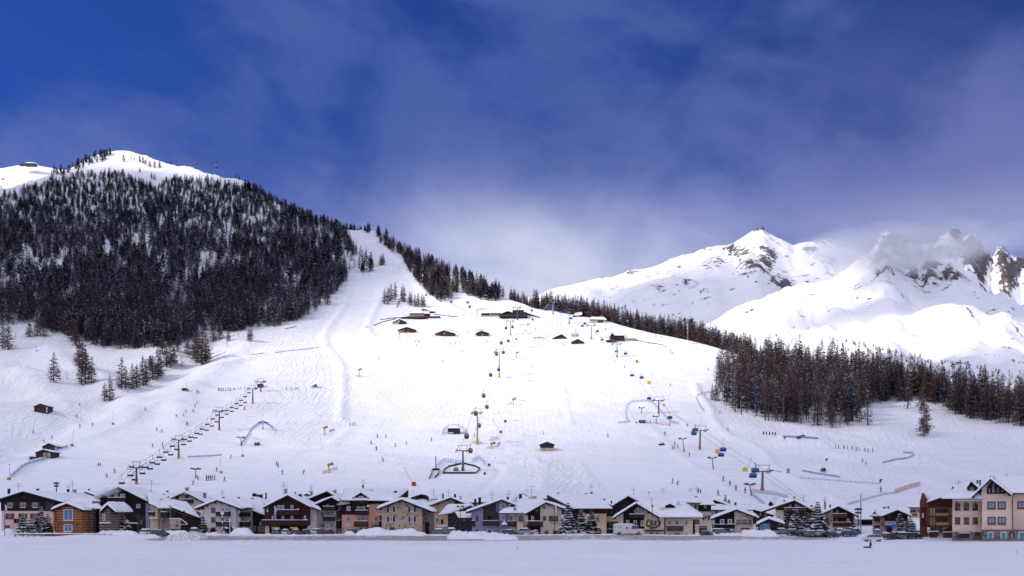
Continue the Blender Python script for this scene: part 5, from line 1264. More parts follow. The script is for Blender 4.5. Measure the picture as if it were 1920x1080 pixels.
# H22b
h = House('chalet', 'plain red brown chalet behind the kiosk', 226, 1430, 'house', G_)
h.wall(1412, 1450, [(1412, 955), (1450, 965)], 9, REDW); h.slope([h.pw(1404, 953, 224.6), h.pw(1452, 966, 224.6), h.pw(1450, 948, 235), h.pw(1395, 945, 235)]); h.window(1424, 962, 1428, 966, FRW, GLC, 0, 0); h.window(1433, 964, 1437, 968, FRW, GLC, 0, 0)
# H23
h = House('chalet', 'broad chalet with large triangular gable glazing behind the snowy spruces', 206, 1485, 'house', G_)
RP = [(1427, 957), (1490, 934), (1527, 956)]
h.wall(1454, 1520, top_of([(1427, 957), (1490, 934), (1527, 956)], 1454, 1520, 5.5), 11, CREAM); h.gable(*RP, D=11); h.clad([(1470, 975), (1521, 975), (1521, 958.5), (1490, 940), (1453, 955), (1453, 956.5), (1470, 956.5)], REDW, out=.1)
for pl in ([(1472, 952), (1484, 952), (1484, 945.5)], [(1490, 951.5), (1505, 951.5), (1505, 949), (1490, 942)]): h.clad(pl, GLC, out=.16, name='gable_glazing')
h.balcony(1470, 952, 1512, 959, REDW2); h.opening(1460, 967, 1462, 969, GLD, name='window'); h.window(1472, 961, 1480, 968, FRB, GLD)
h.chimney(1487, 929, 1492, 934, 6, STONE); h.chimney(1469, 936, 1472, 942, 4, BEAM); h.dormer(1442, 1449, 1445, 940, 946, 950, 213, 3, REDW); h.antenna(1506, 928, 940, 6); h.antenna(1453, 932, 940, 8)
# H24
h = House('chalet', 'cream and red timber chalet with two stacked balconies over blue shop windows', 200, 1573, 'house', G_)
RP = [(1536, 963), (1572, 945), (1611, 966)]
h.wall(1547, 1603, top_of(RP, 1547, 1603), 11, CREAM); h.gable(*RP, D=11, oh=1.2); h.clad([(1562, 987), (1600, 987), (1600, 965.5), (1572, 951), (1562, 956)], REDW, out=.08)
h.balcony(1562, 963, 1588, 971, REDW2); h.balcony(1562, 979, 1596, 987, REDW); h.window(1566, 955, 1574, 962.5, FRB, GLD, y=199.9); h.window(1578, 955, 1586, 962.5, FRB, GLD, y=199.9); h.window(1566, 972, 1572, 978.5, FRB, GLD, y=199.9); h.window(1588, 972, 1592, 978.5, FRW, GLC, y=199.9)
h.window(1565, 990.5, 1576, 999, FRB, GLT, 0, 0); h.window(1586, 990.5, 1596, 999, FRB, GLC, 0, 0); h.opening(1546, 973, 1553, 979, REDW2, name='balcony_door', y=200)
h.chimney(1555, 945, 1558, 950, 6, BEAM); h.chimney(1545, 939, 1549, 950, 9, GREYM); h.antenna(1546, 931, 948, 9)
# H25 low roofs
h = House('house', 'low house with plain snow roof behind the tall bare pole', 224, 1625, 'house', G_)
h.wall(1612, 1640, 976, 8, DARKW); h.slope([h.pw(1600, 974, 222), h.pw(1648, 974, 222), h.pw(1640, 957, 236), h.pw(1606, 958, 236)], snow=.5); h.balcony(1626, 986, 1636, 990, REDW)
for x in (1622, 1637, 1642): h.chimney(x, 955, x+3, 960, 12, BEAM, False)
# H26
h = House('chalet', 'dark gabled chalet with a little turret behind the parked cars', 205, 1672, 'house', G_)
RP = [(1652, 966), (1683, 952), (1709, 965)]
h.wall(1659, 1702, top_of(RP, 1659, 1702), 10, GREIGE); h.gable(*RP, D=10, oh=1.1); h.clad([(1659, 977), (1702, 977), (1702, 966.5), (1683, 957.5), (1659, 968)], DARKW, out=.1)
h.wall(1636, 1658.6, 966, 7, CREAM, y0=206); h.slope([h.pw(1630, 967, 204.8), h.pw(1662, 967, 204.8), h.pw(1676, 955, 214), h.pw(1648, 955, 214)]); h.dormer(1636, 1644, 1640, 959.5, 966, 970, 205.5, 4, DARKW)
h.balcony(1639, 969, 1650, 977, DARKW, y=206); h.balcony(1640, 984, 1650, 990.5, REDW, y=206); h.window(1652, 980, 1656, 987, FRP, GLD, 0, 0, y=206); h.balcony(1660, 984, 1682, 990, REDW); h.window(1663, 978, 1670, 984, FRW, GLC); h.opening(1662, 991, 1680, 1001, BEAM, name='garage_opening'); h.window(1688, 979, 1694, 984, FRP, GLD); h.window(1665, 966, 1670, 971, FRB, GLD, y=204.9)
h.chimney(1655, 949, 1661, 955, 8, STONED, True); h.chimney(1664, 948, 1667, 953, 8, BEAM, False)
h = House('house', 'small yellow house with brown balconies just left of the red brown tower', 236, 1714, 'house', G_)
h.wall(1706, 1726, 952, 8, YELLOW); h.slope([h.pw(1702, 951, 234.5), h.pw(1728, 951, 234.5), h.pw(1728, 945, 243), h.pw(1712, 945, 243)], snow=.4); h.balcony(1707, 956, 1718, 960, REDW2); h.window(1711, 963, 1714, 967, FRB, GLD, 0, 0); h.window(1716, 963, 1719, 967, FRB, GLD, 0, 0); h.window(1721, 955, 1724, 960, FRB, GLD, 0, 0)
# H28 red gabled building
h = House('chalet', 'red brown timber framed building with a pointed narrow gable, left of the pale hotel', 179, 1755, 'building')
h.wall(1724.5, 1741, [(1724.5, 941), (1729, 923), (1741, 940)], 9, REDW2, y0=178.2)
h.wall(1741.4, 1786, [(1741.4, 943), (1770, 931), (1786, 934)], 9, YELLOW); h.clad([(1741.4, 952), (1785.5, 952), (1785.5, 934), (1770, 931.5), (1741.4, 943)], REDW2, out=.1)
h.slope([h.pw(1737.5, 942, 178), h.pw(1776, 929, 178), h.pw(1792, 921, 188), h.pw(1731, 923, 188)], snow=.35)
for y in (953, 970): h.window(1755, y, 1778, y+8, FRB, GLD, 3, 0)
for y in (967, 985): h.clad([(1741.4, y), (1785.5, y), (1785.5, y+2.4), (1741.4, y+2.4)][::-1], REDW2, out=.45, name='timber_beam')
for x in (1743, 1748, 1753, 1780, 1784.5): h.clad([(x, 952), (x, 1003), (x+1.5, 1003), (x+1.5, 952)], REDW2, out=.16, name='timber_post')
h.window(1756, 988, 1767, 998, FRB, GLT, 1, 0); h.opening(1727.5, 951, 1736, 987, REDW, name='recessed_panel', y=178.2); h.window(1729, 962, 1732, 970, FRW, GLC, 0, 0, y=178.1)
MB().add([h.pw(1743, 987, 176.5), h.pw(1743, 1004, 176.5), h.pw(1761, 1004, 176.5), h.pw(1752, 990, 176.5)], [(0, 1, 2, 3)]).build('stair_side', REDW, h.o)
MB().add([h.pw(1768, 993, 176.5), h.pw(1768, 1004, 176.5), h.pw(1790, 1004, 176.5), h.pw(1790, 998, 176.5), h.pw(1786, 986, 176.5)], [(0, 1, 2, 3, 4)]).build('stair_side', REDW, h.o)
# H29 pale salmon hotel
h = House('hotel', 'large pale salmon hotel with a stone base and timber gable at the far right', 171, 1850, 'hotel')
h.wall(1785.5, 1841, 938, 12, SALMON, y0=171.8); h.wall(1841.3, 1899, [(1841.3, 914), (1857, 899), (1868, 899), (1899, 924)], 12, SALMON, y0=170.4); h.wall(1899.3, 2010, 925, 12, SALMON, y0=172.3)
h.slope([h.pw(1765, 935, 169.6), h.pw(1842, 935, 169.6), h.pw(1836, 906, 179), h.pw(1800, 908, 180)], snow=.45)
h.slope([h.pw(1765, 935, 169.6), h.pw(1800, 908, 180), h.pw(1800, 912, 188), h.pw(1775, 930, 188)], snow=.3)
h.gable((1822, 929), (1857, 893), (1896, 925), D=12, oh=1.5, y0=170.4, snow=.4)
h.slope([h.pw(1890, 924, 170.8), h.pw(2030, 926, 170.8), h.pw(2010, 893, 180), h.pw(1862, 893, 180)], snow=.45)
h.clad([(1850.5, 926), (1885.5, 926), (1885.5, 917), (1869, 902), (1861, 902), (1850.5, 913)], REDW, out=.10, y0=170.4)
for x0, x1, y0 in ((1853, 1857, 915), (1859.5, 1866, 905), (1868, 1874, 913), (1876, 1882, 917)): h.window(x0, y0, x1, 924.5, FRB, GLC, 0, 1, y=170.3)
for y in (940.5, 969):
    h.window(1852, y, 1867, y+14, FRB, GLC, 1, 0, y=170.4, fw=.16); h.window(1871, y, 1886, y+14, FRB, GLC, 1, 0, y=170.4, fw=.16)
for y0, y1 in ((944, 956.5), (970, 982.5)):
    for x in (1791, 1807.5, 1824): h.window(x, y0, x+9.5, y1, FRB, GLD, 1, 1, y=171.8)
h.window(1838, y0, 1840.5, y1, YELLOW, GLC, 0, 0, y=171.8); h.window(1908, 940, 1931, 953.5, FRB, GLC, 2, 0, y=172.3, fw=.16); h.window(1945, 940, 1968, 953.5, FRB, GLC, 2, 0, y=172.3, fw=.16)
for x in (1795, 1812, 1829):
    m2 = MB(); m2.tube((h.X(x, 171.6), 171.7, h.Z(957, 171.6)), (h.X(x-1, 169.9), 169.9, h.Z(940, 169.9)), .12, n=4); m2.build('roof_strut', REDW, h.o)
h.wall(1841, 2011, 994.5, .25, STONED, y0=170.1, name='stone_base', label='grey brown rubble stone base'); h.clad([(1840.5, 993.4), (1920, 993.4), (1920, 994.4), (1840.5, 994.4)][::-1], BEAM, out=.1, y0=170.2, name='string_course')
h.wall(1785.5, 1840.8, 997.5, .2, STONED, y0=171.5, name='stone_base')
for x0, x1 in ((1853.5, 1861), (1877.5, 1886), (1911, 1922)): h.opening(x0, 998.5, x1, 1010, GLT, name='window', fr=FRW, y=170.1)
h.window(1793, 998, 1800, 1007, FRB, GLT, 0, 0, y=171.5); h.window(1828, 998, 1836, 1004, FRB, GLD, 0, 0, y=171.5)
h.opening(1895, 1000, 1900, 1007, GLC, name='notice_board', fr=BEAM, y=170.1)
h.dormer(1815, 1832, 1821, 904, 915, 926, 173, 5, REDW); h.window(1818, 913, 1827, 924, FRB, GLC, 1, 1, y=173)
h.dormer(1785, 1791, 1786.5, 913, 921, 923, 175.2, 5, REDW)
MB().path([(h.X(a, 170.2), 170.15, h.Z(b, 170.2)) for a, b in ((1903, 926), (1898, 932), (1899, 994))], .08).build('drainpipe', FRB, h.o)
for x in (1886, 1915): h.chimney(x, 889, x+4, 894, 8.5, METAL, False)
h.chimney(1831, 899, 1834, 905, 6, METAL, False); h.chimney(1836, 899, 1839, 904, 7, METAL, False); h.antenna(1797, 901, 912, 8); MB().box(h.X(1856), h.X(1858.4), 169.6, 169.9, h.Z(896), h.Z(892.5)).build('finial', BEAM, h.roof)
# a few further roofs of the back row
for (nm, x0, x1, rx, ry, ey, Y_, m_, lab) in (
    ('house', 150, 182, 160, 919, 925, 262, DARKW, 'small back row house peeping out left of the steep dark chalet'),
    ('house', 295, 322, 307, 922, 930, 258, DARKW, 'little dark gabled house left of the cream hotel'),
    ('house', 562, 596, 575, 922, 930, 252, GREIGE, 'back row house behind the red timber chalet'),
    ('house', 716, 780, 748, 932, 936, 250, DARKW, 'back row house hidden behind the stone house'),
    ('house', 1134, 1160, 1140, 941, 948, 246, DARKW, 'back row house behind the end of the long snow roof'),
    ('house', 1500, 1545, 1515, 949, 955, 236, GREIGE, 'back row house right of the triangular glazed chalet'),
    ('house', 1596, 1625, 1605, 957, 963, 246, DARKW, 'back row house behind the chalet with blue shop windows')):
    h = House(nm, lab, Y_, (x0+x1)/2, 'house', G_); RP = [(x0-3, ey+2), (rx, ry), (x1+3, ey+4)]
    h.wall(x0, x1, top_of(RP, x0, x1, 4.5), 9, m_); h.gable(*RP, D=9, oh=.8, snow=.4, rafters=False); h.chimney(rx+5, ry-3, rx+8, ry+4, 4, BEAM, False)
    h.window(rx-2, ey+2, rx+2, ey+6, FRW, GLC, 0, 0)
shear_houses()
# ------------------------------------------------------------------ things along the village road
def spruce_arr(h, rad, seed, snow=.62, tiers=None):
    r = np.random.RandomState(seed); V = []; Fc = []; M = []
    tiers = tiers or int(h/.42)
    for i in range(tiers):
        t = (i+.3)/tiers; z = h*(.05+.93*t); env = rad*(1-t)**.85*(.8+.35*r.rand())+.12; nb = max(7, int(20*(1-t)+7))
        for k in range(nb):
            a = 6.283*(k+r.rand()*.8)/nb; ln = env*(.72+.5*r.rand()); d = np.array([math.cos(a), math.sin(a), -.28-.25*r.rand()+.25*t]); w = .6+.38*ln
            p = np.array([0, 0, z]); blade(V, Fc, M, p, d, ln, w, 0, up2=(r.rand()*.7-.35, r.rand()*.7-.35, 1)); dn = d/np.linalg.norm(d)
            for q in range(3):
                sdn = 1 if r.rand() < .5 else -1; dd = dn*.8+np.array([-dn[1], dn[0], 0])*sdn*.6+np.array([0, 0, -.35*r.rand()]); blade(V, Fc, M, p+dn*ln*(.35+.45*r.rand()), dd, ln*.42, w*.6, 0, up2=(r.rand()-.5, r.rand()-.5, 1))
            if r.rand() < snow*1.6:
                blade(V, Fc, M, p+dn*ln*.28+np.array([0, 0, .12]), dn+np.array([0, 0, .06]), ln*.82, w*(.8+.5*r.rand()), 1, up2=(r.rand()*.8-.4, r.rand()*.8-.4, 1))
    return np.array(V), np.array(Fc), np.array(M)
SPM = mat('spruce_needles', (.020, .032, .026), .95, .3, .6)
def spruce(x, base, top, Y, wpx, snow, label, name='spruce_tree'):
    X, _ = XZ(x, 0, Y); z0 = hgt(X, Y); h = CAMZ+(HOR-top)*Y/F-z0; rad = wpx*Y/F/2*1.25
    o = empty(name, (X, Y, z0), label, 'tree', 'spruces in the village')
    V, Fc, M = spruce_arr(h, rad, sd(), snow); org = np.array([X, Y, z0])
    mesh_obj('crown', V+org, Fc, [SPM, TSNOW], o, mi=M)
    TV, TF = trunk_arr(h, .16, 6); mesh_obj('trunk', TV+org, TF, [BARK], o)
    return o
spruce(44, 999, 963, 190, 22, .55, 'snow dusted spruce, leftmost in front of the pink walled chalet'); spruce(57, 1000, 972, 188, 20, .6, 'short snowy spruce, second from the left before the pink walled chalet'); spruce(66, 1000, 969, 189, 18, .5, 'snow dusted spruce, middle one before the pink walled chalet')
spruce(76, 1000, 949, 190, 24, .65, 'tallest snowy spruce before the pink walled chalet'); spruce(89, 1000, 960, 188, 20, .3, 'dark spruce close to the left wall of the log cabin'); spruce(226, 998, 960, 194, 38, .6, 'broad snowy spruce right of the weathered log hut')
spruce(381, 998, 968, 190, 20, .15, 'dark slim conifer at the left corner of the white plastered house'); spruce(428, 999, 972, 188, 20, .2, 'dark conifer before the white plastered house')
spruce(1065, 1006, 940, 183, 30, .6, 'tall snow laden spruce right of the cream house with the round window'); spruce(1090, 1006, 951, 184, 26, .75, 'snow laden spruce before the long snow roof, left of the pair')
spruce(1109, 1006, 955, 183, 28, .3, 'darker spruce before the long snow roof, right of the pair'); spruce(1474, 1004, 953, 190, 24, .3, 'dark spruce, leftmost of the cluster beside the kiosk'); spruce(1492, 1004, 949, 188, 30, .6, 'snow laden spruce, second of the cluster beside the kiosk')
spruce(1512, 1004, 958, 187, 32, .7, 'broad snow laden spruce, middle of the cluster beside the kiosk'); spruce(1533, 1004, 938, 186, 34, .6, 'tallest snow laden spruce of the cluster beside the kiosk'); spruce(1524, 1004, 950, 191, 22, .2, 'dark spruce half hidden behind the tallest of the cluster')
spruce(1600, 1004, 970, 187, 18, .15, 'dark slim spruce before the chalet with blue shop windows'); spruce(1687, 1005, 962, 187, 22, .7, 'snow laden spruce beside the blue road sign'); spruce(1708, 1004, 970, 196, 22, .6, 'ragged snowy conifer left of the red brown gabled building'); spruce(1360, 934, 926, 262, 6, .1, 'small dark conifer among the back roofs')
def baretree(x, base, top, Y, wpx, label, n=70):
    X, _ = XZ(x, 0, Y); z0 = hgt(X, Y); h = CAMZ+(HOR-top)*Y/F-z0; o = empty('bare_tree', (X, Y, z0), label, 'tree', 'bare trees in the village'); r = random.Random(sd()); mb = MB(); W_ = wpx*Y/F/2
    for k in range(n):
        z = h*(.25+.6*r.random()); a = r.random()*6.28; l = W_*(.4+.7*r.random()); p = Vector((X, Y, z0+z)); q = p+Vector((math.cos(a)*l*.6, math.sin(a)*l*.6, l*.8)); mb.tube(p, q, .03, .012, 3)
        for e in range(2): a2 = a+r.uniform(-1, 1); m_ = p.lerp(q, .5+.3*e); mb.tube(m_, m_+Vector((math.cos(a2)*l*.35, math.sin(a2)*l*.35, l*.35)), .016, .008, 3)
    mb.build('crown', BARK, o); MB().tube((X, Y, z0-.2), (X, Y, z0+h*.85), .10, .03, 6).build('trunk', BARK, o); return o
baretree(259, 998, 962, 191, 18, 'pale bare birch left of the dark parked car'); baretree(268, 998, 966, 192, 14, 'slender bare birch beside the dark parked car'); baretree(1552, 1003, 960, 192, 26, 'bare tree before the cream wall of the chalet with blue shop windows'); baretree(1700, 1003, 975, 190, 20, 'bare snowy shrub tree beside the red brown gabled building')

# snow piles
def pile(x0, x1, top, base, Y, label, rough=.38, dep=2.6, name='snow_pile', dirty=False):
    xa, xb = (x0-CX)*Y/F, (x1-CX)*Y/F; h = CAMZ+(HOR-top)*Y/F; sdv = sd(); nx = max(24, int((xb-xa)*5)); ny = 18; T = []
    z0 = -1.0 if Y < 180 else -.25
    for j in range(ny+1):
        v = j/ny
        for i in range(nx+1):
            u = i/nx; x = xa+(xb-xa)*u; y = Y-dep+2*dep*v
            e = min(1, min(u, 1-u)*(xb-xa)/1.6); f = (1-(1-e)**2)*max(0, math.sin(math.pi*v))**.7
            n = float(fbm(x*.32+sdv, y*.5, sdv, 3)); n2 = float(vnoise(x*2.3, y*2.3, sdv+2))-.5; n3 = float(vnoise(x*5.3, y*5.3, sdv+4))-.5
            T.append((x, y, z0+(h-z0)*f*(.52+.58*n)+rough*(n2*.8+n3*.5)*f))
    nu = nx+1; Fc = [(j*nu+i, j*nu+i+1, (j+1)*nu+i+1, (j+1)*nu+i) for j in range(ny) for i in range(nx)]
    o = mesh_obj(name, T, Fc, [DIRTY if dirty else SNOW], smooth=True, origin=((xa+xb)/2, Y, 0)); return tag(o, label, 'snow pile', 'snow piles along the road')
DIRTY = mat('ploughed_snow', (.72, .70, .71), .85, .22, 2.2, bump=.15)
for a in ((640, 670, 994, 1004, 183, 'small snow pile under the shop window of the peach building'), (664, 790, 989, 1004, 182, 'long high snow pile in front of the stone house and peach building'), (770, 806, 994, 1005, 181, 'low snow pile by the corner of the stone house'),
          (834, 930, 994, 1012, 177, 'big rough snow pile before the dark log barn', .7, 3.4), (900, 976, 998, 1012, 176, 'rough lumpy snow pile before the lilac house', .7, 3.4), (490, 516, 996, 1004, 182, 'snow heap left of the parked cars under the banners'),
          (526, 540, 998, 1004, 181, 'small snow heap between the two cars under the banners'), (539, 562, 998, 1004, 180.6, 'white snow heap before the right yellow banner'), (567, 584, 998, 1004, 181, 'small snow heap at the corner of the red timber chalet'),
          (585, 602, 998, 1004, 181, 'low snow heap before the beige stepped chalet'), (430, 478, 990, 1001, 184, 'wide snow pile right of the white plastered house'), (378, 416, 996, 1001, 186, 'low snow bank at the foot of the white plastered house'),
          (281, 360, 993, 1004, 180, 'broad snow pile below the low barn', .35, 3.), (312, 392, 996, 1008, 175, 'churned grey snow pile below the low barn', .6, 3., 'snow_pile', True), (1378, 1408, 1000, 1006, 183, 'low snow heap before the half timbered low chalet'),
          (1384, 1460, 993, 1006, 180, 'smooth snow pile in front of the kiosk'), (1296, 1350, 995, 1006, 182, 'snow pile before the pale building with green shutters'), (1340, 1400, 1000, 1006, 181, 'flat snow pile before the half timbered low chalet'),
          (1120, 1148, 1001, 1006, 182, 'little snow heap at the yellow wall left of the white van'), (0, 34, 991, 1002, 188, 'snow bank at the far left below the pink wall'), (180, 262, 993, 999, 186, 'snowy bushes bank right of the log cabin', .5, 2.),
          (1540, 1610, 998, 1004, 186, 'snow bank behind the parked cars'), (1610, 1690, 997, 1005, 188, 'snow covered hedge behind the white estate car', .5, 2.), (970, 1000, 999, 1005, 184, 'low snow heap at the left foot of the cream house')):
    pile(a[0], a[1], a[2], a[3], a[4], a[5], *a[6:8], **({'name': 'snow_pile', 'dirty': True} if len(a) > 9 else {}))

# low rail fence at the left
o = empty('rail_fence', ((120-CX)*181/F, 181, 0), 'low wooden rail fence capped with snow before the log cabin', 'fence')
for i, x in enumerate((29, 44, 53, 64, 78, 97, 117, 137, 157, 176, 196, 208)):
    X = (x-CX)*181/F; MB().tube((X, 181, -.1), (X, 181, .52), .10, .09, 7).build('post', LOGG, o)
mb = MB(); r = random.Random(2); xs = [(x-CX)*181/F for x in (29, 44, 64, 97, 117, 137, 157, 176, 196, 208)]
for a, b in zip(xs, xs[1:]): mb.tube((a, 181.02, .36), (b, 181.02, .36+r.uniform(-.03, .03)), .055, n=6)
mb.build('rail', LOGW, o)
mb = MB()
for a, b in zip(xs, xs[1:]): soft_slab(mb, [(a-.1, 180.9, .41), (b+.1, 180.9, .41), (b+.1, 181.14, .41), (a-.1, 181.14, .41)], .16, 8, 2, sd(), rnd=.1, lump=.12)
mb.build('rail_snow', SNOW, o, True)

# cars
GLV = mat('car_glass', (.02, .025, .035), .08, .1, 2., spec=.9); TYRE = mat('tyre_rubber', (.018, .018, .02), .9, .2, 5.); RIM = mat('wheel_rim', (.35, .35, .37), .4, .1, 4., metal=.7); RLAMP = mat('rear_lamp', (.35, .02, .02), .3, .1, 3.); FLAMP = mat('head_lamp', (.6, .6, .62), .15, .1, 3.)
PAINT = {'white': mat('white_car_paint', (.62, .62, .64), .3, .05, 1., spec=.6), 'black': mat('black_car_paint', (.015, .016, .02), .3, .1, 1., spec=.6), 'grey': mat('grey_car_paint', (.13, .14, .16), .3, .08, 1., spec=.6), 'silver': mat('silver_car_paint', (.32, .33, .36), .3, .06, 1., metal=.4, spec=.6), 'blue': mat('blue_car_paint', (.03, .06, .15), .3, .08, 1., spec=.6), 'red': mat('red_car_paint', (.22, .03, .03), .3, .08, 1., spec=.6)}
def loft(mb, prof, ws, m=0):
    """closed body: profile (x,z) points with a half width each"""
    n = len(prof); v = [(x, -w, z) for (x, z), w in zip(prof, ws)]+[(x, w, z) for (x, z), w in zip(prof, ws)]
    mb.add(v, [tuple(range(n)), tuple(range(2*n-1, n-1, -1))]+[(i, i+n, (i+1) % n+n, (i+1) % n) for i in range(n)], m)
def make_car(paint, kind='hatch', snow=.12):
    root = empty('car', (0, 0, 0), 'x', 'car', 'cars parked along the road')
    L2 = {'hatch': 2.0, 'estate': 2.25, 'suv': 2.2}[kind]; H = {'hatch': 1.46, 'estate': 1.46, 'suv': 1.68}[kind]; zb = .30 if kind != 'suv' else .38
    belt = .92 if kind != 'suv' else 1.05
    prof = [(-L2, zb), (L2, zb), (L2+.06, zb+.25), (L2-.05, belt-.16), (L2-.9, belt+.02), (-L2+.05, belt+.04), (-L2-.04, belt-.2)]
    body = MB(); loft(body, prof, [.82, .82, .84, .82, .80, .80, .82])
    back = -L2+(.35 if kind == 'hatch' else .12)
    rf = [(L2-1.55, H), (back+.35, H+.01), (back+.3, H-.05), (L2-1.6, H-.05)]
    loft(body, [(back+.28, H-.05), (L2-1.62, H-.05), (L2-1.72, H+.01), (back+.5, H+.03)], [.60, .60, .55, .55])
    for x in (L2-.95, L2-2.2, back+.10):                       # pillars
        for s_ in (-1, 1): body.tube((x+(-.62 if x == L2-.95 else 0 if x == L2-2.2 else .25), .60*s_, H-.03), (x, .79*s_, belt+.01), .035, n=4)
    b = body.build('body', PAINT[paint], root)
    g = MB(); loft(g, [(back+.03, belt+.02), (L2-.95, belt+.0), (L2-1.62, H-.05), (back+.30, H-.05)], [.78, .78, .59, .59]); g.build('windows', GLV, root)
    for sx_ in (-1, 1):
        for sy_ in (-1, 1):
            x = sx_*(L2-.78); w = MB(); w.tube((x, sy_*.66, .31), (x, sy_*.86, .31), .31, n=14); wo = w.build('wheel', TYRE, root); MB().tube((x, sy_*.85, .31), (x, sy_*.875, .31), .19, n=10).build('rim', RIM, wo)
    for s_ in (-1, 1):
        MB().box(L2-.02, L2+.07, s_*.72-.14, s_*.72+.08, zb+.30, zb+.45).build('headlight', FLAMP, root); MB().box(-L2-.06, -L2+.03, s_*.72-.08, s_*.72+.08, belt-.32, belt-.1).build('rear_light', RLAMP, root)
    MB().box(L2+.0, L2+.09, -.8, .8, zb-.02, zb+.18).build('bumper', PAINT[paint], root)
    if snow:
        q = MB(); soft_slab(q, [(back+.35, -.56, H+.02), (L2-1.7, -.56, H+.02), (L2-1.7, .56, H+.02), (back+.35, .56, H+.02)], snow, 6, 4, sd(), rnd=.35, lump=.03); q.build('roof_snow', SNOW, root, True)
        if snow > .15: q = MB(); soft_slab(q, [(L2-.95, -.74, belt+.02), (L2-.08, -.74, belt-.13), (L2-.08, .74, belt-.13), (L2-.95, .74, belt+.02)], snow*.7, 5, 4, sd(), rnd=.3, lump=.03); q.build('bonnet_snow', SNOW, root, True)
    return root
def put_car(proto, x, Y, rz, label, sc=.92, used=set()):
    sc *= .84
    X = (x-CX)*Y/F; z = hgt(X, Y)
    if proto.name in used: o = copy_tree(proto)
    else: o = proto; used.add(proto.name)
    o.location = (X, Y, z); o.rotation_euler = (0, 0, R(rz)); o.scale = (sc,)*3; o['label'] = label; o['org'] = [X, Y, z]; return o
CP = {k: make_car(*k) for k in (('black', 'hatch', .06), ('white', 'suv', .0), ('grey', 'estate', .14), ('silver', 'hatch', .16), ('white', 'estate', .2), ('blue', 'hatch', .14), ('red', 'hatch', .14), ('grey', 'hatch', .3))}
ck = list(CP)
put_car(CP[ck[0]], 300, 178, -24, 'black hatchback with thin roof snow below the low barn', 1.0); put_car(CP[ck[4]], 276, 184, 80, 'pale car seen end on, left of the black hatchback'); put_car(CP[ck[7]], 366, 182, 85, 'snow capped grey car beside the white plastered house')
put_car(CP[ck[2]], 520, 187, 88, 'grey estate car under the left yellow banner'); put_car(CP[ck[5]], 556, 187, 92, 'dark blue car under the right yellow banner'); put_car(CP[ck[4]], 536, 188, 90, 'white car between the two yellow banners', .85); put_car(CP[ck[0]], 574, 186, 90, 'black car right of the yellow banners'); put_car(CP[ck[3]], 596, 184, 70, 'silver car before the beige stepped chalet')
put_car(CP[ck[0]], 616, 184, 80, 'dark car left of the stair wing with stacked balconies', .9); put_car(CP[ck[7]], 826, 184, 10, 'snow covered car left of the double headed lamp'); put_car(CP[ck[7]], 850, 183, -8, 'snow covered dark car beside the double headed lamp')
put_car(CP[ck[5]], 958, 184, 10, 'dark blue car between the lilac and the cream house', .85); put_car(CP[ck[3]], 987, 182, 20, 'silver car before the deep balcony of the cream house'); put_car(CP[ck[4]], 1004, 186, 90, 'white car parked in the dark opening of the cream house', .8)
put_car(CP[ck[2]], 1352, 184, 15, 'grey estate car before the half timbered low chalet', .9); put_car(CP[ck[0]], 1324, 180, 0, 'black car half buried in snow left of the low chalet', .7); put_car(CP[ck[3]], 1372, 187, 80, 'silver car at the shop front of the low chalet', .8)
for i, (x, Y, k, a, lab) in enumerate(((1468, 182, 3, 25, 'silver car right of the kiosk, leftmost of the long parked row'), (1488, 180, 5, 30, 'dark blue car in the row below the red and white road sign'), (1506, 179, 0, 35, 'black car in the row below the broad spruce'), (1524, 178, 2, 30, 'grey estate in the row below the tallest spruce'), (1541, 178, 3, 40, 'silver car in the row just right of the tallest spruce'),
     (1560, 177, 0, 20, 'black car in the row before the blue shop windows'), (1576, 182, 4, 60, 'snowy white car behind the row before the chalet with shop windows'), (1592, 178, 5, 25, 'dark blue car left of the floodlight pole'), (1606, 183, 7, 70, 'snow capped grey car behind the floodlight pole'), (1667, 174, 0, 30, 'black car just right of the white estate car'), (1683, 176, 6, 25, 'dark red car beside the road sign post'),
     (1698, 175, 2, 20, 'grey estate below the snow laden spruce beside the road sign'), (1714, 175, 0, 15, 'black car at the right end of the long parked row'), (1646, 184, 7, 60, 'snow covered car behind the white estate car'), (1728, 180, 3, 50, 'silver car before the pointed red gable'))):
    put_car(CP[ck[k]], x, Y, a, lab, .88)
put_car(CP[ck[1]], 1636, 168, 180, 'large white estate car standing alone in front of the parked row', .86)
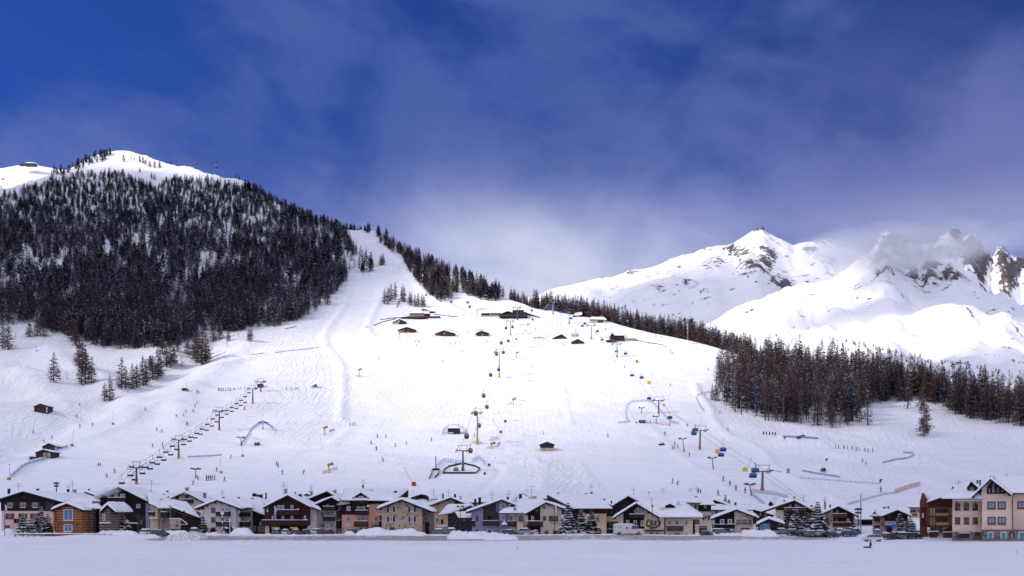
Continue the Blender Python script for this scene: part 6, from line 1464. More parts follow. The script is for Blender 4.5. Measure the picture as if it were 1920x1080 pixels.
# white van
def make_van(x, Y):
    X = (x-CX)*Y/F; o = empty('van', (0, 0, 0), 'white panel van with a red mark on its side, parked by the cream chalet', 'van')
    prof = [(-2.9, .32), (2.85, .32), (2.95, .75), (2.75, 1.15), (2.05, 1.35), (1.35, 2.15), (.95, 2.42), (-2.8, 2.45), (-2.92, 2.3)]
    mb = MB(); loft(mb, prof, [.95, .95, .95, .93, .92, .82, .80, .82, .84]); mb.build('body', PAINT['white'], o)
    mb = MB(); mb.add([(2.02, -.975, 1.36), (1.38, -.90, 2.10), (.62, -.92, 2.10), (.62, -.975, 1.36)], [(0, 1, 2, 3)]); mb.build('side_window', GLV, o)
    mb = MB(); mb.add([(2.07, -.86, 1.40), (2.07, .86, 1.40), (1.42, .78, 2.12), (1.42, -.78, 2.12)], [(0, 1, 2, 3)]); mb.build('windscreen', GLV, o)
    for x_ in (-1.9, 1.95):
        for s_ in (-1, 1): w = MB().tube((x_, s_*.75, .34), (x_, s_*.965, .34), .35, n=14).build('wheel', TYRE, o); MB().tube((x_, s_*.96, .34), (x_, s_*.985, .34), .2, n=10).build('rim', RIM, w)
    for s_ in (-1, 1): MB().box(2.7, 2.93, s_*.75-.12, s_*.75+.12, .82, 1.05).build('headlight', FLAMP, o)
    red = mat('red_mark', (.55, .02, .04), .5, .05, 3.); mb = MB()
    for a, l in ((20, .42), (75, .38), (150, .42), (215, .45), (265, .3), (320, .42)):
        c, s_ = math.cos(R(a)), math.sin(R(a)); mb.add([(-.45+c*.04-s_*.09, -.957, 1.6+s_*.04+c*.09), (-.45+c*l, -.957, 1.6+s_*l), (-.45+c*.04+s_*.09, -.957, 1.6+s_*.04-c*.09)], [(0, 1, 2)])
    mb.build('side_emblem', red, o)
    mb = MB(); mb.box(-2.1, -1.4, -.958, -.952, 1.78, 1.83).box(-2.0, -1.5, -.958, -.952, 1.66, 1.70).box(.0, .5, -.958, -.952, 1.5, 1.53); mb.build('side_lettering', red, o)
    q = MB(); soft_slab(q, [(-2.7, -.74, 2.46), (.85, -.74, 2.43), (.85, .74, 2.43), (-2.7, .74, 2.46)], .1, 7, 4, sd(), rnd=.4, lump=.02); q.build('roof_snow', SNOW, o, True)
    o.location = (X, Y, hgt(X, Y)); o.rotation_euler = (0, 0, R(3)); o.scale = (.90, .9, .78); o['org'] = [X, Y, 0]
make_van(1178, 180)
pile(1345, 1362, 1003, 1006, 181, 'tiny snow hump beside the road before the low chalet')

# lamps, poles, flags, signs
def lamp(x, top, Y, label, kind='single', name='street_lamp', cat='lamp', m=None, r=.07):
    X = (x-CX)*Y/F; z0 = hgt(X, Y); zt = CAMZ+(HOR-top)*Y/F; m = m or METAL; o = empty(name, (X, Y, z0), label, cat, 'lamp posts in the village' if cat == 'lamp' else None)
    MB().tube((X, Y, z0-.2), (X, Y, zt), r, r*.7, 8).build('pole', m, o)
    if kind == 'double':
        mb = MB(); mb.tube((X-.45, Y, zt), (X+.45, Y, zt), .04, n=5); mb.build('arm', m, o)
        for s_ in (-1, 1): MB().box(X+s_*.45-.2, X+s_*.45+.2, Y-.15, Y+.15, zt-.22, zt+.08).build('lamp_head', m, o)
    if kind == 'globe': MB().ball((X, Y, zt+.14), .2).build('lamp_head', WPOST, o)
    if kind == 'flood':
        mb = MB(); mb.tube((X-.55, Y, zt-.1), (X+.55, Y, zt-.1), .05, n=5).tube((X-.4, Y, zt-.7), (X+.4, Y, zt-.7), .05, n=5); mb.build('arm', m, o)
        for s_, zz in ((-1, 0), (1, 0), (-.7, -.6), (.7, -.6), (0, .1)): MB().box(X+s_*.45-.19, X+s_*.45+.19, Y-.25, Y+.1, zt+zz-.18, zt+zz+.16).build('floodlight', m, o)
    if kind == 'lantern': MB().box(X-.22, X+.22, Y-.2, Y+.2, zt-.05, zt+.08).tube((X, Y, zt+.08), (X, Y, zt+.4), .16, .05, 6).build('lamp_head', m, o)
    if kind == 'flag':
        mb = MB(); P_ = [(.05, .0), (.35, -.25), (.42, -.9), (.3, -1.6), (.05, -2.0)]; w = [(X+a, Y-.02, zt+b) for a, b in P_]+[(X+.02, Y-.02, zt-2.0), (X+.02, Y-.02, zt)]; n = len(w)
        mb.add(w+[(a, b+.03, c) for a, b, c in w], [tuple(range(n))[::-1], tuple(range(n, 2*n))]+[(i, (i+1) % n, (i+1) % n+n, i+n) for i in range(n)]); f = mb.build('flag', WPOST, o)
        q = MB(); r2 = random.Random(3)
        for k in range(5): q.box(X+.08, X+.08+.18+.1*r2.random(), Y-.04, Y-.028, zt-.45-k*.3, zt-.35-k*.3)
        q.build('flag_marks', METAL, f)
    return o
lamp(106, 906, 226, 'floodlight mast with several heads between the two dark chalets', 'flood', r=.16); lamp(863, 949, 181, 'double headed lamp post before the dark log barn', 'double'); lamp(690, 950, 183, 'globe lamp post before the peach building', 'globe'); lamp(606, 970, 181, 'short lamp post before the beige stepped chalet', 'lantern')
lamp(1040, 947, 180, 'flag pole with a white pennant before the cream house with the round window', 'flag', 'flag_pole', 'flag pole'); lamp(1223, 950, 181, 'tall lamp post before the painted tree mural', 'lantern'); lamp(1418, 962, 180, 'thin post left of the kiosk', 'single', 'post', 'post', BARK)
lamp(1609, 955, 180, 'lamp post with two floodlights among the parked cars', 'flood', r=.09); lamp(1614, 926, 184, 'very tall bare pole beside the floodlit post', 'single', 'pole', 'pole', GREYM, .13); lamp(9, 946, 184, 'flag pole with a white pennant at the far left', 'flag', 'flag_pole', 'flag pole'); lamp(345, 960, 184, 'thin dark lamp post before the low barn', 'lantern')
lamp(514, 948, 183, 'flag pole with a white pennant before the red timber chalet', 'flag', 'flag_pole', 'flag pole'); lamp(431, 977, 184, 'short white lamp post beside the conifer before the white plastered house', 'globe', m=WPOST); lamp(305, 975, 181, 'thin lamp post behind the black hatchback', 'single')
X = (417-CX)*185/F; o = empty('flag_pole', (X, 185, 0), 'red and white banded pole with a white box on top, before the white plastered house', 'pole')
for k in range(7): MB().tube((X, 185, k*.56), (X, 185, (k+1)*.56), .08, n=8).build('band', [WPOST, RLAMP][k % 2], o)
MB().box(X-.28, X+.28, 184.8, 185.1, 3.92, 4.45).build('box', WPOST, o)
def sign(x, ytop, ybot, wpx, Y, m, label, pole_top=None, bar=None, round_=False):
    X = (x-CX)*Y/F; z1, z0 = CAMZ+(HOR-ytop)*Y/F, CAMZ+(HOR-ybot)*Y/F; w = wpx*Y/F/2; o = empty('road_sign', (X, Y, 0), label, 'sign'); MB().tube((X, Y, -.1), (X, Y, z1), .035, n=6).build('pole', GREYM, o)
    if round_: mb = MB(); mb.tube((X, Y-.07, (z0+z1)/2), (X, Y-.04, (z0+z1)/2), w, n=16); b = mb.build('sign_plate', m, o)
    else: b = MB().box(X-w, X+w, Y-.08, Y-.04, z0, z1).build('sign_plate', m, o)
    if bar: MB().box(X-w*.65, X+w*.65, Y-.09, Y-.082, (z0+z1)/2-.09, (z0+z1)/2+.09).build('sign_bar', bar, b)
BLUES = mat('sign_blue', (.02, .16, .50), .5, .05, 2.); REDS = mat('sign_red', (.50, .02, .03), .5, .05, 2.)
sign(1676, 983, 989.5, 8.5, 181, BLUES, 'large blue rectangular road sign before the dark chalet with the turret'); sign(1679, 990, 996, 4, 180, BLUES, 'small blue and white sign below the large blue one', bar=WPOST); sign(1490, 988.5, 995.5, 6.5, 183, REDS, 'round red no entry sign beside the broad spruce', bar=WPOST, round_=True)
sign(1477, 991, 995, 4, 183, REDS, 'small red sign left of the no entry sign', bar=WPOST); sign(1741, 989, 999, 5, 174, WPOST, 'white pictogram board at the foot of the red brown gabled building', bar=REDS); sign(1818, 995, 1000, 3, 169, BLUES, 'small sign post before the pale salmon hotel', round_=True)
# closed orange parasol
X = (697-CX)*186/F; o = empty('parasol', (X, 186, 0), 'closed orange parasol before the peach building', 'parasol'); MB().tube((X, 186, 0), (X, 186, 2.9), .04, n=6).build('pole', WPOST, o)
MB().tube((X, 186, .75), (X, 186, 1.5), .22, .25, 8).tube((X, 186, 1.5), (X, 186, 2.95), .25, .03, 8).build('canopy', mat('orange_cloth', (.50, .16, .03), .8, .15, 3.), o, True)
# snowy board hoardings below the red gabled building
for x0, x1, Y, yt, lab in ((1743, 1760, 173, 996, 'dark red board fence left of the entrance of the red brown building'), (1768, 1790, 172, 997, 'dark red board fence right of the entrance of the red brown building'), (1798, 1820, 169.5, 999, 'low dark red board fence before the pale salmon hotel')):
    xa, xb = (x0-CX)*Y/F, (x1-CX)*Y/F; z1 = CAMZ+(HOR-yt)*Y/F; o = empty('board_fence', ((xa+xb)/2, Y, 0), lab, 'fence'); mb = MB(); n = int((xb-xa)/.2)
    for i in range(n): mb.box(xa+i*.2, xa+i*.2+.18, Y, Y+.04, -.1, z1-.03*(i % 3))
    mb.build('boards', REDW, o); q = MB(); soft_slab(q, [(xa, Y-.03, z1-.04), (xb, Y-.03, z1-.04), (xb, Y+.08, z1-.04), (xa, Y+.08, z1-.04)], .12, 6, 2, sd(), rnd=.08); q.build('fence_snow', SNOW, o, True)
for x, Y, lab in ((970, 131, 'thin green marker stake in the meadow'), (1907, 119, 'short dark marker stub in the meadow at the far right')):
    X = (x-CX)*Y/F; tag(MB().tube((X, Y, hgt(X, Y)-.1), (X, Y, hgt(X, Y)+.45), .03, .025, 6).build('marker_stake', mat('green_stake', (.05, .2, .15), .7, .1, 2.) if x < 1000 else METAL, origin=(X, Y, 0)), lab, 'stake')

for i, (sx, sy, Y, rx, rz) in enumerate(((182, 932, 190, .9, .7), (190, 926, 191, 1.2, .8), (201, 923, 193, 1.5, 1.1), (214, 919, 195, 1.4, 1.))):
    mb = MB(); mb.ball((0, 0, 0), 1., nu=14, nv=8); o = mb.build('smoke', [mist_material('smoke_%d' % i, .9-.15*i, i*2.3, 1.4)]); o.location = P(sx, sy, Y); o.scale = (rx, rx, rz); tag(o, 'white chimney smoke drifting before the steep dark chalet', 'smoke', kind='stuff')
# ------------------------------------------------------------------ huts and lodges on the slope
class Hut(House):
    def __init__(s, name, label, sx, base, cat='hut', group='huts on the ski slope'):
        g = gnd(sx, base); s.Y = g.y; s.zb = g.z; s.k = 0.; s.o = empty(name, tuple(g), label, cat, group)
NAVY = mat('dark_old_timber', (.045, .038, .045), .9, .3, 2., 'planks', .03)  # blue-black timber of the slope huts
HB = mat('hut_brown_timber', (.075, .038, .035), .9, .3, 2., 'planks', .03)
def hut(x0, x1, rx, ry, eyL, eyR, base, label, wall=None, stone=None, name='hut', snow=.35, D=6, cat='hut'):
    h = Hut(name, label, (x0+x1)/2, base, cat); RP = [(x0-2, eyL+.6), (rx, ry), (x1+2, eyR+.6)]
    h.wall(x0, x1, top_of(RP, x0, x1, 2.), D, wall or NAVY)
    if stone: h.clad([(x0-.3, base+2), (x1+.3, base+2), (x1+.3, stone), (x0-.3, stone)], STONE, out=.12, D=D, name='stone_base')
    h.gable(*RP, D=D, oh=.5, back=.4, snow=snow, rafters=False); return h
hut(64, 89, 75, 755, 761, 760, 774, 'lone dark timber barn on the open snow at the far left').clad([(86.5, 763), (89.2, 763), (89.2, 774), (86.5, 774)], STONE, out=.15)
hut(80, 107, 91, 829, 836, 836, 848, 'rear barn of the stepped pair at the left', stone=None).clad([(103, 838), (107.2, 838), (107.2, 848), (103, 848)], STONE, out=.2)
h = hut(67, 98, 80, 841, 847, 846, 857.5, 'front barn of the stepped pair, half stone walled'); h.clad([(82, 858), (95, 858), (95, 849), (82, 849)], STONE, out=.25, name='stone_wall'); h.window(85, 851, 88, 853.5, FRB, GLD, 0, 0, y=h.Y-.26)
h = Hut('wood_store', 'small log pile and stone shelter left of the stepped pair of barns', 58, 862, 'shed'); h.wall(55, 62, 856, 2.5, LOGG); h.slope([h.pw(54, 856, h.Y-.4), h.pw(63, 856, h.Y-.4), h.pw(63, 855, h.Y+3), h.pw(54, 855, h.Y+3)], snow=.3); h.opening(57, 857.5, 60, 861, BEAM)
h = hut(747, 777.5, 762, 612, 617.5, 617, 624, 'wide dark barn with a stone corner, lowest left of the stone lodge', HB); h.clad([(747, 624), (754, 624), (754, 620), (747, 620)], STONE, out=.2, name='stone_corner'); h.opening(755, 617, 758, 623, LOGW); h.opening(763, 621, 767, 624, LOGW)
h = hut(817.5, 851.5, 832, 618.5, 624.5, 624, 630.5, 'broad dark barn ringed by pale blue netting, middle of the three in a row', HB); h.clad([(819, 631), (824, 631), (824, 627), (819, 627)], LOGG, out=.3, name='stone_corner'); h.window(832, 624, 834.5, 626.5, FRW, GLC, 0, 0)
h = hut(894, 914.5, 903, 619, 623.5, 623.5, 630.5, 'small dark barn ringed by blue netting, right of the three in a row', HB); h.opening(902, 626, 906, 630, LOGW)
hut(1038, 1062, 1053, 625.5, 632.5, 633, 635.5, 'dark barn with a low wide gable above the empty snow, left of two', HB); hut(1073, 1093.5, 1083, 634.5, 640, 640.5, 645, 'dark barn with a low gable right of the bare bush, right of two', HB)
h = hut(1013.5, 1038.5, 1026, 826.5, 832, 832, 846, 'lone dark timber barn on a stone base in the middle of the white piste', NAVY, 840)
h = Hut('hut', 'low block hut buried in snow inside a ring of pale blue netting', 851, 814); h.wall(839.5, 862, 803, 5, NAVY); h.slope([h.pw(838.5, 803, h.Y-.4), h.pw(863, 803, h.Y-.4), h.pw(860, 799.5, h.Y+5.5), h.pw(842, 799.5, h.Y+5.5)], snow=.7); h.clad([(841, 811), (850, 811), (850, 812.5), (841, 812.5)], SNOW, out=.7, name='ledge_snow')
h = hut(737.5, 759, 749, 597.5, 602.5, 602, 608, 'small stone hut with a chimney below the lodge terrace', HB, None, 'stone_hut'); h.clad([(738, 608.5), (747, 608.5), (747, 602.5), (738, 602.5)], STONE, out=.2, name='stone_wall'); h.chimney(746.5, 597, 749, 604, -.5, STONE, False)
h = Hut('lodge', 'stone ski lodge with a long terrace and small windows, left of the upper barns', 781, 596, 'lodge'); h.wall(768, 796, 587.5, 8, STONE); h.slope([h.pw(765.5, 587.5, h.Y-.7), h.pw(797, 586.5, h.Y-.7), h.pw(792, 583, h.Y+9), h.pw(770, 583, h.Y+9)], snow=.5)
for x in (771, 776, 781, 786, 791): h.window(x, 589, x+2, 591, FRW, GLD, 0, 0)
h.wall(795.5, 805.5, 587.5, 6, HB, y0=h.Y-1); h.slope([h.pw(795, 588, h.Y-1.8), h.pw(806, 588, h.Y-1.8), h.pw(805, 584.5, h.Y+5), h.pw(795, 584.5, h.Y+5)], snow=.4); h.chimney(769, 582, 770.5, 587, 3, STONE, False)
h.clad([(753, 601), (800, 599), (800, 595.5), (753, 597.5)], HB, out=6.5, name='terrace_wall'); h.clad([(756, 595.5), (768, 595), (768, 598), (756, 598)], METAL, out=3., name='terrace_awning'); h.clad([(806, 594), (826, 593.5), (826, 596), (806, 596)], METAL, out=2., name='terrace_awning')
h = hut(788, 801, 793.5, 577.5, 582, 581, 588, 'upper stone house with a gable, behind the stone lodge', STONE, None, 'stone_hut', D=5); h.wall(801.3, 814, 583.5, 7, HB, y0=h.Y+1); h.slope([h.pw(800, 583.5, h.Y+.3), h.pw(815, 584, h.Y+.3), h.pw(808, 577.5, h.Y+9), h.pw(795, 577.5, h.Y+9)], snow=.4)
h = Hut('lift_station', 'long low gondola mid station with a dark gabled hut in front', 940, 594, 'station'); h.wall(902, 985, [(902, 587.5), (912, 585.5), (985, 584.5)], 12, GREIGE); h.slope([h.pw(898, 587.5, h.Y-1), h.pw(988, 585.5, h.Y-1), h.pw(975, 581.5, h.Y+14), h.pw(912, 582, h.Y+14)], snow=.5); h.opening(903, 587.8, 918, 591, HB, name='door')
for x in (922, 928, 934): h.window(x, 587.5, x+4, 590.5, FRB, GLD, 0, 0)
h.wall(940, 966, [(940, 588), (952, 583.2), (966, 588)], 4, REDW, y0=h.Y-4); h.gable((938, 588), (952, 582.2), (968, 588), D=4, oh=.6, snow=.35, y0=h.Y-4, rafters=False); h.clad([(936, 597), (989, 598), (989, 593.5), (936, 594)], GREYW, out=9., name='terrace_wall'); h.clad([(961, 596), (982, 596), (982, 583.5), (961, 583.5)], METAL, out=5., name='machine_hall')
MB().add([h.pw(984, 585, h.Y-3), h.pw(984, 590, h.Y-3), h.pw(1014, 596.5, h.Y-6), h.pw(1014, 595, h.Y-6)], [(0, 1, 2, 3)]).build('ramp_wall', HB, h.o)
h = Hut('lift_station', 'blue and white chairlift top station at the edge of the crest wood', 1034, 582, 'station')
h.wall(1020, 1043, [(1020, 580.5), (1026, 574), (1030, 570.5), (1040, 570), (1043, 574)], 6, mat('station_blue', (.06, .08, .15), .5, .2, 1.)); MB().add([h.pw(1017, 582, h.Y-.6), h.pw(1018.5, 582, h.Y-.6), h.pw(1029, 570, h.Y-.6), h.pw(1027.5, 569, h.Y-.6)], [(0, 1, 2, 3)]).build('side_frame', GREYM, h.o); h.wall(1040, 1055, 578.5, 7, GREYM, y0=h.Y+1); h.slope([h.pw(1039, 578.8, h.Y), h.pw(1056, 579, h.Y), h.pw(1054, 576.5, h.Y+8), h.pw(1041, 576.5, h.Y+8)], snow=.5)
h = Hut('garage', 'snow roofed groomer garage with a dark door at the right of the crest', 1121, 605.5, 'garage'); h.wall(1106, 1136, [(1106, 599), (1136, 599.5)], 8, GREIGE); h.slope([h.pw(1104, 598.5, h.Y-.6), h.pw(1138, 599.5, h.Y-.6), h.pw(1132, 595, h.Y+9), h.pw(1108, 595, h.Y+9)], snow=.6); h.opening(1121, 600.5, 1131, 606, FRB)
h = Hut('lift_station', 'low snow topped lift cover left of the groomer garage', 1090, 594, 'station'); h.wall(1086, 1098, 592.5, 5, NAVY); h.slope([h.pw(1074, 593, h.Y-.6), h.pw(1092, 590, h.Y-.6), h.pw(1092, 584.5, h.Y+7), h.pw(1078, 588, h.Y+7)], snow=.5)
h = Hut('lodge', 'brown timber lodge with a low stone annex right of the two dark barns', 1158, 640, 'lodge'); h.wall(1147, 1171, 628.5, 7, HB); h.slope([h.pw(1145, 629, h.Y-.6), h.pw(1172, 629, h.Y-.6), h.pw(1170, 625.5, h.Y+8), h.pw(1150, 625.5, h.Y+8)], snow=.4); h.dormer(1144.5, 1151, 1148.5, 624.5, 630, 638, h.Y-.7, 5, HB)
h.wall(1171.5, 1191, 634.5, 6, STONE); h.slope([h.pw(1171, 634.5, h.Y-.5), h.pw(1192, 634.5, h.Y-.5), h.pw(1191, 632.5, h.Y+7), h.pw(1172, 632.5, h.Y+7)], snow=.4); h.wall(1191.5, 1203, 638.5, 4, HB); h.wall(1137, 1156, [(1137, 637.5), (1156, 636)], 3, NAVY, y0=h.Y-4)
h = hut(1386, 1414, 1401, 665.5, 668, 668.5, 677, 'dark timber cabin half hidden among the thin larches', HB, D=7)
h = Hut('lift_hut', 'dark operator hut beside the top of the left chairlift', 487, 727, 'hut'); h.wall(482.5, 492, 719.5, 3, METAL); h.slope([h.pw(481, 719.5, h.Y-.4), h.pw(493, 719.5, h.Y-.4), h.pw(492, 717, h.Y+3.4), h.pw(482, 717, h.Y+3.4)], snow=.3)
h = Hut('lift_hut', 'small dark kiosk hut below the drag lift shelter', 481, 835.5, 'hut'); h.wall(477, 485, 829.5, 2.5, METAL); h.opening(479, 830.5, 482, 833, GLC, name='window'); h.slope([h.pw(476, 829.5, h.Y-.4), h.pw(486, 829.5, h.Y-.4), h.pw(485, 828, h.Y+2.8), h.pw(477, 828, h.Y+2.8)], snow=.25)
h = Hut('lift_hut', 'small dark red cabin inside the looping net at the right', 1204.5, 793.5, 'hut'); h.wall(1199, 1210, 787.5, 2.5, REDW); h.opening(1201, 789, 1204, 791.5, GLC, name='window'); h.opening(1205, 789, 1208, 791.5, GLC, name='window'); h.slope([h.pw(1198, 787.5, h.Y-.4), h.pw(1211, 787.5, h.Y-.4), h.pw(1210, 786, h.Y+2.8), h.pw(1199, 786, h.Y+2.8)], snow=.25)
h = Hut('lift_hut', 'tiny dark machine hut with an orange end near the larch row', 346, 733, 'hut'); h.wall(341, 349, 727.5, 3, METAL); h.wall(349.3, 352, 729, 2, LOGW); h.slope([h.pw(340, 727.5, h.Y-.4), h.pw(350, 727.5, h.Y-.4), h.pw(349, 726, h.Y+3), h.pw(341, 726, h.Y+3)], snow=.3)
VHILL = None
# hut on the far left shoulder
Yh = 2850.; zt = CAMZ+(HOR-309)*Yh/F
o = empty('summit_restaurant', ((50-CX)*Yh/F, Yh, zt), 'long low building on the snowy shoulder at the far left skyline', 'building')
X0, X1, X2 = [(x-CX)*Yh/F for x in (36, 46, 66)]; u = Yh/F
MB().prism([(X1, zt-1*u), (X2, zt-1*u), (X2, zt+2.6*u), (X1+6*u, zt+3.6*u), (X1, zt+2.*u)], Yh, Yh+14).build('wall', METAL, o); MB().box(X0, X1-.1, Yh, Yh+9, zt-1*u, zt+2.2*u).build('wall', METAL, o)
MB().prism([(X1+2, zt+3.0*u), (X2+2, zt+2.8*u), (X2+2, zt+3.6*u), (X1+8*u, zt+4.8*u)], Yh-2, Yh+16).build('roof_snow', SNOW, o)

# terrace fences, nets
NETB = None
def net_mat(name, c, a):
    global nt
    m = bpy.data.materials.new(name); m.use_nodes = True; nt = m.node_tree; b = nt.nodes['Principled BSDF']; b.inputs['Base Color'].default_value = (*c, 1); b.inputs['Roughness'].default_value = .9; b.inputs['Alpha'].default_value = a
    return m
NB = net_mat('blue_netting', (.10, .20, .50), .62); NP = net_mat('pale_blue_netting', (.32, .50, .72), .45); NR = net_mat('red_netting', (.60, .12, .16), .5); NG = net_mat('grey_netting', (.30, .33, .42), .4); NV = net_mat('lilac_netting', (.30, .34, .55), .45)
def fence_run(pts, h, m, label, name='safety_net', cat='net', posts=True, thick=0., pm=None):
    h *= .62
    P3 = []
    for (a, b), (c, d) in zip(pts, pts[1:]):
        n = max(1, int(math.hypot(c-a, d-b)/4))
        for i in range(n): t = i/n; P3.append(gnd(a+(c-a)*t, b+(d-b)*t))
    P3.append(gnd(*pts[-1])); c0 = P3[len(P3)//2]; o = empty(name, tuple(c0), label, cat, 'nets and fences on the slope')
    V = []; Fc = []
    for p in P3:
        g = hgt(p.x, p.y); V += [(p.x, p.y, g+.05), (p.x, p.y, g+h)]
    for i in range(len(P3)-1): Fc.append((2*i, 2*i+2, 2*i+3, 2*i+1))
    if thick: k = len(V); V += [(x, y+thick, z) for x, y, z in V]; Fc += [tuple(q+k for q in reversed(f)) for f in Fc]+[(2*i+1, 2*i+3, 2*i+3+k, 2*i+1+k) for i in range(len(P3)-1)]
    mesh_obj('netting' if cat == 'net' else 'boards', V, Fc, [m], o)
    if posts:
        mb = MB()
        for p in P3[::1 if len(P3) < 25 else 2]: g = hgt(p.x, p.y); mb.tube((p.x, p.y-.05, g-.2), (p.x, p.y-.05, g+h+.15), .05, n=4)
        mb.build('posts', pm or METAL, o)['kind'] = 'stuff'
    return o
for a in (([(20, 896), (30, 888), (40, 878), (55, 870), (72, 866), (88, 861), (104, 847), (128, 838)], 1.8, NB, 'curving blue net running down from the stepped barns at the left'),
          ([(451, 836), (462, 822), (472, 806), (482, 798), (492, 792), (503, 797), (511, 804), (512, 808)], 2.0, NB, 'blue net arching over the drag lift shelter'), ([(352, 858), (372, 857), (395, 856), (416, 854)], 1.0, NB, 'straight blue net below the left chairlift'),
          ([(809, 632), (815, 628), (822, 624), (835, 621), (850, 621), (858, 624), (861, 628), (858, 633)], 1.8, NP, 'pale blue net around the middle dark barn'), ([(889, 631), (890, 626), (896, 621), (908, 620), (916, 624), (919, 629), (914, 633)], 1.8, NP, 'pale blue net around the right dark barn'),
          ([(829, 816), (832, 808), (842, 802), (860, 800), (868, 805), (870, 812)], 2.4, NP, 'pale blue net around the snow buried block hut'), ([(893, 589), (893, 583), (905, 581), (925, 582)], 2.5, NP, 'pale blue net behind the gondola mid station'),
          ([(818, 879), (832, 866), (845, 868), (868, 872)], 2.8, NP, 'pale blue net left of the fenced lift pit'), ([(885, 868), (898, 862), (905, 866), (908, 874)], 2.8, NP, 'pale blue net right of the fenced lift pit'),
          ([(1180, 792), (1174, 786), (1172, 772), (1175, 762), (1182, 756), (1195, 754), (1215, 753), (1224, 757), (1236, 769), (1248, 783), (1256, 792), (1272, 796)], 2.2, NV, 'long looping lilac net around the small dark red cabin'), ([(1158, 794), (1180, 792)], 1.6, NV, 'short pale net left of the looping net'),
          ([(1345, 733), (1330, 736), (1308, 742), (1305, 748), (1312, 762), (1320, 772)], 2., NG, 'grey net curving below the open edge of the right wood'),
          ([(1410, 923), (1430, 926), (1455, 929), (1476, 934)], 1.6, NV, 'lilac net running right from the lowest drag lift tower'), ([(1409, 929), (1420, 938), (1434, 950)], 1.8, NV, 'net falling from the lowest drag lift tower to the roofs'),
          ([(1504, 884), (1530, 889), (1555, 893), (1574, 896)], 1.1, NB, 'blue net below the snow tunnel in the park'), ([(1655, 869), (1680, 863), (1700, 861), (1714, 855), (1712, 851), (1694, 850)], 1.2, NB, 'hooked blue net at the right side of the park'),
          ([(1468, 820), (1490, 821), (1510, 822), (1534, 824)], 1.6, NB, 'blue net along the top of the snow kicker'), ([(1590, 947), (1610, 942), (1640, 933), (1660, 928), (1678, 926)], 1.0, NG, 'grey net rising from the roofs toward the red net'), ([(1678, 926), (1700, 918), (1725, 911)], 2.2, NR, 'red net rising behind the village at the right'),
          ([(516, 662), (545, 658), (570, 656), (598, 652)], 1.0, NB, 'thin blue net on the slope below the left wood'), ([(1440, 882), (1465, 886)], .8, NG, 'short grey net at the edge of the park'), ([(1500, 897), (1540, 900), (1600, 905), (1648, 908)], .8, NG, 'faint grey net across the lower park'),
          ([(1225, 793), (1243, 797), (1256, 798)], .7, NR, 'low red tape line beside the drag lift')):
    fence_run(*a)
for a in (([(713, 600), (735, 597), (755, 596), (775, 593)], 1., METAL, 'upper dark rail fence left of the stone lodge'), ([(701, 611), (715, 605), (735, 600), (742, 598)], 1., METAL, 'lower dark rail fence left of the stone lodge'), ([(813, 590), (825, 591), (840, 593), (858, 594)], .9, METAL, 'dark rail fence right of the stone lodge'),
          ([(1203, 641), (1225, 644), (1245, 648), (1250, 652)], .7, GREYW, 'low fence line right of the brown timber lodge'), ([(534, 617), (545, 615), (556, 613)], .8, METAL, 'short dark rail fence below the left wood'), ([(1001, 634), (1015, 634), (1022, 635)], .8, METAL, 'short dark bar fence left of the two low barns'),
          ([(470, 666), (482, 664), (494, 662)], .6, METAL, 'short dark fence on the left slope')):
    fence_run(*a, name='rail_fence', cat='fence', thick=.1)
# fenced pit of the gondola line
for a in (([(830, 888), (833, 882), (841, 876), (868, 870), (890, 875), (900, 880), (893, 888)], 1.1, DARKW, 'dark board fence around the rear of the lift pit'), ([(830, 888.5), (850, 888.5), (870, 888.5), (892, 888.5)], 1.1, GREYW, 'red brown board fence along the front of the lift pit'),
          ([(805, 899), (809, 890), (811, 882), (824, 882), (822, 890), (815, 897)], 1.2, DARKW, 'dark board walls of the small covered exit left of the lift pit'), ([(767, 943), (780, 938), (790, 935), (800, 937), (804, 941)], 2.0, DARKW, 'curved dark board fence showing above the roofs behind the stone house')):
    fence_run(*a, name='board_fence', cat='fence', thick=.2, pm=BEAM)
MB_ = gnd(817, 880); tag(MB().tube((MB_.x, MB_.y, MB_.z-.2), (MB_.x, MB_.y, MB_.z+5), .18, n=6).build('post', LOGG, origin=tuple(MB_)), 'plain wooden post rising from the small covered exit', 'post')

